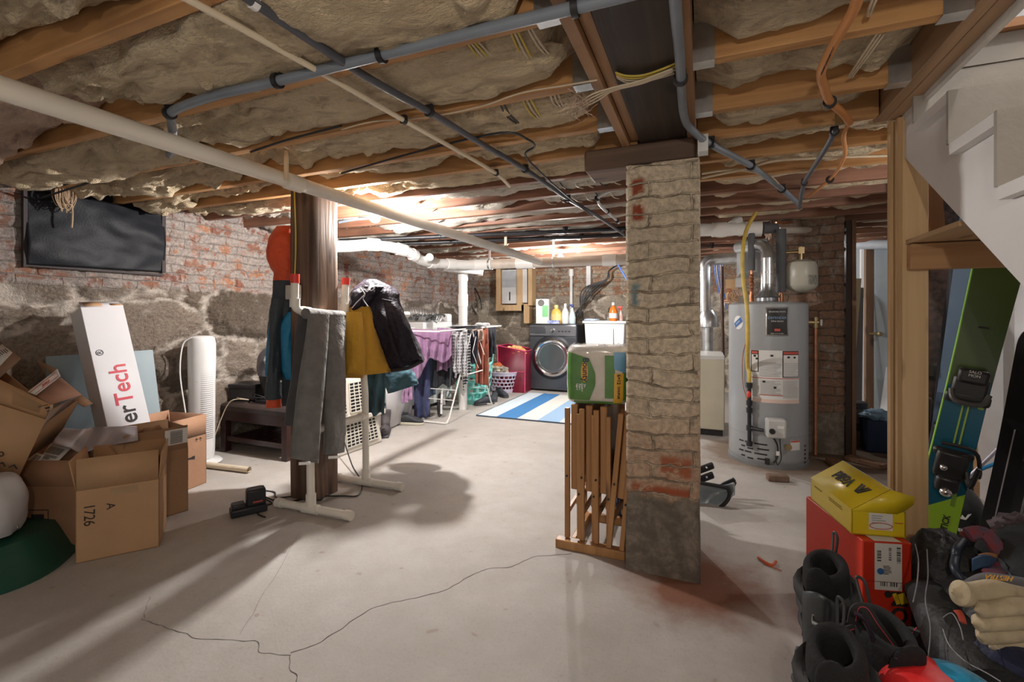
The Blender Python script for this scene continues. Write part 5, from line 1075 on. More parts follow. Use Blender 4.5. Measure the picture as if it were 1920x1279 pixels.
for k, (py, lb) in enumerate(((845, 'lower of the two round grey tubs stacked in the doorway'), (802, 'upper of the two round grey tubs stacked in the doorway'))):
    b = P(1602 if k == 0 else 1598, py, 4.05); t = T('storage_tub', lb, 'tub', (b.x, b.y, .0 if k == 0 else .185), group='round tubs in the doorway')
    r_ = .12 if k == 0 else .105; t.part('body', MB().lathe([(0, 0), (r_ * .93, 0), (r_, .13), (r_, .145)], n=32), mat('tub_brown', (.26, .22, .19), .6, var=.15)); t.part('lid', MB().lathe([(r_ + .004, .13), (r_ + .004, .165), (r_ - .005, .18), (0, .182)], n=32), mat('tub_lid', (.06, .06, .065), .5))
p = P(1650, 850, 3.75); solo('blue_crate', 'dark blue box with a pale blue top beyond the pine stud post', 'box', MB().bx(p.x - .09, p.x + .3, p.y, p.y + .3, 0, .26), mat('navy_box', (.02, .045, .12), .6), bevel=.01)
heap('plastic_wrap', 'crumpled pale blue plastic on the dark blue box', 'plastic', (p.x + .05, p.y + .12, .29), (.16, .12, .06), mat('pale_blue', (.3, .5, .7), .35, var=.3), 5, 31)
leaner('panel', 'white panel leaning behind the dark blue box', 'board', P(1640, 840, 4.3), P(1680, 840, 4.2), P(1662, 690, 4.5), P(1690, 690, 4.4), .02, M_wht)
for k, (a, b, lb) in enumerate((((1590, 862), (1660, 880), 'short brown board on the floor by the doorway'), ((1560, 868), (1610, 905), 'old brown plank piece beside the pier foot'))):
    A, B_ = G(*a), G(*b); solo('floor_board', lb, 'board', MB().bar(A + V((0, 0, .02)), B_ + V((0, 0, .02)), .09, .03), MC['jamb_brown'])
p = G(1458, 902); solo('stone_block', 'small brown brick lying on the floor before the water heater', 'brick', MB().box((p.x, p.y, .022), (.13, .06, .04), Matrix.Rotation(.2, 3, 'Z')), mat('brick_brown', (.16, .10, .07), .9, var=.3, vs=30), bevel=.006)
# ================================================================ TRAYS AND TOWELS BY THE PILLAR
M_tray = wood('tray_wood', (.50, .26, .10), (.34, .155, .055), 'z', .8, rough=.4)
M_trayd = wood('tray_top', (.22, .11, .05), (.13, .06, .028), 'z', .8, rough=.35)
def tray(x, y, rz, lab, lean=0):
    t = T('folding_tray_table', lab, 'tray table', (x, y, .045), (0, lean, rz), group='folded wooden tray tables')
    t.part('table_top', MB().bx(.002, .030, .02, .40, .235, .635), M_trayd, bevel=.006)
    t.part('edge_strip', MB().bx(.0, .032, -.0, .02, .23, .64), M_tray, bevel=.004)
    for y_, k in ((-.022, 0), (.36, 1)): t.part('leg', MB().bx(-.026 , -.002, y_, y_ + .022, 0.0, .625), M_tray, bevel=.003)
    for y_, k in ((-.024, 0), (.34, 1)): t.part('leg', MB().bar((.046, y_ + .011, .005), (.043, y_ + .011, .60), .022, .022, up=(0, 1, 0)), M_tray, bevel=.003)
    t.part('crossbar', MB().bx(-.016, -.002, -.0, .36, .12, .145).bx(.026, .04, 0, .34, .16, .185), M_tray)
    t.part('rivet', MB().cyl((.045, -.024, .22), (.045, -.03, .22), .005, n=10), M_blkp); t.part('rivet', MB().cyl((-.014, -.022, .30), (-.014, -.028, .30), .005, n=10), M_blkp)
    return t
b = G(1092, 1008)
X0 = -.60
tray(X0 + .0, 2.185, .02, 'leftmost of the folded wooden tray tables beside the brick pillar'); tray(X0 + .072, 2.185, .0, 'second from left of the folded wooden tray tables'); tray(X0 + .142, 2.18, -.02, 'third from left of the folded wooden tray tables'); tray(X0 + .205, 2.16, -.04, 'rightmost folded wooden tray table, leaning against the brick pillar', .09)
t = T('tray_stand', 'low wooden stand carrying the folded tray tables', 'stand', (-.48, 2.3, 0))
t.part('rail', MB().bx(-.665, -.335, 2.138, 2.185, .0, .042), M_tray, w=True, bevel=.004); t.part('rail', MB().bx(-.62, -.335, 2.49, 2.515, .0, .042), M_tray, w=True, bevel=.004)
t.part('runner', MB().bx(-.60, -.575, 2.185, 2.49, .0, .042).bx(-.36, -.335, 2.185, 2.49, .0, .042), M_tray, w=True, bevel=.004)
heap('bag', 'dark navy bag on the floor between the tray tables and pillar', 'bag', (-.37, 2.62, .2), (.09, .12, .26), fab('navy', (.055, .065, .15)), 5, 77)
# paper towel pack
tp = T('paper_towel_pack', 'plastic wrapped green and white paper towel pack on the tray tables', 'paper towels', (-.50, 2.33, .69), (0, 0, .20))
def se(t_, a, b_, n=4): c_, s_ = cos(t_), sin(t_); return (a * math.copysign(abs(c_) ** (2 / n), c_), b_ * math.copysign(abs(s_) ** (2 / n), s_))
PW, PD, PHt = .152, .125, .272
rings = []; mb = MB()
def towel(u, v):
    z = PHt * v; k = 1 - .09 * (abs(v - .5) * 2) ** 6 - .012 * sin(v * pi * 2) ** 2
    k -= .16 * max(0, abs(v - .5) * 2 - .93) / .07 * .4
    x, y = se(2 * pi * u, PW, PD, 5); f = 1 - .045 * math.exp(-(x / .02) ** 2)
    f2 = 1 + .012 * noise.noise(V((x * 30, y * 30, z * 30)))
    return V((x * k * f2, y * k * f * f2, z))
mb.grid(towel, 96, 28, cu=True); n_ = len(mb.v); mb.f += [list(range(95, -1, -1)), list(range(n_ - 96, n_))]
tp.part('rolls', mb, mat('towel_paper', (.72, .66, .58), .45, var=.08, vs=14, coat=.6, bump=.35, bs=25), ang=60)
def fr(x, z, off=.002):
    # point on the front of the pack
    lo = 1.5 * pi; best = None
    v = z / PHt; k = 1 - .09 * (abs(v - .5) * 2) ** 6 - .012 * sin(v * pi * 2) ** 2
    xx = max(-.999, min(.999, x / PW)); y = -PD * (1 - abs(xx) ** 5) ** .2 * (1 - .045 * math.exp(-(x / .02) ** 2))
    return V((x * k, y * k - off - .0015, z))
def fpatch(x0, x1, z0, z1, off=.002, sl=0, n=14): return MB().grid(lambda u, v: fr(x0 + (x1 - x0) * u + sl * v, z0 + (z1 - z0) * v, off), n, 12)
M_grn = mat('towel_green', (.10, .26, .055), .3, var=.1, vs=20, coat=.5, bump=.2, bs=30); M_yb = mat('towel_yellow', (.80, .46, .05), .3, var=.05, coat=.5); M_bb = mat('towel_blue', (.16, .38, .62), .3, var=.05, coat=.5)
g_ = tp.part('green_print', MB().grid(lambda u, v: fr(-.145 + (.105 + .03 * min(1, (1 - abs(v * 2 - 1)) * 1.6)) * u - 0 * v, .018 + .232 * v - .03 * u * (1 if v > .5 else 0) , .002), 14, 14), M_grn)
tp.part('green_print', fpatch(.035, .082, .03, .235), M_grn); tp.part('yellow_print', fpatch(.078, .122, .008, .15, .003), M_yb); tp.part('blue_print', MB().grid(lambda u, v: fr(.078 + .058 * u, .15 + .1 * v + .02 * (1 - u) * (1 - v), .003), 8, 8), M_bb)
tp.part('green_print', fpatch(.118, .142, .02, .235, .0025), M_grn); tp.part('green_print', fpatch(-.12, .12, .003, .014, .002), M_grn)
M_nv = mat('print_navy', (.03, .02, .06), .4, var=0); M_wt = mat('print_white', (.85, .85, .83), .4, var=0)
tp.part('logo_glow', MB().grid(lambda u, v: fr(-.062 + .017 * v * cos(2 * pi * u) , .155 + .05 * v * sin(2 * pi * u), .003), 24, 3, cu=True), mat('print_orange', (.85, .45, .06), .4))
def ftext(body, x, z, size, m, sx=1): return text(tp, body, size, m, None, wrap=lambda p: fr(x + p.y, z - p.x, .0042 + p.z), ext=.0003, sx=sx, bold=.0006)
ftext('Bounty', -.058, .165, .040, M_nv); ftext('The', -.062, .088, .012, M_wt); ftext('Quicker', -.074, .080, .012, M_wt); ftext('Picker', -.086, .082, .012, M_wt); ftext('Upper', -.098, .082, .012, M_wt)
ftext('6=12', .099, .122, .023, M_nv); ftext('DOUBLES', .1, .058, .0135, M_nv)
tp.part('plastic_wrap', MB().grid(lambda u, v: towel(u, .9 + .1 * v) * 1.0 + V((0, 0, .006 + .010 * noise.noise(V((u * 30, v * 4, 2))))), 90, 4, cu=True).ball((.135, .02, .262), (.03, .05, .018), 14, .7, 5).ball((.02, -.06, .272), (.03, .03, .012), 12, .7, 5), mat('clear_wrap', (.85, .88, .92), .12, var=0, trans=.0, alpha=.35, spec=.8))
# black and silver gear behind the pillar
gq = lambda px, py, z=2.75: P(px, py, z)
t = T('plastic_gear', 'black framed item with a clear grey dished shell poking out behind the pillar', 'gear', gq(1340, 960, 2.7))
def dish(u, v): a = P(1300 + 78 * u, 905 + (62 - 40 * u) * v + 6 * sin(u * 3), 2.72); return a + V((0, .07 * sin(pi * v) * sin(pi * min(1, u * 1.0)), 0))
t.part('shell', MB().grid(dish, 20, 16), mat('grey_shell', (.36, .42, .46), .15, .2, var=.1, coat=.7), w=True, solid=.004)
t.part('rim', MB().tube([P(1300, 968, 2.70), P(1325, 966, 2.7), P(1350, 952, 2.71), P(1366, 935, 2.72), P(1366, 918, 2.72), P(1350, 912, 2.72), P(1300, 904, 2.72)], .011, 10, smooth=5), M_blk, w=True)
t.part('arm', MB().tube([P(1300, 910, 2.8), P(1345, 912, 2.8), P(1362, 905, 2.78), P(1377, 899, 2.76)], [.012, .022], 12, smooth=4, flat=.5), M_blk, w=True); t.part('arm', MB().tube([P(1366, 930, 2.74), P(1374, 915, 2.75), P(1379, 904, 2.76)], .008, 8), M_blk, w=True)
for k, py in enumerate((878, 896)):
    t.part('strap', MB().bar(P(1295, py + 10, 2.85), P(1338, py - 6, 2.85), .02, .045, up=(0, 0, 1)), M_blk, w=True, bevel=.01)
    t.part('rivet', MB().ball(P(1325, py - 1, 2.83), .007, 8), M_steel, w=True); t.part('rivet', MB().ball(P(1309, py + 4, 2.83), .007, 8), M_steel, w=True)
mb = MB(); mb.tube([G(1422, 1048) + V((0, 0, .006)), G(1434, 1058) + V((0, 0, .01)), G(1448, 1062) + V((0, 0, .006)), G(1455, 1056) + V((0, 0, .008))], .006, 8, smooth=4).tube([G(1430, 1058) + V((0, 0, .004)), G(1466, 1072) + V((0, 0, .004))], .002, 5)
solo('orange_strap', 'small orange strap scrap lying on the floor right of the pillar', 'strap', mb, mat('strap_orange', (.55, .11, .04), .6))
# ================================================================ COATS AND TROUSERS ON THE RACK AND POST
M_grey = fab('grey_twill', (.17, .165, .16), bs=14, vs=16, var=.18)
t = T('trousers', 'grey snow trousers folded over the white pipe rack', 'trousers', (-2.08, 2.1, 1.1))
def leg(p_top0, p_top1, p_b0, p_b1, off, ph):
    T0, T1, B0, B1 = V(p_top0), V(p_top1), V(p_b0), V(p_b1)
    ax = (T1 - T0).normalized(); n_ = V((ax.y, -ax.x, 0))
    if n_.x < 0: n_ = -n_
    rg = []
    for k in range(9):
        v = k / 8; a = T0.lerp(B0, v); b = T1.lerp(B1, v); c = (a + b) / 2; w = (b - a) / 2
        rg.append((c + n_ * off, w, n_ * (.016 + .028 * min(1, v * 2.5))))
    return MB().loft(rings_crom(rg, 4), 30, lambda a, v: 1 + .07 * sin(a * 3 + ph + v * 5) * min(1, 2 * v) + .05 * noise.noise(V((cos(a) * 2, sin(a) * 2, v * 4 + ph))))
A0, A1 = P(573, 588, 2.54), P(612, 590, 2.68); A2, A3 = P(610, 590, 2.72), P(641, 592, 2.88)
L0 = t.part('leg', leg(A0, A1, P(541, 858, 2.44), P(589, 868, 2.52), .02, 0), M_grey, w=True); L1 = t.part('leg', leg(A2, A3, P(603, 852, 2.66), P(636, 846, 2.84), .02, 2), M_grey, w=True)
t.part('back_panel', leg(P(570, 590, 2.66), P(605, 590, 2.78), P(545, 800, 2.62), P(600, 800, 2.75), -.045, 4), fab('grey_dark', (.075, .075, .08)), w=True)
t.part('waist_fold', MB().tube([A0 + V((.0, 0, .0)), (A0 + A3) / 2, A3], .030, 14, smooth=4), M_grey, w=True)
for px, py, z in ((566, 868, 2.43), (620, 857, 2.60)): t.part('hem_tape', MB().box(P(px, py - 3, z) + V((.04, -.02, 0)), (.055, .006, .014), Matrix.Rotation(.6, 3, 'Z')), M_wht, w=True, label='white reflective hem tape')
t.part('side_label', MB().box(P(599, 805, 2.6), (.012, .006, .05)), M_wht, w=True)
def sleeve(t, nm, rg, m, ph=0, amp=.06, **k):
    rg = [(V(c), V(a), V(b)) for c, a, b in rg]
    return t.part(nm, MB().loft(rings_crom(rg, 8), 64, lambda a, v: 1 + amp * sin(a * 4 + v * 9 + ph) + amp * 1.8 * noise.fractal(V((cos(a) * 2.2, sin(a) * 2.2, v * 5 + ph)), .8, 2.1, 4)), m, w=True, **k)
CR = V((cos(TH), sin(TH), 0)); CF = V((-sin(TH), cos(TH), 0))
def rr_(px0, px1, py, z, dep=.07, dy=0):
    """ring spanning two columns of the view at depth z, dep deep"""
    a = P(px0, py, z); b = P(px1, py + dy, z); return ((a + b) / 2, (b - a) / 2, CF * dep)
M_mus = fab('mustard', (.52, .29, .035), vs=4); M_plum = fab('plum_black', (.035, .028, .048), vs=5, rough=.6) if False else mat('plum_shell', (.016, .012, .022), .62, var=.15, vs=5, bump=.9, bs=12, bd=.035, spec=.3)
t = T('jacket', 'mustard yellow jacket hanging on the rear end of the pipe rack', 'jacket', P(690, 640, 3.05))
sleeve(t, 'body', [rr_(648, 690, 572, 3.05, .03), rr_(646, 700, 600, 3.05, .07), rr_(645, 712, 640, 3.05, .09), rr_(643, 726, 680, 3.04, .10), rr_(642, 736, 704, 3.04, .11, -8)], M_mus, 0, .05)
sleeve(t, 'sleeve', [rr_(650, 676, 585, 2.95, .03), rr_(648, 684, 630, 2.93, .045), rr_(645, 684, 680, 2.92, .05), rr_(643, 682, 708, 2.92, .05, -2)], M_mus, 2, .05); t.part('cuff', MB().box(P(662, 706, 2.87), (.12, .02, .018), Matrix.Rotation(TH, 3, 'Z')), fab('mustard_dark', (.40, .21, .03)), w=True)
t = T('jacket', 'dark plum black coat slung over the rack above the mustard jacket', 'jacket', P(720, 600, 3.1))
sleeve(t, 'body', [rr_(684, 706, 524, 3.18, .03), rr_(662, 742, 545, 3.18, .08), rr_(660, 752, 570, 3.17, .10), rr_(688, 762, 600, 3.16, .12, 4), rr_(702, 775, 630, 3.15, .13), rr_(716, 788, 660, 3.14, .14, -4), rr_(728, 796, 694, 3.14, .14, -18)], M_plum, 0, .05)
sleeve(t, 'sleeve', [rr_(716, 745, 560, 3.04, .04, 6), rr_(728, 765, 600, 3.02, .06, 4), rr_(742, 780, 650, 3.02, .06), rr_(752, 794, 680, 3.03, .05, -8)], M_plum, 3, .07)
sleeve(t, 'hood', [rr_(656, 670, 586, 3.04, .03), rr_(656, 690, 572, 3.05, .06), rr_(660, 705, 553, 3.06, .07), rr_(672, 716, 538, 3.08, .05)], M_plum, 5, .10)
t.part('drawcord', MB().tube([P(676, 540, 2.97), P(684, 552, 2.95), P(681, 561, 2.95), P(690, 575, 2.95)], .003, 6, smooth=4).tube([P(684, 552, 2.95), P(668, 568, 2.95), P(660, 578, 2.95)], .003, 6), mat('cord_grey', (.5, .5, .55), .5), w=True)
t.part('hem', MB().tube([P(734, 695, 3.0), P(765, 690, 2.99), P(793, 676, 3.02)], .012, 8, smooth=4), mat('hem_black', (.015, .015, .018), .6), w=True)
M_tealf = fab('teal_fabric', (.07, .15, .19))
hang('trousers', 'teal trousers hanging below the mustard jacket', 'trousers', P(684, 680, 3.22), P(722, 680, 3.24), .37, .36, M_tealf, 2, .03, .1, .03, 31)
t = T('snow_bib', 'flared teal garment hanging beneath the dark coat', 'clothing', P(750, 720, 3.3))
sleeve(t, 'body', [rr_(716, 752, 660, 3.35, .04), rr_(718, 770, 690, 3.35, .05), rr_(722, 780, 712, 3.34, .06, -6), rr_(727, 784, 738, 3.34, .06, -18)], M_tealf, 1, .05)
hang('cloth', 'small lilac cloth hanging low behind the teal garment', 'clothing', P(753, 720, 4.6), P(769, 718, 4.7), .2, .18, M_lil, 2, .02, .1, .05, 33)
# jacket on the left of the timber post
M_jor = fab('orange_shell', (.72, .085, .015), bump=.1, rough=.55) if False else mat('orange_shell', (.70, .085, .02), .6, var=.08, vs=5, bump=.8, bs=11, bd=.03, sheen=.1)
M_jgr = mat('slate_shell', (.045, .06, .075), .6, var=.12, vs=5, bump=.8, bs=11, bd=.03); M_jbl = mat('blue_shell', (.015, .22, .42), .55, var=.1, vs=5, bump=.8, bs=11, bd=.03)
t = T('jacket', 'orange, slate and blue ski jacket hanging on the left of the timber post', 'jacket', P(525, 600, 2.98))
sleeve(t, 'hood', [rr_(520, 560, 425, 2.98, .04), rr_(508, 560, 445, 2.98, .09), rr_(504, 560, 475, 2.98, .10), rr_(510, 560, 500, 2.98, .09), rr_(516, 562, 512, 2.98, .08), rr_(514, 562, 527, 2.98, .08)], M_jor, 0, .045)
sleeve(t, 'body', [rr_(515, 562, 526, 2.99, .082), rr_(513, 562, 560, 2.99, .09), rr_(508, 562, 600, 2.99, .10), rr_(506, 562, 640, 2.99, .10), rr_(504, 562, 700, 2.99, .10), rr_(506, 560, 757, 2.99, .09)], M_jgr, 1, .04)
sleeve(t, 'blue_panel', [rr_(540, 550, 585, 2.90, .012), rr_(524, 549, 612, 2.885, .02), rr_(519, 549, 650, 2.88, .025), rr_(526, 549, 690, 2.88, .02), rr_(536, 549, 712, 2.88, .012)], M_jbl, 2, .05, label='bright blue front panel')
sleeve(t, 'blue_panel', [rr_(507, 520, 600, 2.90, .02), rr_(502, 516, 640, 2.90, .03), rr_(498, 512, 690, 2.90, .03), rr_(499, 508, 705, 2.90, .02)], M_jbl, 3, .04)
sleeve(t, 'sleeve', [rr_(511, 530, 560, 2.88, .04), rr_(508, 526, 620, 2.86, .05), rr_(504, 526, 680, 2.85, .05), rr_(500, 526, 730, 2.85, .05), rr_(500, 527, 748, 2.85, .045)], M_jgr, 4, .05)
sleeve(t, 'cuff', [rr_(501, 526, 747, 2.85, .04), rr_(500, 527, 763, 2.85, .042)], M_jor, 5, .02, label='orange cuff')
t.part('brand_tag', MB().box(P(527, 715, 2.82), (.012, .004, .012)), M_wht, w=True); t.part('zip_tape', MB().tube([P(516, 590, 2.84), P(520, 598, 2.84)], .002, 5), M_wht, w=True)
solo('wall_plate', 'pale grey rounded plate fixed on the timber post behind the rack', 'plate', MB().box(P(550, 548, 2.75), (.105, .012, .085), Matrix.Rotation(TH * .4, 3, 'Z')), mat('plate_grey', (.42, .40, .37), .5), bevel=.005)
# ================================================================ LEFT WALL THINGS
bc = T('bench', 'dark brown leather topped bench with slatted lower shelf by the left wall', 'bench', (-3.30, 2.86, 0))
M_esp = wood('espresso', (.05, .018, .016), (.025, .010, .010), 'x', .6, rough=.3, bump=.05); M_lea = mat('leather_dark', (.045, .03, .028), .35, var=.2, vs=10, bump=.2, bs=90)
bw, bd2 = .37, .27
def cush(u, v):
    x = -bw + 2 * bw * u; y = -bd2 + 2 * bd2 * v; e = min(u, 1 - u, v, 1 - v); tuft = .012 * (max(0, 1 - abs(((u * 3) % 1) - .0) * 14) + max(0, 1 - abs(((v * 2) % 1)) * 14)) if .05 < u < .95 and .05 < v < .95 else 0
    return (x * (1.0), y, .375 + .032 * min(1, e * 14) ** .5 - tuft)
cm = MB().grid(cush, 60, 44); cm.bx(-bw, bw, -bd2, bd2, .34, .377)
bc.part('cushion', cm, M_lea); bc.part('apron', MB().bx(-bw + .01, bw - .01, -bd2 + .005, -bd2 + .03, .26, .34).bx(-bw + .01, bw - .01, bd2 - .03, bd2 - .005, .26, .34).bx(bw - .03, bw - .005, -bd2 + .01, bd2 - .01, .26, .34).bx(-bw + .005, -bw + .03, -bd2 + .01, bd2 - .01, .26, .34), M_esp, bevel=.004)
for x in (-bw + .03, bw - .03):
    for y in (-bd2 + .03, bd2 - .03): bc.part('leg', MB().bx(x - .028, x + .028, y - .028, y + .028, 0, .34), M_esp, bevel=.005)
bc.part('shelf_rail', MB().bx(-bw + .03, bw - .03, -bd2 + .015, -bd2 + .04, .09, .13), M_esp); sh = bc.part('shelf_rail', MB().bx(-bw + .03, bw - .03, bd2 - .04, bd2 - .015, .09, .13), M_esp)
sl = MB()
for k in range(12): x = -.31 + k * .056; sl.bx(x, x + .03, -bd2 + .03, bd2 - .03, .11, .122)
bc.part('slats', sl, M_esp, parent=sh)
# things on the bench
t = T('black_box', 'low black plastic box among cables on the bench', 'box', (-3.55, 2.77, .41), (0, 0, .25)); t.part('body', MB().bx(-.12, .12, -.10, .10, 0, .13), mat('black_soft', (.022, .02, .022), .5), bevel=.012); t.part('lid', MB().bx(-.125, .125, -.105, .105, .10, .135), mat('black_gloss', (.03, .028, .032), .3), bevel=.008)
t = T('waste_bin', 'dark tapered bin with a grey bag folded over it on the bench', 'bin', (-3.31, 2.80, .41)); 
t.part('body', MB().loft([(V((0, 0, 0)), V((.09, 0, 0)), V((0, .07, 0))), (V((0, 0, .25)), V((.14, 0, 0)), V((0, .10, 0)))], 28), M_blk); t.part('bag', MB().loft(rings_crom([(V((0, 0, .21)), V((.145, 0, 0)), V((0, .105, 0))), (V((0, 0, .30)), V((.14, 0, 0)), V((0, .1, 0))), (V((-.01, .02, .40)), V((.12, 0, 0)), V((0, .085, 0))), (V((.01, .02, .46)), V((.06, 0, 0)), V((0, .04, 0)))], 4), 30, lambda a, v: 1 + .08 * sin(3 * a + v * 6) + .06 * noise.noise(V((cos(a) * 3, sin(a) * 3, v * 4)))), mat('grey_bag', (.10, .10, .12), .4, var=.25, bump=.2)); t.part('foil_liner', MB().ball((.05, -.085, .33), (.06, .03, .05), 14, .5, 4), mat('foil2', (.6, .6, .65), .25, .6))
mb = MB(); rr = random.Random(6)
for k in range(7):
    x0 = -3.6 + rr.uniform(0, .2); mb.tube([(x0, 2.75, .43), (x0 + .1, 2.68 + rr.uniform(-.05, .1), .425 + rr.uniform(0, .05)), (x0 + .25, 2.70 + rr.uniform(-.05, .1), .42), (x0 + .4, 2.72 + rr.uniform(-.05, .08), .425)], .005, 6, smooth=5)
mb.bx(-3.35, -3.18, 2.66, 2.72, .41, .43)
solo('cable_tangle', 'tangle of black cables and adapters along the front of the bench top', 'cables', mb, M_blk)
cable('thin white cables looping on the bench top', [([V((-3.62, 2.7, .425)), V((-3.5, 2.63, .44)), V((-3.45, 2.68, .42)), V((-3.55, 2.6, .42)), V((-3.64, 2.57, .25)), V((-3.67, 2.5, .01))], M_crm), ([V((-3.2, 2.75, .43)), V((-3.1, 2.66, .42)), V((-3.02, 2.72, .44)), V((-2.98, 2.85, .5))], M_wht)], .004)
# tower fan
t = T('tower_fan', 'white tower fan standing against the stone wall', 'fan', (-3.50, 2.33, 0), (0, 0, .55))
t.part('base', MB().lathe([(0, 0), (.125, 0), (.135, .012), (.12, .028), (.05, .04), (0, .045)], n=40), M_wht)
def fanf(a, b, z): return (V((0, 0, z)), V((a, 0, 0)), V((0, b, 0)))
t.part('body', MB().loft(rings_crom([fanf(.075, .065, .035), fanf(.085, .075, .10), fanf(.088, .08, .5), fanf(.092, .084, .85), fanf(.085, .078, .93), fanf(.07, .065, .955), fanf(.02, .02, .962)], 4), 40), M_wht)
gm = MB()
for k in range(44): z = .2 + k * .0152; gm.bx(.02, .088, -.072, -.06, z, z + .0055) if False else gm.tube([(.088 * cos(a), -.080 * sin(-a) * 1.0, z) for a in [-1.25 + .1 * i for i in range(11)]], .003, 5)
t.part('grille', gm, mat('fan_grille', (.35, .36, .38), .5)); t.part('control_strip', MB().grid(lambda u, v: (.0885 * cos(-1.75 + .3 * u), .0815 * sin(-1.75 + .3 * u), .62 + .22 * v), 6, 3), mat('fan_strip', (.6, .62, .66), .4))
t.part('cord', MB().tube([(-.04, -.06, .95), (-.095, -.07, .9), (-.105, -.09, .7), (-.07, -.10, .45), (-.03, -.11, .25), (.05, -.14, .12), (.08, -.19, .02), (0, -.2, .008), (-.08, -.16, .008), (0, -.13, .01), (.07, -.16, .01)], .005, 8, smooth=6), M_wht)
tb2 = MB().cyl(G(385, 877) + V((0, 0, .022)), G(467, 887) + V((0, 0, .022)), .021, n=24, caps=False).cyl(G(467, 887) + V((0, 0, .022)), G(385, 877) + V((0, 0, .022)), .017, n=24, caps=False)
solo('loose_tube', 'short tan pipe lying on the floor before the tower fan', 'tube', tb2, M_pvcy)
leaner('flat_panel', 'pale blue flat panel leaning on the stone wall behind the tall white box', 'panel', (-3.50, 1.46, .0), (-3.46, 2.06, .0), (-3.62, 1.48, .87), (-3.61, 2.05, .87), .012, mat('pale_blue_panel', (.30, .37, .41), .5, var=.06, vs=4))
# cardboard boxes
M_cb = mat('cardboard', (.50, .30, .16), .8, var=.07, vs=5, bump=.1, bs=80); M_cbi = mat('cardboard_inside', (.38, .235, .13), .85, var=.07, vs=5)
M_cbd = mat('cardboard_dark', (.37, .215, .115), .8, var=.07, vs=5, bump=.1, bs=80); M_ink = mat('ink', (.025, .02, .02), .7, var=0); M_paper = mat('paper_label', (.78, .76, .72), .6, var=.03)
def carton(label, loc, rot, w, d, h, flaps, m=None, name='cardboard_box', th=.005, tape=True, mi=None):
    """open box; local x = width, -y = front; flaps: side -> (angle above horizontal outward 0..180, length)"""
    m = m or M_cb; mi = mi or M_cbi
    t = T(name, label, 'cardboard box', loc, rot)
    t.part('body', MB().bx(-w / 2, w / 2, -d / 2, -d / 2 + th, 0, h).bx(-w / 2, w / 2, d / 2 - th, d / 2, 0, h).bx(-w / 2, -w / 2 + th, -d / 2, d / 2, 0, h).bx(w / 2 - th, w / 2, -d / 2, d / 2, 0, h).bx(-w / 2, w / 2, -d / 2, d / 2, 0, th), m, bevel=.001)
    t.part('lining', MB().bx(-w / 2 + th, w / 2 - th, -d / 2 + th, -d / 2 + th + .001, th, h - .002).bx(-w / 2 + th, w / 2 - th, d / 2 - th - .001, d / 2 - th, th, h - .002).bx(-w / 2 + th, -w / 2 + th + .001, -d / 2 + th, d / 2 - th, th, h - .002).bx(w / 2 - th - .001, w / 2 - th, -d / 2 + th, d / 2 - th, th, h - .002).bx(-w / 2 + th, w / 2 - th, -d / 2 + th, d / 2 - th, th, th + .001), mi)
    t.flaps = {}
    for s_, (ang, ln) in flaps.items():
        a = radians(ang); dy, dz = cos(a) * ln, sin(a) * ln
        if s_ in 'fb':
            sg = -1 if s_ == 'f' else 1; y = sg * (d / 2 - .002)
            p = [(-w / 2 + .004, y, h), (w / 2 - .004, y, h), (w / 2 - .004, y + sg * dy, h + dz), (-w / 2 + .004, y + sg * dy, h + dz)]
        else:
            sg = -1 if s_ == 'l' else 1; x = sg * (w / 2 - .002)
            p = [(x, -d / 2 + .004, h), (x, d / 2 - .004, h), (x + sg * dy, d / 2 - .004, h + dz), (x + sg * dy, -d / 2 + .004, h + dz)]
        t.flaps[s_] = t.part('flap', MB().add(p, [(0, 1, 2, 3)]), m, solid=th * .8)
    return t
def face(side, w, d, h, x, z, off=.0012):
    if side == 'f': return frame((x, -d / 2 - off, z), (1, 0, 0), (0, 0, 1))
    if side == 'r': return frame((w / 2 + off, x, z), (0, 1, 0), (0, 0, 1))
    if side == 'l': return frame((-w / 2 - off, x, z), (0, -1, 0), (0, 0, 1))
def quad(M, w, h): return MB().add([M @ V(p) for p in ((-w / 2, -h / 2, 0), (w / 2, -h / 2, 0), (w / 2, h / 2, 0), (-w / 2, h / 2, 0))], [(0, 1, 2, 3)])
def barcode(M, w, h, seed=0):
    rr = random.Random(seed); mb = MB(); x = -w / 2
    while x < w / 2:
        b = rr.uniform(.001, .004); mb.add([M @ V(p) for p in ((x, -h / 2, 0), (x + b, -h / 2, 0), (x + b, h / 2, 0), (x, h / 2, 0))], [(0, 1, 2, 3)]); x += b + rr.uniform(.001, .004)
    return mb
def textrows(M, w, h, n, seed=0):
    rr = random.Random(seed); mb = MB()
    for k in range(n):
        z = h / 2 - (k + .5) * h / n; e = w * rr.uniform(.5, 1); q = h / n * .22
        mb.add([M @ V(p) for p in ((-w / 2, z - q, 0), (-w / 2 + e, z - q, 0), (-w / 2 + e, z + q, 0), (-w / 2, z + q, 0))], [(0, 1, 2, 3)])
    return mb
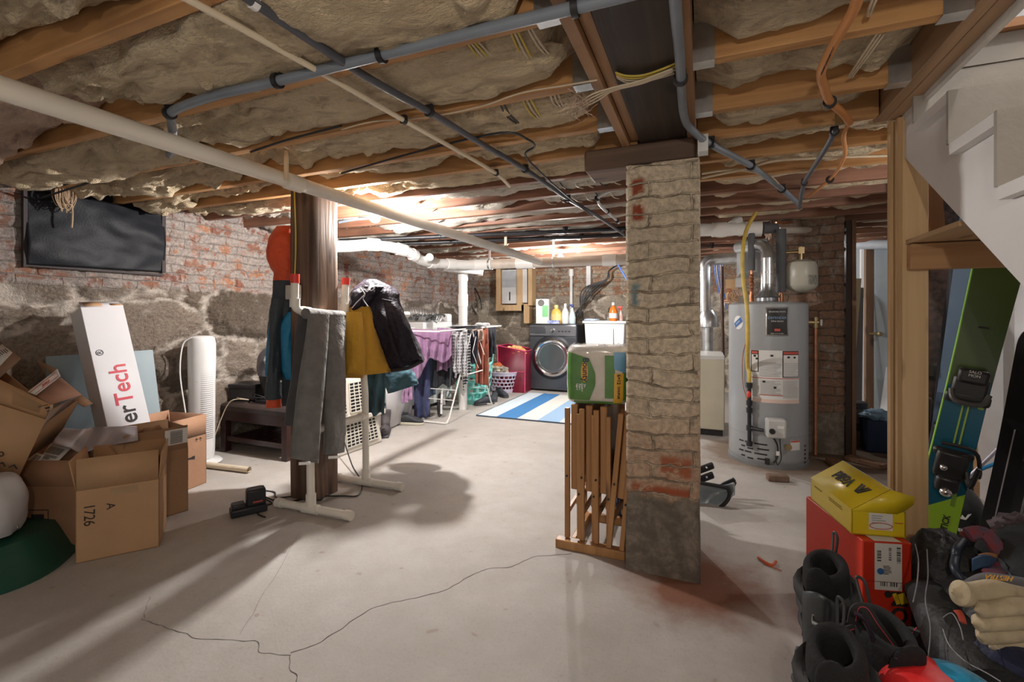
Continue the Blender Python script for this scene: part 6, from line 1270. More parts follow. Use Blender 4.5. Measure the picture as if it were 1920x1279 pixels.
# D: nearest box marked 1726
w, d, h = .315, .30, .325
D0, D1 = G(141, 1058), G(299, 1025); dv = (D1 - D0); w = dv.length; yw = atan2(dv.y, dv.x); nb = V((-dv.y, dv.x, 0)).normalized()
c = (D0 + D1) / 2 + nb * d / 2
t = carton('nearest open cardboard box with 1726 handwritten on its front', c, (0, 0, yw), w, d, h, {'f': (88, .145), 'b': (82, .13), 'l': (80, .14), 'r': (86, .13)})
Rz = Matrix.Rotation(-pi / 2, 4, 'Z'); text(t, '1726', .055, M_ink, face('f', w, d, h, -.105, .21) @ Rz, name='handwriting', sx=.9); text(t, 'A', .045, M_ink, face('f', w, d, h, -.03, .235) @ Rz, name='handwriting')
t.part('tape', quad(face('f', w, d, h, .02, .30), .10, .035), mat('tape', (.42, .27, .15), .35))
# E: box behind with the shipping label
E0, E1 = G(303, 970), G(353, 957); dv = V((.06, .30, 0)).normalized(); w, d, h = .30, .26, .49
c = V((E1.x, E1.y, 0)) - dv * w / 2 + V((-dv.y, dv.x, 0)) * d / 2
t = carton('open brown box with a white shipping label, behind the 1726 box', c, (0, 0, atan2(dv.y, dv.x)), w, d, .36, {'f': (89, .13), 'b': (85, .13), 'l': (60, .1), 'r': (92, .12)}, m=M_cbd)
Mf = frame((.09, -d / 2 - .004, .435), (1, 0, 0), (0, 0, 1)); lb = t.part('shipping_label', quad(Mf, .11, .085), M_paper); t.part('barcode', barcode(Mf @ Matrix.Translation((.0, .0, .001)) @ Matrix.Rotation(pi / 2, 4, 'Z'), .07, .06, 2), M_ink, parent=lb)
# F: box with the curved arrow
w, d, h = .42, .30, .33; dv = V((-.02, .13, 0)).normalized(); F1 = G(387, 905); c = F1 - dv * w / 2 + V((-dv.y, dv.x, 0)) * d / 2
t = carton('brown box with a curved arrow printed on it, farthest along the wall', c, (0, 0, atan2(dv.y, dv.x)), w, d, h, {'f': (88, .13), 'b': (85, .14), 'l': (70, .12), 'r': (94, .13)}, m=mat('cardboard_pinkish', (.40, .22, .13), .8, var=.06, bump=.1, bs=80))
fm = face('f', w, d, h, 0, 0); ar = MB()
ar.prism([(.03 + .006 * k, .205 + .02 * sin(k * .22) - .05 + (.002 * k)) for k in range(15)] + [(.03 + .006 * k, .212 + .02 * sin(k * .22) - .05 + (.0024 * k)) for k in range(14, -1, -1)], .0006, fm)
ar.prism([(.10, .205), (.125, .205), (.122, .18), (.115, .195)], .0006, fm); t.part('printed_arrow', ar, M_ink); text(t, 'o', .05, M_ink, face('f', w, d, h, .0, .40, .006)); text(t, '↑↑', .035, M_ink, face('f', w, d, h, .15, .30)); t.part('crease', quad(face('f', w, d, h, 0, .33), w, .003), M_ink)
def rimbox(label, rim, inner, m, name='cardboard_box'):
    """open box given by its four rim corners and the offset to its bottom"""
    R = [P(*q) for q in rim]; I = [q + inner for q in R]; c = sum(I, V()) / 4
    t = T(name, label, 'cardboard box', c)
    for k in range(4): t.part('side_panel', MB().add([R[k], R[(k + 1) % 4], I[(k + 1) % 4], I[k]], [(0, 1, 2, 3)]), m, w=True, solid=.005)
    t.part('bottom', MB().add(I, [(0, 1, 2, 3)]), m, w=True, solid=.005); return t
def flap(t, pts, m, nm='flap', **k): return t.part(nm, MB().add([P(*q) for q in pts], [tuple(range(len(pts)))]), m, w=True, solid=.004, **k)
# C: box with big labels on its flap and grey mailer
t = carton('dark brown carton with barcode labels on its raised flap', (-3.02, 1.33, 0), (0, 0, .40), .50, .36, .30, {'f': (100, .12), 'b': (90, .16), 'l': (100, .15), 'r': (70, .1)}, m=mat('cardboard_deep', (.33, .18, .10), .8, var=.08, bump=.1, bs=80))
flap(t, [(28, 872, 2.30), (96, 827, 2.42), (205, 852, 2.40), (160, 905, 2.28)], mat('cardboard_deep2', (.24, .125, .07), .8, var=.08), 'flap')
lb = flap(t, [(74, 862, 2.29), (95, 831, 2.36), (134, 840, 2.36), (101, 873, 2.27)], M_paper, 'shipping_label'); lb2 = flap(t, [(48, 864, 2.28), (70, 849, 2.31), (83, 853, 2.31), (72, 872, 2.27)], M_paper, 'shipping_label')
Ml = frame(P(101, 851, 2.30), P(134, 840, 2.34) - P(95, 831, 2.34), P(95, 831, 2.34) - P(74, 862, 2.27)); bb = barcode(Ml @ Matrix.Translation((-.01, .015, 0)), .07, .035, 4); b2 = textrows(Ml @ Matrix.Translation((0, -.022, 0)), .06, .025, 4, 2); t.part('barcode', bb.add(b2.v, b2.f), M_ink, parent=lb, w=True)
t.part('barcode', barcode(frame(P(66, 860, 2.27), P(83, 853, 2.3) - P(70, 849, 2.3), P(70, 849, 2.3) - P(48, 864, 2.27)), .025, .035, 5), M_ink, parent=lb2, w=True)
fm = face('f', .5, .36, .3, .02, .16); mb = MB()
for a in ((0, .03, .10, .004), (0, -.03, .10, .004), (-.05, 0, .004, .06), (.05, 0, .004, .06), (0, 0, .06, .02)): mb.add(quad(fm @ Matrix.Translation((a[0], a[1], 0)) @ Matrix.Identity(4), a[2], a[3]).v, [(0, 1, 2, 3)])
t.part('printed_symbol', mb, M_ink)
def lerp_(pl, u):
    k = u * (len(pl) - 1); i = min(int(k), len(pl) - 2); f = k - i; return [pl[i][q] + (pl[i + 1][q] - pl[i][q]) * f for q in range(2)]
pt_ = [(114, 802), (151, 806), (175, 801), (215, 800), (257, 799)]; pb_ = [(98, 831), (131, 840), (153, 851), (190, 838), (259, 826)]
def pap(u, v):
    a = lerp_(pt_, u); b = lerp_(pb_, u); w_ = .5 * noise.noise(V((u * 6, v * 2, 1))) + .3 * sin(u * 16 + v * 2)
    return P(a[0] + (b[0] - a[0]) * v, a[1] + (b[1] - a[1]) * v, 2.42 + .10 * u - .12 * v + .035 * w_)
solo('mailer_bag', 'crumpled greyish lilac poly mailer lying across the cartons behind the 1726 box', 'mailer', MB().grid(pap, 44, 14), mat('mailer', (.40, .36, .38), .3, var=.1, coat=.3), solid=.003)
# B: big tipped box at the left edge, A: box on top of it
t = rimbox('upturned open carton with a red and white address strip, topmost of the left pile', [(-70, 690, 2.35), (24, 653, 2.85), (108, 694, 2.70), (50, 735, 2.30)], CF * .16 - CR * .12 + V((0, 0, -.26)), M_cbd)
flap(t, [(66, 740, 2.32), (114, 708, 2.68), (153, 741, 2.62), (94, 759, 2.28)], mat('cardboard_rose', (.42, .235, .16), .8, var=.06, bump=.1, bs=80)); flap(t, [(153, 741, 2.62), (174, 757, 2.60), (158, 763, 2.5), (135, 750, 2.5)], M_cbd)
flap(t, [(-60, 700, 2.3), (0, 640, 2.5), (40, 672, 2.45), (0, 708, 2.28)], mat('cardboard_grey', (.30, .20, .14), .8, var=.06))
q_ = [(52, 735, 2.27), (107, 692, 2.64), (113, 706, 2.64), (68, 741, 2.29)]; lb = flap(t, q_, M_paper, 'address_strip')
t.part('red_border', MB().tube([P(56, 736, 2.26), P(106, 697, 2.62)], .0016, 5).tube([P(66, 739, 2.26), P(110, 705, 2.62)], .0016, 5).tube([P(106, 697, 2.62), P(110, 705, 2.62)], .0016, 5), M_labr, parent=lb, w=True)
text(t, 'pouest.co', .03, M_labr, frame((P(60, 737, 2.26) + P(109, 701, 2.62)) / 2, P(109, 701, 2.62) - P(60, 737, 2.26), (0, 0, 1)), parent=lb, w=True)
t = rimbox('big tipped open carton with two printed up arrows at the left edge', [(-90, 690, 2.12), (0, 690, 2.5), (90, 760, 2.45), (0, 760, 2.08)], V((0, 0, -.40)) - CR * .06, M_cb)
# its visible front: body and the raised flap with the arrows
flap(t, [(-90, 745, 2.06), (0, 759, 2.07), (86, 787, 2.10), (30, 905, 2.16), (-90, 905, 2.1)], M_cb, 'front_panel'); flap(t, [(-90, 690, 2.1), (0, 712, 2.1), (94, 758, 2.14), (86, 786, 2.11), (0, 758, 2.08), (-90, 744, 2.07)], mat('cardboard_l2', (.46, .27, .14), .8, var=.06, bump=.1, bs=80))
flap(t, [(86, 787, 2.10), (94, 770, 2.12), (131, 749, 2.3), (141, 752, 2.3), (88, 791, 2.12), (60, 835, 2.13), (36, 868, 2.15)], mat('cardboard_pale', (.36, .26, .21), .7, var=.06)); flap(t, [(148, 749, 2.32), (118, 803, 2.28), (94, 832, 2.24), (37, 869, 2.16), (88, 791, 2.13), (141, 753, 2.3)], M_cbd)
Mf = frame(P(12, 878, 2.115), P(60, 890, 2.13) - P(0, 878, 2.1), (0, 0, 1)); text(t, '\u2191\u2191', .055, M_ink, Mf, w=True); text(t, 'o', .05, M_ink, frame(P(2, 850, 2.10), CR, (0, 0, 1)), w=True)
mb = MB(); Mf = frame(P(80, 767, 2.12), P(94, 758, 2.14) - P(70, 750, 2.13) + CR * .03, (0, 0, 1)) @ Matrix.Rotation(.5, 4, 'Z')
for a in ((0, .014, .05, .003), (0, -.014, .05, .003), (-.025, 0, .003, .03), (.02, 0, .02, .008)): mb.add(quad(Mf @ Matrix.Translation((a[0], a[1], 0)), a[2], a[3]).v, [(0, 1, 2, 3)])
t.part('printed_symbol', mb, M_ink, w=True)
t = rimbox('small box with a white label at the very left edge, above the pile', [(-60, 640, 2.65), (-10, 628, 2.9), (22, 655, 2.8), (-30, 668, 2.55)], V((0, 0, -.08)), mat('cardboard_grey', (.30, .20, .14), .8, var=.06))
lb = flap(t, [(-12, 662, 2.40), (4, 645, 2.46), (23, 661, 2.42), (-2, 688, 2.30)], M_paper, 'shipping_label')
t.part('barcode', textrows(frame(P(4, 662, 2.35), P(23, 661, 2.42) - P(4, 645, 2.46), P(4, 645, 2.46) - P(-12, 662, 2.40)), .06, .05, 6, 3), M_ink, parent=lb, w=True)
# tall white box
tw = T('tall_white_box', 'tall white carton with red and black lettering leaning on the wall', 'box', (-3.10, 1.70, 0))
b0_ = V((-3.06, 1.60, .01)); ax = (V((-3.46, 1.575, 1.165)) - b0_); Lw = ax.length; ax.normalize()
yv = V((.10, 1, 0)).normalized(); yv = (yv - ax * yv.dot(ax)).normalized(); nn = yv.cross(ax).normalized()
if nn.x < 0: nn = -nn
FW, FD = .215, .15
def wb(a, y, n): return b0_ + ax * a + yv * y + nn * n
mb = MB().add([wb(a, y, n) for a in (0, Lw) for y in (0, FW) for n in (-FD, 0)], [(0, 1, 3, 2), (4, 6, 7, 5), (0, 4, 5, 1), (2, 3, 7, 6), (0, 2, 6, 4), (1, 5, 7, 3)])
tw.part('carton', mb, mat('carton_white2', (.70, .69, .72), .55, var=.04, vs=3), w=True, bevel=.003)
tw.part('torn_flap', MB().add([wb(Lw, 0, 0), wb(Lw, FW, 0), wb(Lw + .05, FW + .0, -.06), wb(Lw + .05, .02, -.06)], [(0, 1, 2, 3)]), mat('carton_white2', (.7, .69, .72), .55), w=True, solid=.004)
tw.part('torn_patch', MB().add([wb(Lw + .004, .02, -.003), wb(Lw + .004, .11, -.003), wb(Lw + .045, .12, -.052), wb(Lw + .045, .03, -.052)], [(0, 1, 2, 3)]).add([wb(Lw + .004, .155, -.003), wb(Lw + .004, .21, -.003), wb(Lw + .024, .21, -.027), wb(Lw + .024, .155, -.027)], [(0, 1, 2, 3)]), M_cb, w=True, solid=.007)
def wtx(body, a, y, size, m, **k): return text(tw, body, size, m, frame(wb(a, y, .0015), ax, -yv), w=True, align='LEFT', **k)
wtx('er', .475, .115, .128, M_ink, bold=.0012); wtx('Tech', .592, .115, .128, mat('print_red', (.60, .03, .06), .5, var=0), bold=.0012); wtx('®', .912, .045, .05, M_ink)
text(tw, '55', .04, M_ink, frame(wb(.40, .165, .0015), -ax, yv), w=True, name='handwriting'); text(tw, 'Silver', .03, M_ink, frame(wb(.34, .135, .0015), -ax, yv), w=True, name='handwriting')
tw.part('printed_lines', textrows(frame(wb(.42, -.0015, -.07), -ax, -nn), .05, .09, 6, 3), mat('print_faint', (.25, .25, .27), .6), w=True)
# green tree stand and a bag on it
ts = T('tree_stand', 'dark green plastic tree stand at the left edge', 'tree stand', (-2.97, .98, 0))
M_dg = mat('dark_green', (.012, .075, .05), .4, var=.1)
ts.part('skirt', MB().lathe([(.36, 0), (.36, .015), (.33, .03), (.25, .145), (.12, .16), (.11, .11), (0, .11)], n=72, fn=lambda a, h_: 1 + (.06 * cos(a * 4) if h_ < .1 else .0)), M_dg); ts.part('cup', MB().lathe([(.12, .1), (.125, .2), (.11, .2), (.105, .12), (0, .12)], n=36), M_blk)
for k in range(3): a = .3 + k * 2.1; ts.part('eye_bolt', MB().cyl((.06 * cos(a), .06 * sin(a), .19), (.17 * cos(a), .17 * sin(a), .19), .005, n=8).tube([V((.19 * cos(a) + .02 * cos(q) * cos(a), .19 * sin(a) + .02 * cos(q) * sin(a), .19 + .014 * sin(q))) for q in [2 * pi * i / 12 for i in range(12)]], .003, 6, closed=True), M_steel)
mb = MB().loft(rings_crom([(P(-25, 1003, 2.0), V((.10, 0, 0)), V((0, .1, 0))), (P(-25, 970, 2.0), V((.13, 0, 0)), V((0, .12, 0))), (P(-25, 930, 2.0), V((.125, 0, 0)), V((0, .12, 0))), (P(-25, 900, 2.0), V((.10, 0, 0)), V((0, .09, 0))), (P(-20, 893, 2.0), V((.04, 0, 0)), V((0, .04, 0)))], 5), 40, lambda a, v: 1 + .05 * sin(a * 6 + v * 5) + .08 * noise.noise(V((cos(a) * 3, sin(a) * 3, v * 4))))
solo('plastic_bag', 'frosted white plastic bag above the green tree stand', 'bag', mb, mat('frosted', (.52, .52, .54), .4, var=.08, bump=.3, bs=15))
solo('metal_frame', 'dark metal frame piece behind the green tree stand', 'frame', MB().tube([G(95, 990) + V((0, 0, .03)), G(60, 975) + V((0, 0, .05)), G(20, 968) + V((0, 0, .07))], .014, 8, smooth=4).tube([G(92, 1003) + V((0, 0, .012)), G(108, 1010) + V((0, 0, .012)), G(104, 1020) + V((0, 0, .012))], .006, 6, smooth=4), M_blkp)
# battery charger
cg = G(459, 965); t = T('battery_charger', 'black battery charger with a battery on the floor left of the post', 'charger', (cg.x, cg.y + .03, 0), (0, 0, 1.05))
t.part('base', MB().bx(-.16, .14, -.06, .06, 0, .055), mat('black_case', (.02, .022, .028), .4), bevel=.012); t.part('battery', MB().bx(-.03, .13, -.045, .045, .05, .165), mat('black_case', (.02, .022, .028), .4), bevel=.012); t.part('cradle', MB().bx(-.15, -.04, -.045, .045, .05, .085), mat('black_case2', (.03, .033, .04), .35), bevel=.01); t.part('red_latch', MB().bx(.128, .134, -.02, .03, .05, .075).bx(.02, .1, -.0475, -.044, .075, .085), M_labr); t.part('label_plate', MB().bx(-.01, .1, -.035, .035, .165, .168), mat('plate_dark', (.10, .10, .12), .3))
t.o.scale = (.60, .75, .80)
gz = lambda px, py, z=.006: G(px, py) + V((0, 0, z))
cable('black charger leads running from the charger to the timber post', [([gz(478, 930, .05), gz(500, 922), gz(515, 925), gz(520, 935), gz(560, 932), gz(640, 932), gz(672, 930), gz(678, 905), gz(660, 885, .05), gz(642, 860, .18)], M_blk), ([gz(480, 938, .03), gz(510, 945), gz(490, 952), gz(483, 965), gz(497, 972)], M_blk), ([gz(480, 934, .03), gz(530, 944), gz(575, 935), gz(600, 940), gz(606, 930), gz(590, 928), gz(560, 940), gz(520, 944)], M_blk)], .0045)
# vented crate
ct = T('vented_crate', 'off-white plastic pet crate with grid vents behind the timber post', 'crate', (-2.64, 2.98, 0), (0, 0, radians(90 - 3)))
M_ct = mat('crate_white', (.64, .60, .53), .45, var=.04)
cw, cdp, chh = .62, .5, .60; x0 = -.26
def trap(z): k = .10 * z / chh; return k
vsf = []; 
body = MB().add([(x0, 0, 0), (x0 + cw, 0, 0), (x0 + cw - .10, .05, chh), (x0 + .10, .05, chh), (x0, cdp, 0), (x0 + cw, cdp, 0), (x0 + cw - .1, cdp - .05, chh), (x0 + .1, cdp - .05, chh)], [(0, 1, 2, 3), (1, 5, 6, 2), (5, 4, 7, 6), (4, 0, 3, 7), (3, 2, 6, 7), (0, 4, 5, 1)])
ct.part('shell', body, M_ct, bevel=.015)
def cf(x, z, o=.004): return V((x, .05 * z / chh - o, z))
ct.part('lip', MB().bx(x0 - .015, x0 + cw + .015, -.02, .02, .25, .29), M_ct, bevel=.006)
for (xa, xb, za, zb, nx, nz2) in ((x0 + .26, x0 + .54, .32, .56, 5, 9), (x0 + .20, x0 + .56, .05, .235, 8, 7), (x0 + .04, x0 + .22, .32, .56, 4, 9)):
    dkm = MB().add([cf(xa, za), cf(xb, za), cf(xb - .03 * (xb > 0), zb), cf(xa + .0, zb)], [(0, 1, 2, 3)]); v_ = ct.part('vent_opening', dkm, M_blk)
    gm = MB()
    for i in range(nx + 1): x = xa + (xb - xa) * i / nx; gm.bar(cf(x, za, .007), cf(x - .03 * i / nx * (xb > 0), zb, .007), .008, .006, up=(0, 1, 0))
    for i in range(nz2 + 1): z = za + (zb - za) * i / nz2; gm.bar(cf(xa, z, .007), cf(xb - .03 * i / nz2 * (xb > 0), z, .007), .006, .008, up=(0, 1, 0))
    ct.part('vent_grid', gm, M_ct, parent=v_)
# ================================================================ RIGHT SIDE: SKI GEAR
M_bred = mat('box_red', (.62, .035, .012), .45, var=.04, vs=3); M_bredd = M_bred
RB = V((.47, 1.82, 0)); ry = radians(15); w, d, h = .145, .37, .39
t = T('ski_boot_box', 'tall red orange ski boot box standing before the stud post', 'box', RB, (0, 0, ry))
t.part('carton', MB().bx(0, w, 0, d, 0, h), M_bred, bevel=.004); t.part('lid_crease', MB().bx(-.001, w + .001, -.001, .001, h - .13, h - .128), mat('crease_red', (.35, .02, .01), .6))
def fq(x0, x1, z0, z1, off=.001): return MB().add([(x0, -off, z0), (x1, -off, z0), (x1, -off, z1), (x0, -off, z1)], [(0, 1, 2, 3)])
lb = t.part('barcode_label', fq(.035, .115, .235, .385), M_paper); t.part('barcode_label', MB().add([(.035, 0, h + .001), (.115, 0, h + .001), (.10, .11, h + .001), (.02, .11, h + .001)], [(0, 1, 2, 3)]), M_paper, parent=lb)
Mq = lambda x, z, o=.002: frame((x, -o, z), (1, 0, 0), (0, 0, 1))
bcd = MB()
for x, z, w2, h2, sd, r in ((.105, .35, .05, .012, 1, 1), (.048, .345, .035, .012, 2, 1), (.062, .255, .02, .014, 3, 0), (.09, .255, .02, .014, 4, 0), (.08, .352, .04, .008, 6, 1)):
    m_ = barcode(Mq(x, z) @ (Matrix.Rotation(pi / 2, 4, 'Z') if r else Matrix.Identity(4)), w2, h2, sd); bcd.add(m_.v, m_.f)
m_ = textrows(Mq(.075, .30), .03, .03, 6, 3); bcd.add(m_.v, m_.f); m_ = barcode(frame((.05, .06, h + .002), (1, 0, 0), (0, 1, 0)), .05, .03, 8); bcd.add(m_.v, m_.f)
t.part('barcode', bcd, M_ink, parent=lb); t.part('blue_dot', MB().cyl((.052, -.001, .295), (.052, -.003, .295), .010, n=20), M_labb, parent=lb)
t.part('thumb_hole', MB().cyl((.075, .001, .222), (.075, -.0015, .222), .011, n=20), M_ink); t.part('yellow_sticker', MB().prism([(-.006, -.018), (.006, -.018), (.006, .018), (-.006, .018)], .001, Mq(.098, .21, .001) @ Matrix.Rotation(.35, 4, 'Z')).prism([(-.011, -.017), (.011, -.017), (.011, .017), (-.011, .017)], .001, Mq(.117, .212, .001) @ Matrix.Rotation(.35, 4, 'Z')), mat('sticker_yellow', (.85, .60, .03), .5))
text(t, 'NORDICA', .062, M_ink, Mq(.105, .085, .0012) @ Matrix.Rotation(-pi / 2, 4, 'Z'), bold=.002, sx=1.05)
# yellow box
M_by = mat('box_yellow', (.80, .60, .02), .35, var=.04, vs=3, coat=.15); M_byi = mat('box_inside', (.55, .57, .62), .6)
YBo = V((.449, 1.855, .392)); t = T('ski_binding_box', 'open yellow carton with black lettering on top of the red orange box', 'box', YBo, (0, 0, radians(12)))
w, d, h = .158, .30, .082
t.part('carton', MB().bx(0, w, 0, .004, 0, h).bx(0, w, d - .004, d, 0, h).bx(0, .004, 0, d, 0, h).bx(w - .004, w, 0, d, 0, h).bx(0, w, 0, d, 0, .004), M_by)
t.part('lining', MB().bx(.004, .006, .004, d - .004, .004, h - .002).bx(w - .006, w - .004, .004, d - .004, .004, h - .002).bx(.004, w - .004, .004, d - .004, .004, .006), M_byi)
an = radians(33); lx, lz = cos(an) * .135, sin(an) * .135
t.part('lid', MB().add([(0, 0, h), (lx, 0, h + lz), (lx, d, h + lz), (0, d, h)], [(0, 1, 2, 3)]), M_by, solid=.004, ang=5)
t.part('lid_edge', MB().add([(lx, 0, h + lz), (lx + .06, 0, h + lz - .035), (lx + .06, d, h + lz - .035), (lx, d, h + lz)], [(0, 1, 2, 3)]), M_byi, solid=.004, ang=5, label='pale inner flap of the lid')
fl_ = [(0, -.005, h), (.13, -.005, h - .004), (.155, -.005, h + .010), (.176, -.005, h + .030), (.182, -.005, h + .055), (lx, -.005, h + lz)]
t.part('side_flap', MB().add(fl_, [tuple(range(6))]), M_by, solid=.003, ang=5)
Ml = frame((lx * .55, d * .50, h + lz * .55 + .004), (0, -1, 0), (lx, 0, lz)); text(t, 'Völkl', .055, M_ink, Ml @ Matrix.Translation((-.03, 0, .001)) @ Matrix.Rotation(pi, 4, 'Z'), bold=.0015)
ch = MB()
for k in (0, 1):
    for s_ in (-1, 1): ch.prism([(-.024 * s_ + k * .014, .02), (-.014 * s_ + k * .014, .02), (.004 + k * .014, -.02), (-.006 + k * .014, -.02)], .0008, Ml @ Matrix.Translation((.078, 0, .001)))
t.part('emblem', ch, M_ink)
t.part('printed_lines', textrows(frame((-.001, d * .33, h * .72), (0, -1, 0), (0, 0, 1)), .11, .014, 2, 5).add(textrows(frame((-.001, d * .78, h * .75), (0, -1, 0), (0, 0, 1)), .07, .01, 1, 6).v, textrows(frame((-.001, d * .78, h * .75), (0, -1, 0), (0, 0, 1)), .07, .01, 1, 6).f), mat('print_olive', (.22, .17, .02), .6))
lb = t.part('address_label', fq(.05, .12, .02, .075, .0012), M_paper); t.part('printed_lines', textrows(Mq(.083, .055), .05, .03, 4, 7), M_labg, parent=lb)
t.part('red_ring', MB().tube([(.085 + .033 * cos(a), -.003, .034 + .010 * sin(a)) for a in [2 * pi * i / 24 for i in range(24)]], .0012, 5, closed=True), M_labr, parent=lb); t.part('printed_lines', fq(.125, .15, .045, .048), M_labr, parent=lb)
# skis
def ski(name, label, base, top, width, m_top, thick=.012, tip=.12, facing=(0, -1, 0), group=None, tail=0, waist=.82):
    base, top = V(base), V(top); ax = (top - base); L_ = ax.length; ax.normalize(); f = V(facing); n_ = (f - ax * f.dot(ax)).normalized(); s_ = ax.cross(n_)
    t = T(name, label, 'ski', base, group=group); K = 44; vs = []; fs = []
    for j in range(K + 1):
        v = j / K; wv = width / 2 * (waist + (1 - waist) * (abs(v - .45) / .5) ** 1.6)
        e = max(0, (v - .9) / .1); wv *= sqrt(max(.0, 1 - e ** 2.2)) if e > 0 else 1
        if wv < .002: wv = .002
        up_ = tip * max(0, (v - .82) / .18) ** 2
        c = base + ax * L_ * v + n_ * up_
        for sx_, nn_ in ((-1, 0), (1, 0), (1, thick), (-1, thick)): vs.append(c + s_ * wv * sx_ + n_ * nn_)
    for j in range(K):
        for i in range(4): fs.append((j * 4 + i, j * 4 + (i + 1) % 4, j * 4 + 4 + (i + 1) % 4, j * 4 + 4 + i))
    fs += [(3, 2, 1, 0), (K * 4, K * 4 + 1, K * 4 + 2, K * 4 + 3)]
    o = t.part('ski', MB().add(vs, fs), None, w=True)
    t.ax, t.n, t.s, t.L, t.base, t.w2 = ax, n_, s_, L_, base, width / 2
    o.data.materials.append(m_top); return t
def on(t, v, s, n): return t.base + t.ax * t.L * v + t.s * s + t.n * n
M_sg = mat('ski_green', (.05, .085, .008), .3, var=.08, vs=3, coat=.4); M_sl = mat('ski_lime', (.30, .52, .04), .35, var=.03); M_st = mat('ski_teal', (.01, .10, .16), .3, var=.05)
g1 = ski('ski', 'wide green and teal ski with a black binding leaning under the stairs', (.825, 2.435, 0.0), (1.075, 2.235, 1.78), .150, M_sg, facing=(-.30, -1, 0), waist=.80)
def band(t, va, vb, sa, sb, n, m, nm, va2=None, vb2=None, **k):
    va2 = va if va2 is None else va2; vb2 = vb if vb2 is None else vb2
    return t.part(nm, MB().add([on(t, va, sa, n), on(t, va2, sb, n), on(t, vb2, sb, n), on(t, vb, sa, n)], [(0, 1, 2, 3)]), m, w=True, **k)
sg = 1 if (g1.s.dot(CR) > 0) else -1
def wv(v, t=g1): return t.w2 * (.80 + .20 * (abs(v - .45) / .5) ** 1.6) - .001
def band2(t, va, vb, m, nm, ta=0, tb=0, off=.0128, **k):
    def fn(u, v_):
        vv = va + (vb - va) * v_ + (ta * (1 - v_) + tb * v_) * u; return on(t, vv, (u * 2 - 1) * wv(vv) * sg, off)
    return t.part(nm, MB().grid(fn, 6, 10), m, w=True, **k)
band2(g1, .0, .175, M_sl, 'lime_tail', 0, .065); band2(g1, .175, .47, M_st, 'teal_panel', .065, 0.02)
g1.part('edge', MB().tube([on(g1, v, -wv(v) * sg - .002 * sg, .006) for v in [i / 20 for i in range(18)]], .0042, 6), mat('edge_lime', (.30, .65, .08), .4), w=True)
Mt = frame(on(g1, .165, sg * .028, .0135), g1.ax, -g1.s * sg); text(g1, 'TICK', .028, M_ink, Mt, w=True, bold=.0007); g1.part('printed_lines', MB().bar(on(g1, .205, sg * .034, .0132), on(g1, .235, sg * .034, .0132), .012, .0006, up=g1.n), mat('print_dim', (.15, .25, .03), .6), w=True)
g1.part('stripe', MB().bar(on(g1, .345, -.004, .0135), on(g1, .455, -.004, .0135), .005, .0008, up=g1.n).bar(on(g1, .345, sg * .012, .0135), on(g1, .455, sg * .012, .0135), .005, .0008, up=g1.n).bar(on(g1, .43, sg * .045, .0135), on(g1, .465, sg * .045, .0135), .016, .0008, up=g1.n), mat('stripe_lime', (.32, .45, .06), .5), w=True)
g1.part('printed_lines', MB().bar(on(g1, .60, .0, .0135), on(g1, .604, 0, .0135), .03, .0006, up=g1.n), M_ink, w=True)
def binding(t, v0, parent_label, sc=1):
    m = mat('binding_black', (.018, .017, .017), .4, var=.2)
    R_ = Matrix((t.s, t.ax, t.n)).transposed()
    o = t.part('binding_heel', MB().box(on(t, v0 - .045, 0, .035 * sc), (.095 * sc, .11 * sc, .05 * sc), R_).box(on(t, v0 - .085, 0, .045 * sc), (.07 * sc, .06 * sc, .07 * sc), R_).box(on(t, v0 - .02, 0, .03), (.12 * sc, .03, .03), R_), m, w=True, bevel=.012)
    t.part('binding_lever', MB().tube([on(t, v0 - .05, .045 * sc, .05), on(t, v0 - .075, .06 * sc, .08), on(t, v0 - .03, .07 * sc, .09)], .008, 8, smooth=4).tube([on(t, v0 + .0, -.04 * sc, .05), on(t, v0 + .0, .05 * sc, .06), on(t, v0 - .04, .08 * sc, .04), on(t, v0 - .06, .085 * sc, .02)], .007, 8, smooth=4), m, w=True, parent=o)
    t.part('binding_spring', MB().ball(on(t, v0 - .10, 0, .08 * sc), (.02, .018, .018), 12).ball(on(t, v0 - .05, -.02, .07 * sc), .013, 10), M_steel, w=True, parent=o)
    o2 = t.part('binding_toe', MB().box(on(t, v0 + .125, 0, .03 * sc), (.10 * sc, .10 * sc, .04 * sc), R_).box(on(t, v0 + .155, 0, .045 * sc), (.085 * sc, .055 * sc, .06 * sc), R_).box(on(t, v0 + .105, 0, .04), (.13 * sc, .045, .022), R_), m, w=True, bevel=.012)
    t.part('toe_wing', MB().tube([on(t, v0 + .12, -.05 * sc, .045), on(t, v0 + .10, -.035 * sc, .07), on(t, v0 + .10, .035 * sc, .07), on(t, v0 + .12, .055 * sc, .045)], .009, 8, smooth=4), mat('binding_grey', (.08, .075, .07), .4), w=True, parent=o2)
    Mq_ = frame(on(t, v0 + .162, 0, .078 * sc), t.s, t.ax); text(t, 'SALO\nMON', .014, M_paper, Mq_, parent=o2, w=True)
binding(g1, .345, '')
def small_ski_binding(t, v0):
    m = MC['binding_black']; R_ = Matrix((t.s, t.ax, t.n)).transposed()
    t.part('heel_binding', MB().box(on(t, v0, 0, .03), (.08, .16, .04), R_), m, w=True, bevel=.012); t.part('toe_binding', MB().box(on(t, v0 + .12, 0, .035), (.09, .07, .05), R_), m, w=True, bevel=.012)
b1s = ski('ski', 'pale blue ski leaning behind the wide green ski', (.985, 2.82, 0), (1.12, 2.66, 1.72), .115, mat('ski_pale_blue', (.20, .30, .48), .35, var=.08, vs=3), facing=(-.35, -1, 0)); 
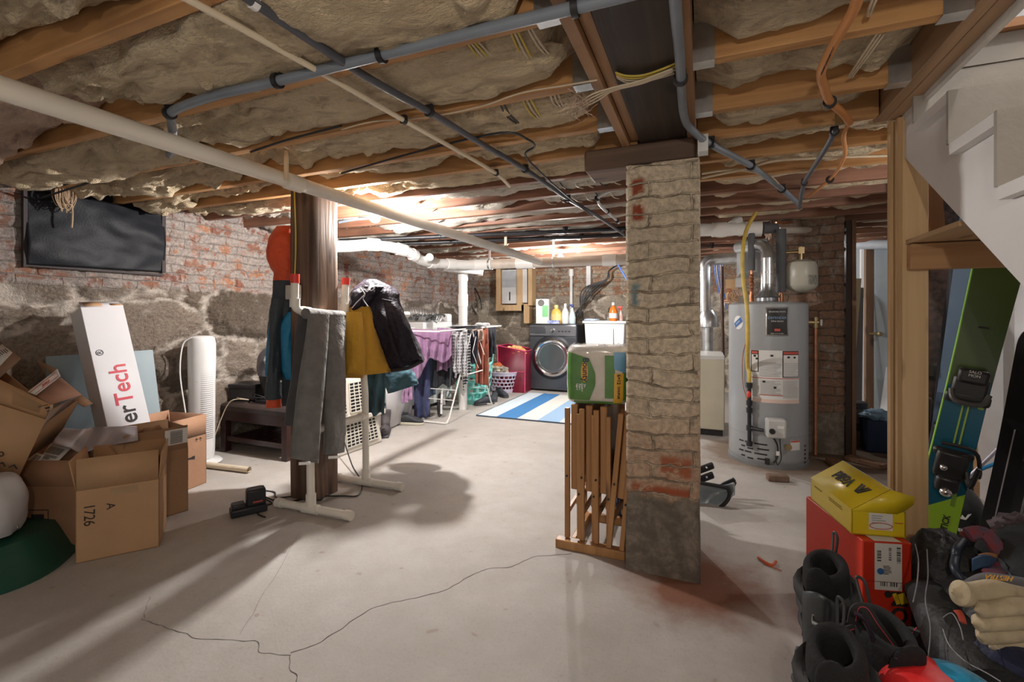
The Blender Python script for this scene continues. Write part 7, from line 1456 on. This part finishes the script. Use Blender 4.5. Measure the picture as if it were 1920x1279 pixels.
def patb(t, va, vb, m): t.part('graphic', MB().grid(lambda u, v_: on(t, va + (vb - va) * v_, (u * 2 - 1) * (t.w2 * .82), .0128), 3, 6), m, w=True, label='dark patterned lower graphic')
patb(b1s, .02, .44, mat('ski_pattern', (.05, .08, .15), .4, col2=(.18, .26, .42), vs=16, var=1)); small_ski_binding(b1s, .22)
b2s = ski('ski', 'black floral ski between the stud post and the pale blue ski', (.915, 2.86, 0), (1.02, 2.76, 1.72), .11, mat('ski_floral', (.006, .006, .007), .4, col2=(.09, .05, .045), vs=45, var=1), facing=(-.3, -1, 0)); small_ski_binding(b2s, .38)
# black skis / ski bag on the right
c0, c1_ = P(1838, 1000, 1.9), P(1916, 640, 1.62); ax_ = (c1_ - c0)
c0 += CR * .045; k0 = c0 - ax_ * (c0.z / ax_.z); k1 = c0 + ax_ * 1.12
k1.z = min(k1.z, 1.45)
b3 = ski('ski', 'matt black ski leaning forward at the right edge', k0, k1, .085, mat('ski_black', (.012, .012, .014), .35, var=.1), facing=(-.45, -1, 0)); b3.part('stripe', MB().bar(on(b3, .2, .0, .014), on(b3, .62, 0, .014), .004, .001, up=b3.n), mat('stripe_pale', (.4, .36, .38), .5), w=True)
off = CR * .075 + CF * .03
b4 = ski('ski', 'second black ski standing right behind the matt black one', k0 + off, k1 + off, .085, mat('ski_black2', (.02, .02, .022), .35, var=.1), facing=(-.45, -1, 0))
t = T('ski', 'ski with a silver and black graphic at the right edge', 'ski', P(1895, 1010, 2.0)); A_, B_ = P(1886, 1015, 2.0), P(1926, 850, 1.85)
t.part('ski', MB().bar(A_, B_, .075, .012, up=CF), mat('ski_silver', (.05, .055, .055), .3, col2=(.45, .46, .45), vs=12, var=1), w=True); t.part('edge', MB().bar(A_ + CR * .045, B_ + CR * .045, .012, .012, up=CF), mat('edge_cream', (.5, .45, .35), .5), w=True); t.part('heel_binding', MB().box(P(1912, 850, 1.8), (.07, .05, .05)), MC['binding_black'], w=True, bevel=.01)
for a, b, m, lb in (((1775, 906), (1925, 846), mat('pole_blue', (.02, .20, .42), .3, .3), 'blue ski pole crossing in front of the plywood'), ((1770, 940), (1875, 838), mat('pole_silver', (.35, .33, .38), .3, .5), 'silver ski pole crossing behind the blue one')):
    solo('ski_pole', lb, 'ski pole', MB().cyl(P(a[0], a[1], 2.36 if 'blue' in lb else 2.42), P(b[0], b[1], 2.25), .0085, n=12), m)
leaner('plywood_board', 'knotty pine plywood board leaning behind the ski poles', 'board', P(1785, 1010, 2.9) * 1, P(1935, 1020, 2.7), P(1785, 757, 2.95), P(1935, 790, 2.75), .018, wood('knotty', (.55, .34, .17), (.40, .22, .10), 'x', .25, rough=.55))
leaner('brown_carton', 'flattened brown carton leaning low behind the stuff sack', 'cardboard', P(1790, 1000, 2.6), P(1834, 1000, 2.55), P(1800, 900, 2.65), P(1836, 905, 2.6), .02, M_cbd)
# stuff sack
sc_ = P(1804, 1000, 2.12); t = T('stuff_sack', 'small black stuff sack with white mountain logo beside the green ski', 'bag', (sc_.x, sc_.y, 0))
t.part('sack', MB().loft(rings_crom([(V((0, 0, 0)), V((.07, 0, 0)), V((0, .07, 0))), (V((0, 0, .05)), V((.082, 0, 0)), V((0, .085, 0))), (V((0, 0, .2)), V((.085, 0, 0)), V((0, .085, 0))), (V((-.01, 0, .29)), V((.07, 0, 0)), V((0, .07, 0))), (V((-.03, 0, .36)), V((.03, 0, 0)), V((0, .03, 0))), (V((-.04, 0, .385)), V((.012, 0, 0)), V((0, .012, 0)))], 5), 36, lambda a, v: 1 + .04 * sin(a * 7) * v + .06 * noise.noise(V((cos(a) * 2, sin(a) * 2, v * 5)))), mat('sack_black', (.015, .015, .017), .5, bump=.3, bs=30))
sd = V((-sc_.x, -sc_.y, 0)).normalized(); sr = V((-sd.y, sd.x, 0)); sr = sr if sr.x > 0 else -sr
Ms = frame(sd * .094 + V((0, 0, .235)), sr, (0, 0, 1)); t.part('logo', MB().prism([(-.03, .015), (-.005, -.015), (.0, .0), (.01, -.012), (.018, .006), (.03, .012), (.012, -.02), (-.012, -.02)], .001, Ms).prism([(-.022, .016), (-.012, .016), (-.008, .002), (-.014, -.004)], .001, Ms), M_paper)
text(t, 'THERMIC', .018, M_paper, frame(sd * .096 + V((0, 0, .165)), sr, (0, 0, 1)), bold=.0004)
# ski boots
M_sb = mat('boot_shell', (.010, .011, .013), .3, vs=9, var=1, col2=(.05, .055, .06), bump=.2, bs=60); M_sb2 = mat('boot_liner', (.008, .008, .009), .85, bump=.3, bs=80); M_sbg = mat('boot_grey', (.055, .06, .065), .35, var=.3, vs=20); M_bk = mat('buckle', (.42, .42, .42), .3, .9, var=.1)
def ski_boot(label, loc, yaw, m=M_sb, m2=M_sbg, lean=0, cat='ski boot', accent=None, pitch=0):
    t = T('ski_boot', label, cat, loc, (0, pitch, yaw))
    Rn = lambda x, z, a, b: (V((x, 0, z)), V((0, a, 0)), V((0, 0, b)))
    t.part('lower_shell', MB().loft(rings_crom([Rn(-.125, .06, .02, .03), Rn(-.11, .075, .042, .055), Rn(-.05, .09, .048, .075), Rn(.01, .085, .05, .07), Rn(.07, .062, .053, .045), Rn(.125, .048, .05, .03), Rn(.155, .04, .03, .02)], 4), 30), m)
    hz = lambda x, z, a, b, tl=.25: (V((x, 0, z)), V((a, 0, -a * tl)), V((0, b, 0)))
    t.part('cuff', MB().loft(rings_crom([hz(-.045, .09, .085, .054), hz(-.045, .14, .083, .058), hz(-.03, .2, .08, .058), hz(-.015, .26, .078, .06), hz(-.005, .295, .076, .06)], 4), 34, lambda a, v: 1 + .03 * sin(a * 3 + v * 5)), m, label=None)
    ln = t.part('liner', MB().loft(rings_crom([hz(-.006, .28, .070, .055), hz(.0, .325, .068, .054), hz(.004, .35, .064, .050), hz(.005, .352, .042, .032), hz(.0, .31, .036, .028), hz(-.01, .25, .03, .024)], 4), 30), M_sb2)
    t.part('tongue', MB().loft(rings_crom([(V((.055, 0, .27)), V((.010, 0, 0)), V((0, .034, 0))), (V((.070, 0, .32)), V((.010, 0, 0)), V((0, .034, 0))), (V((.082, 0, .355)), V((.009, 0, 0)), V((0, .026, 0))), (V((.088, 0, .372)), V((.003, 0, 0)), V((0, .008, 0)))], 4), 20), M_sb2, parent=ln)
    t.part('pull_loop', MB().tube([(-.06, 0, .33), (-.085, 0, .37), (-.10, 0, .40), (-.085, .012, .395), (-.065, .01, .35)], .0035, 8, smooth=5), M_blk, parent=ln)
    t.part('sole', MB().prism([(-.15, -.034), (-.06, -.036), (.05, -.036), (.15, -.034), (.165, 0), (.15, .034), (.05, .036), (-.06, .036), (-.15, .034)], .024, Matrix.Identity(4)), M_sbg if m2 is None else m2, bevel=.005)
    for k, (cx_, a_, b_, z, tl) in enumerate(((-.028, .088, .064, .195, -.02), (-.012, .084, .066, .25, -.02), (.02, .090, .060, .112, .02), (.075, .062, .058, .07, .02))):
        arc = [V((cx_ + a_ * cos(q), b_ * sin(q), z + tl * cos(q))) for q in [-1.5 + 3.0 * i / 12 for i in range(13)]]
        o = t.part('buckle_strap', MB().tube(arc, .009, 8, flat=.35, up=(0, 0, 1)) if False else MB().tube(arc, .008, 8), m2)
        lv = [V((cx_ + (a_ + .010) * cos(q), (b_ + .010) * sin(q), z + tl * cos(q))) for q in (-.2, .1, .4, .7)]
        t.part('buckle', MB().tube(lv, .0055, 8, smooth=3).tube([lv[-1], lv[-1] + V((-.01, .004, .018)), lv[0] + V((.0, 0, .016)), lv[0]], .0028, 6), M_bk, parent=o)
    t.part('cuff_overlap', MB().grid(lambda u, v: (-.02 + .086 * cos(-.7 + 1.3 * u) + .02 * v, .066 * sin(-.7 + 1.3 * u), .13 + .16 * v + .02 * sin(u * 3)), 14, 8), m2, solid=.005); t.part('mesh_panel', MB().grid(lambda u, v: (-.03 + .084 * cos(.8 + .6 * u), .067 * sin(.8 + .6 * u), .14 + .10 * v), 8, 4), mat('boot_mesh', (.16, .16, .17), .6, var=.4, vs=90), solid=.003)
    t.part('toe_logo', MB().ball((.10, -.03, .085), (.018, .010, .008), 10), M_bk)
    t.part('power_strap', MB().tube([V((.078 * cos(a) - .002, .064 * sin(a), .285 - .02 * cos(a))) for a in [2 * pi * i / 24 for i in range(24)]], .017, 8, closed=True, flat=.3, up=(1, 0, 0)), mat('strap_black', (.02, .02, .02), .7))
    t.part('pivot', MB().cyl((-.05, .058, .125), (-.05, .066, .125), .016, n=18).cyl((-.05, -.058, .125), (-.05, -.066, .125), .016, n=18), m2)
    t.o.scale = (1.08, 1.05, 1.12)
    if accent: t.part('accent', MB().box((-.0, .058, .2), (.05, .01, .05)), accent, bevel=.004)
    return t
ski_boot('black ski boot with metal buckles standing before the red orange box', (.325, 1.60, 0), radians(-112), accent=mat('accent_grey', (.28, .28, .28), .4))
ski_boot('second black ski boot, closer to the camera at the bottom edge', (.265, 1.21, 0), radians(-104), accent=None)
ski_boot('dark ski boot cuff between the red box and the black harness', (.385, 1.33, .0), radians(-75), m=mat('boot_shell2', (.016, .018, .022), .45, var=.2), accent=None)
# red bag with harness straps
t = T('red_bag', 'bright red bag at the bottom edge under black straps', 'bag', (.46, 1.22, 0))
t.part('bag', MB().loft(rings_crom([(V((0, 0, 0)), V((.11, 0, 0)), V((0, .12, 0))), (V((0, 0, .1)), V((.125, 0, 0)), V((0, .14, 0))), (V((-.01, .0, .25)), V((.115, 0, 0)), V((0, .13, 0))), (V((-.02, .02, .345)), V((.075, 0, 0)), V((0, .09, 0))), (V((-.03, .03, .37)), V((.02, 0, 0)), V((0, .03, 0)))], 5), 40, lambda a, v: 1 + .05 * noise.noise(V((cos(a) * 2, sin(a) * 2, v * 4)))), mat('red_nylon', (.68, .02, .02), .45, var=.08, bump=.15, bs=40))
Mh = mat('harness_black', (.018, .017, .018), .7, var=.2, vs=30); Mr_ = mat('red_stitch', (.5, .06, .07), .6)
t = T('climbing_harness', 'black padded strap loops with red stitching over the red bag', 'harness', P(1660, 1200, 1.12))
for k, pts in enumerate(([(1600, 1168), (1606, 1144), (1622, 1145), (1640, 1172), (1668, 1210), (1685, 1235)], [(1570, 1195), (1600, 1182), (1640, 1178)], [(1586, 1200), (1610, 1230), (1650, 1246), (1672, 1228), (1705, 1190), (1714, 1180)], [(1682, 1250), (1682, 1228), (1696, 1220), (1712, 1240), (1735, 1285)], [(1640, 1268), (1680, 1270), (1720, 1258)], [(1655, 1215), (1690, 1222), (1712, 1210)])):
    zz = 1.10 + .02 * (k % 3); q_ = [P(x, y, zz - .03 * i / len(pts)) for i, (x, y) in enumerate(pts)]
    o = t.part('strap', MB().tube(q_, .016, 10, smooth=6, flat=.35, up=CF), Mh, w=True); t.part('stitching', MB().tube([p - CF * .007 + V((0, 0, .009)) for p in q_], .0012, 4, smooth=6), Mr_, w=True, parent=o)
t.part('badge', MB().cyl(P(1599, 1219, 1.04), P(1599, 1219, 1.045), .009, n=18), M_bk, w=True)
t.part('carabiner', MB().tube([P(1604, 1150, 1.05), P(1618, 1160, 1.05), P(1634, 1190, 1.05), P(1640, 1212, 1.05)], .005, 8, smooth=4).tube([P(1680, 1235, 1.0), P(1690, 1225, 1.0), P(1704, 1250, 1.0), P(1716, 1275, 1.0)], .005, 8, smooth=4), mat('dark_gloss', (.05, .04, .06), .15, .6), w=True)
# bags on the right
M_bag = mat('bag_black', (.007, .007, .008), .5, var=.3, vs=7, bump=.7, bs=14, bd=.03); M_bagd = mat('bag_dark', (.013, .013, .015), .6, var=.25, vs=9, bump=.7, bs=14, bd=.03)
t = T('duffel_bag', 'large black gear bag with grey piping filling the lower right', 'bag', (.80, 1.75, 0))
def soft(mb, c, r, seed, n=48, e=2.8, amp=.09):
    c = V(c); vs = []; fs = []; m_ = n // 2
    for j in range(m_ + 1):
        a = pi * j / m_
        for i in range(n):
            q = 2 * pi * i / n; dd_ = V((sin(a) * cos(q), sin(a) * sin(q), -cos(a))); k = (abs(dd_.x) ** e + abs(dd_.y) ** e + abs(dd_.z) ** e) ** (-1 / e)
            f_ = k * (1 + amp * noise.fractal(dd_ * 2.2 + V((seed, 0, 0)), 1, 2, 4)); vs.append(c + V((dd_.x * r[0], dd_.y * r[1], dd_.z * r[2])) * f_)
    for p in vs: p.z = max(p.z, .002)
    for j in range(m_):
        for i in range(n): k = (i + 1) % n; fs.append((j * n + i, j * n + k, (j + 1) * n + k, (j + 1) * n + i))
    return mb.add(vs, fs)
t.part('bag', soft(MB(), (.82, 1.72, .19), (.20, .30, .20), 1), M_bag, w=True)
t.part('side_pocket', soft(MB(), (.70, 1.88, .22), (.09, .12, .20), 2), M_bagd, w=True)
for k, pts in enumerate(([(1716, 1020), (1722, 1050), (1720, 1090), (1712, 1130)], [(1738, 1030), (1740, 1080), (1735, 1125), (1745, 1180), (1738, 1250)])): t.part('piping', MB().tube([P(x, y, 1.42 - .08 * i) for i, (x, y) in enumerate(pts)], .0016, 6, smooth=5), mat('piping_grey', (.10, .10, .11), .5), w=True)
t = T('roll_bag', 'long black padded bag leaning diagonally across the lower right', 'bag', (.66, 1.38, 0))
q_ = [P(1742, 1118, 1.42), P(1770, 1165, 1.30), P(1812, 1235, 1.17), P(1880, 1330, 1.02)]
t.part('bag', MB().tube(q_, [.055, .085], 26, smooth=6), mat('roll_black', (.010, .010, .012), .6, var=.25, vs=12, bump=.7, bs=16, bd=.02), w=True); t.part('end_cap', MB().ball(q_[0], (.056, .056, .04), 20, .1), M_bagd, w=True)
wp = mat('piping_white', (.30, .30, .30), .5)
t.part('piping', MB().tube([P(1768, 1158, 1.17), P(1785, 1150, 1.15), P(1800, 1175, 1.10), P(1806, 1200, 1.08)], .0012, 6, smooth=5).tube([P(1768, 1180, 1.15), P(1780, 1210, 1.10), P(1810, 1240, 1.04), P(1850, 1262, .98), P(1876, 1278, .95)], .0012, 6, smooth=5), wp, w=True)
soft_ = soft(MB(), (.74, 1.46, .16), (.17, .17, .17), 5); solo('backpack', 'black backpack beneath the work glove at the right edge', 'bag', soft_, M_bagd)
solo('fleece', 'dark grey jacket heaped behind the goggles at the right edge', 'clothing', soft(MB(), (.98, 1.80, .38), (.20, .22, .10), 7, amp=.14), mat('fleece_grey', (.02, .022, .025), .85, var=.2, bump=.3, bs=60))
heap('beanie', 'dark plum knitted cloth at the right edge behind the goggles', 'clothing', P(1905, 985, 1.75), (.10, .1, .05), fab('plum2', (.10, .07, .08)), 4, 41)
# goggles
t = T('ski_goggles', 'ski goggles with a patterned strap lying on the gear bag', 'goggles', P(1835, 1050, 1.32))
gl = [P(x, y, z) for x, y, z in ((1792, 1045, 1.36), (1790, 1065, 1.33), (1803, 1085, 1.31), (1826, 1096, 1.29))]
t.part('frame', MB().tube([P(1806, 1014, 1.40), P(1794, 1030, 1.37)] + gl, .011, 10, smooth=5), mat('goggle_navy', (.02, .03, .05), .4), w=True); t.part('frame', MB().tube([P(1815, 1003, 1.41), P(1845, 1000, 1.40), P(1872, 1030, 1.36), P(1884, 1055, 1.33), P(1876, 1072, 1.31), P(1856, 1078, 1.3)], .013, 10, smooth=5, flat=1.6), mat('goggle_red', (.30, .03, .04), .6, col2=(.05, .09, .14), vs=30, var=1), w=True)
t.part('strap', MB().tube([P(1812, 1004, 1.43), P(1830, 997, 1.45), P(1860, 999, 1.46), P(1895, 1003, 1.48)], .018, 10, smooth=5, flat=.5, up=(0, 0, 1)), mat('strap_pattern', (.30, .03, .02), .7, col2=(.06, .05, .04), vs=18, var=1), w=True, label='red and brown patterned strap')
t.part('lens', MB().grid(lambda u, v: P(1822 + 48 * u, 1072 - 24 * v - 8 * sin(pi * u), 1.335 - .01 * sin(pi * u)), 12, 8), mat('lens_blue', (.06, .12, .22), .3, var=.15, coat=.6), w=True, solid=.004); t.part('nose_foam', MB().grid(lambda u, v: P(1836 + 34 * u, 1049 - 9 * v - 3 * sin(pi * u), 1.34), 8, 3), mat('foam_orange', (.50, .22, .09), .8), w=True, solid=.004)
t.part('strap', MB().tube([P(1884, 1050, 1.33), P(1892, 1068, 1.3), P(1915, 1085, 1.27), P(1940, 1095, 1.24)], .014, 10, smooth=5, flat=.5, up=(0, 0, 1)), mat('strap_denim', (.05, .08, .12), .8, col2=(.22, .26, .3), vs=50, var=1), w=True)
# work glove
gt = T('work_glove', 'tan leather work glove with a grey cuff and orange lettering', 'glove', P(1850, 1150, 1.08))
M_gl = mat('glove_leather', (.50, .41, .27), .75, var=.22, vs=14, bump=.8, bs=22, bd=.01); M_gc = mat('glove_grey', (.12, .12, .13), .75, var=.1)
def finger(pts, r0, r1, z0=1.08):
    q_ = [P(x, y, z0) for x, y in pts]; c = crom(q_, 5); n_ = len(c); rg = []
    for i, p in enumerate(c):
        v = i / (n_ - 1); r_ = (r0 + (r1 - r0) * v) * (1 - .5 * max(0, (.10 - v) / .10) ** 2) * (1 + .05 * sin(v * 14)); d_ = (c[min(i + 1, n_ - 1)] - c[max(i - 1, 0)]).normalized(); s1 = CF - d_ * CF.dot(d_); s1.normalize(); s2 = d_.cross(s1); rg.append((p, s1 * r_ * .9, s2 * r_))
    e = rg[0][0] - (c[1] - c[0]).normalized() * r0 * .45
    rg = [(e, rg[0][1] * .25, rg[0][2] * .25)] + rg; return MB().loft(rg, 22)
gt.part('thumb', finger([(1794, 1110), (1810, 1114), (1832, 1112), (1866, 1108), (1900, 1114), (1945, 1124)], .028, .020, 1.08), M_gl, w=True, label='tan leather thumb')
for k, (pts, r_) in enumerate((([(1833, 1143), (1860, 1141), (1900, 1136), (1945, 1138)], .0178), ([(1829, 1168), (1860, 1168), (1900, 1164), (1945, 1168)], .0178), ([(1837, 1192), (1865, 1192), (1900, 1188), (1945, 1190)], .0175), ([(1860, 1213), (1885, 1210), (1915, 1205), (1950, 1202)], .015))): gt.part('finger', finger(pts, r_, r_ * 1.12, 1.055 + .006 * k), M_gl, w=True)
gt.part('palm', soft(MB(), P(1958, 1165, 1.10), (.075, .06, .06), 9, e=2.4, amp=.04), M_gl, w=True)
gt.part('cuff', MB().loft(rings_crom([(P(1815, 1096, 1.12), V((.004, 0, .012)), CF * .012), (P(1850, 1098, 1.12), V((.004, 0, .028)), CF * .028), (P(1890, 1108, 1.11), V((.004, 0, .036)), CF * .034), (P(1940, 1120, 1.11), V((.004, 0, .04)), CF * .036)], 4), 24), M_gc, w=True)
ctr = P(1873, 1083, 1.045); text(gt, 'HESTRA', .018, mat('letter_orange', (.75, .38, .05), .6), frame(ctr, -CR + V((0, 0, .10)), V((0, 0, -1)) + CF * .3), w=True)
solo('red_tag', 'small red strap tag poking out under the work glove', 'tag', MB().tube([P(1795, 1145, 1.10), P(1802, 1155, 1.09), P(1806, 1168, 1.08)], .010, 8, smooth=4, flat=.4, up=CF), M_labr)
solo('navy_garment', 'dark navy garment below the work glove at the right edge', 'clothing', soft(MB(), P(1925, 1262, 1.06), (.085, .08, .06), 11, amp=.12), fab('navy_dark', (.022, .026, .06)))
solo('blue_hat', 'bright blue rounded cap top at the bottom edge', 'hat', MB().loft(rings_crom([(P(1785, 1345, .98), V((.10, 0, 0)), V((0, .09, 0))), (P(1785, 1300, .98), V((.092, 0, 0)), V((0, .085, 0))), (P(1785, 1272, .98), V((.065, 0, 0)), V((0, .06, 0))), (P(1785, 1258, .98), V((.02, 0, 0)), V((0, .02, 0)))], 5), 36, lambda a, v: 1 + .02 * sin(a * 6)), fab('cap_blue', (.01, .24, .42)))
# ================================================================ LIGHTS IN THE ROOM AND ADDED LAMPS
M_glow = mat('bulb_glow', (1, .96, .9), .3, var=0, emit=60)
def bulb(loc, power, label, r=.03, col=(1, .965, .93)):
    loc = V(loc); t = T('light_bulb', label, 'light bulb', loc, group='bare bulbs under the joists')
    g = t.part('glass', MB().lathe([(.0, -.055), (.022, -.05), (.036, -.034), (.037, -.014), (.02, .012), (.014, .025)], n=20), M_glow)
    g.visible_shadow = True
    t.part('socket', MB().lathe([(.016, .02), (.022, .022), (.022, .05), (.05, .055), (.055, .07), (0, .07)], n=20), mat('porcelain', (.85, .84, .8), .3, var=0))
    l = lamp(loc - V((0, 0, .064)), power, .032, col); return l
b1 = AH(703, 403, 1.82); bulb(b1, 165, 'glowing bare bulb just right of the dark timber post')
bulb((-1.54, 5.16, 1.80), 130, 'bare bulb lighting the laundry corner at the back')
bulb((.15, -.5, 1.62), 37, 'bare bulb overhead near the camera', col=(1, .88, .74))
bulb((.9, 5.5, 1.8), 12, 'bare bulb in the doorway area beyond the brick pier', col=(.95, .97, 1))
bulb((1.1, 1.0, 3.5), 46, 'added unseen bulb upstairs brightening the stairwell', col=(1, .98, .95))  # added lamp out of view, makes the white walls upstairs bright
bulb((1.36, 2.62, 1.72), 14, 'added unseen bulb brightening the space under the stairs')  # added lamp out of view, lifts the dark wall under the stairs
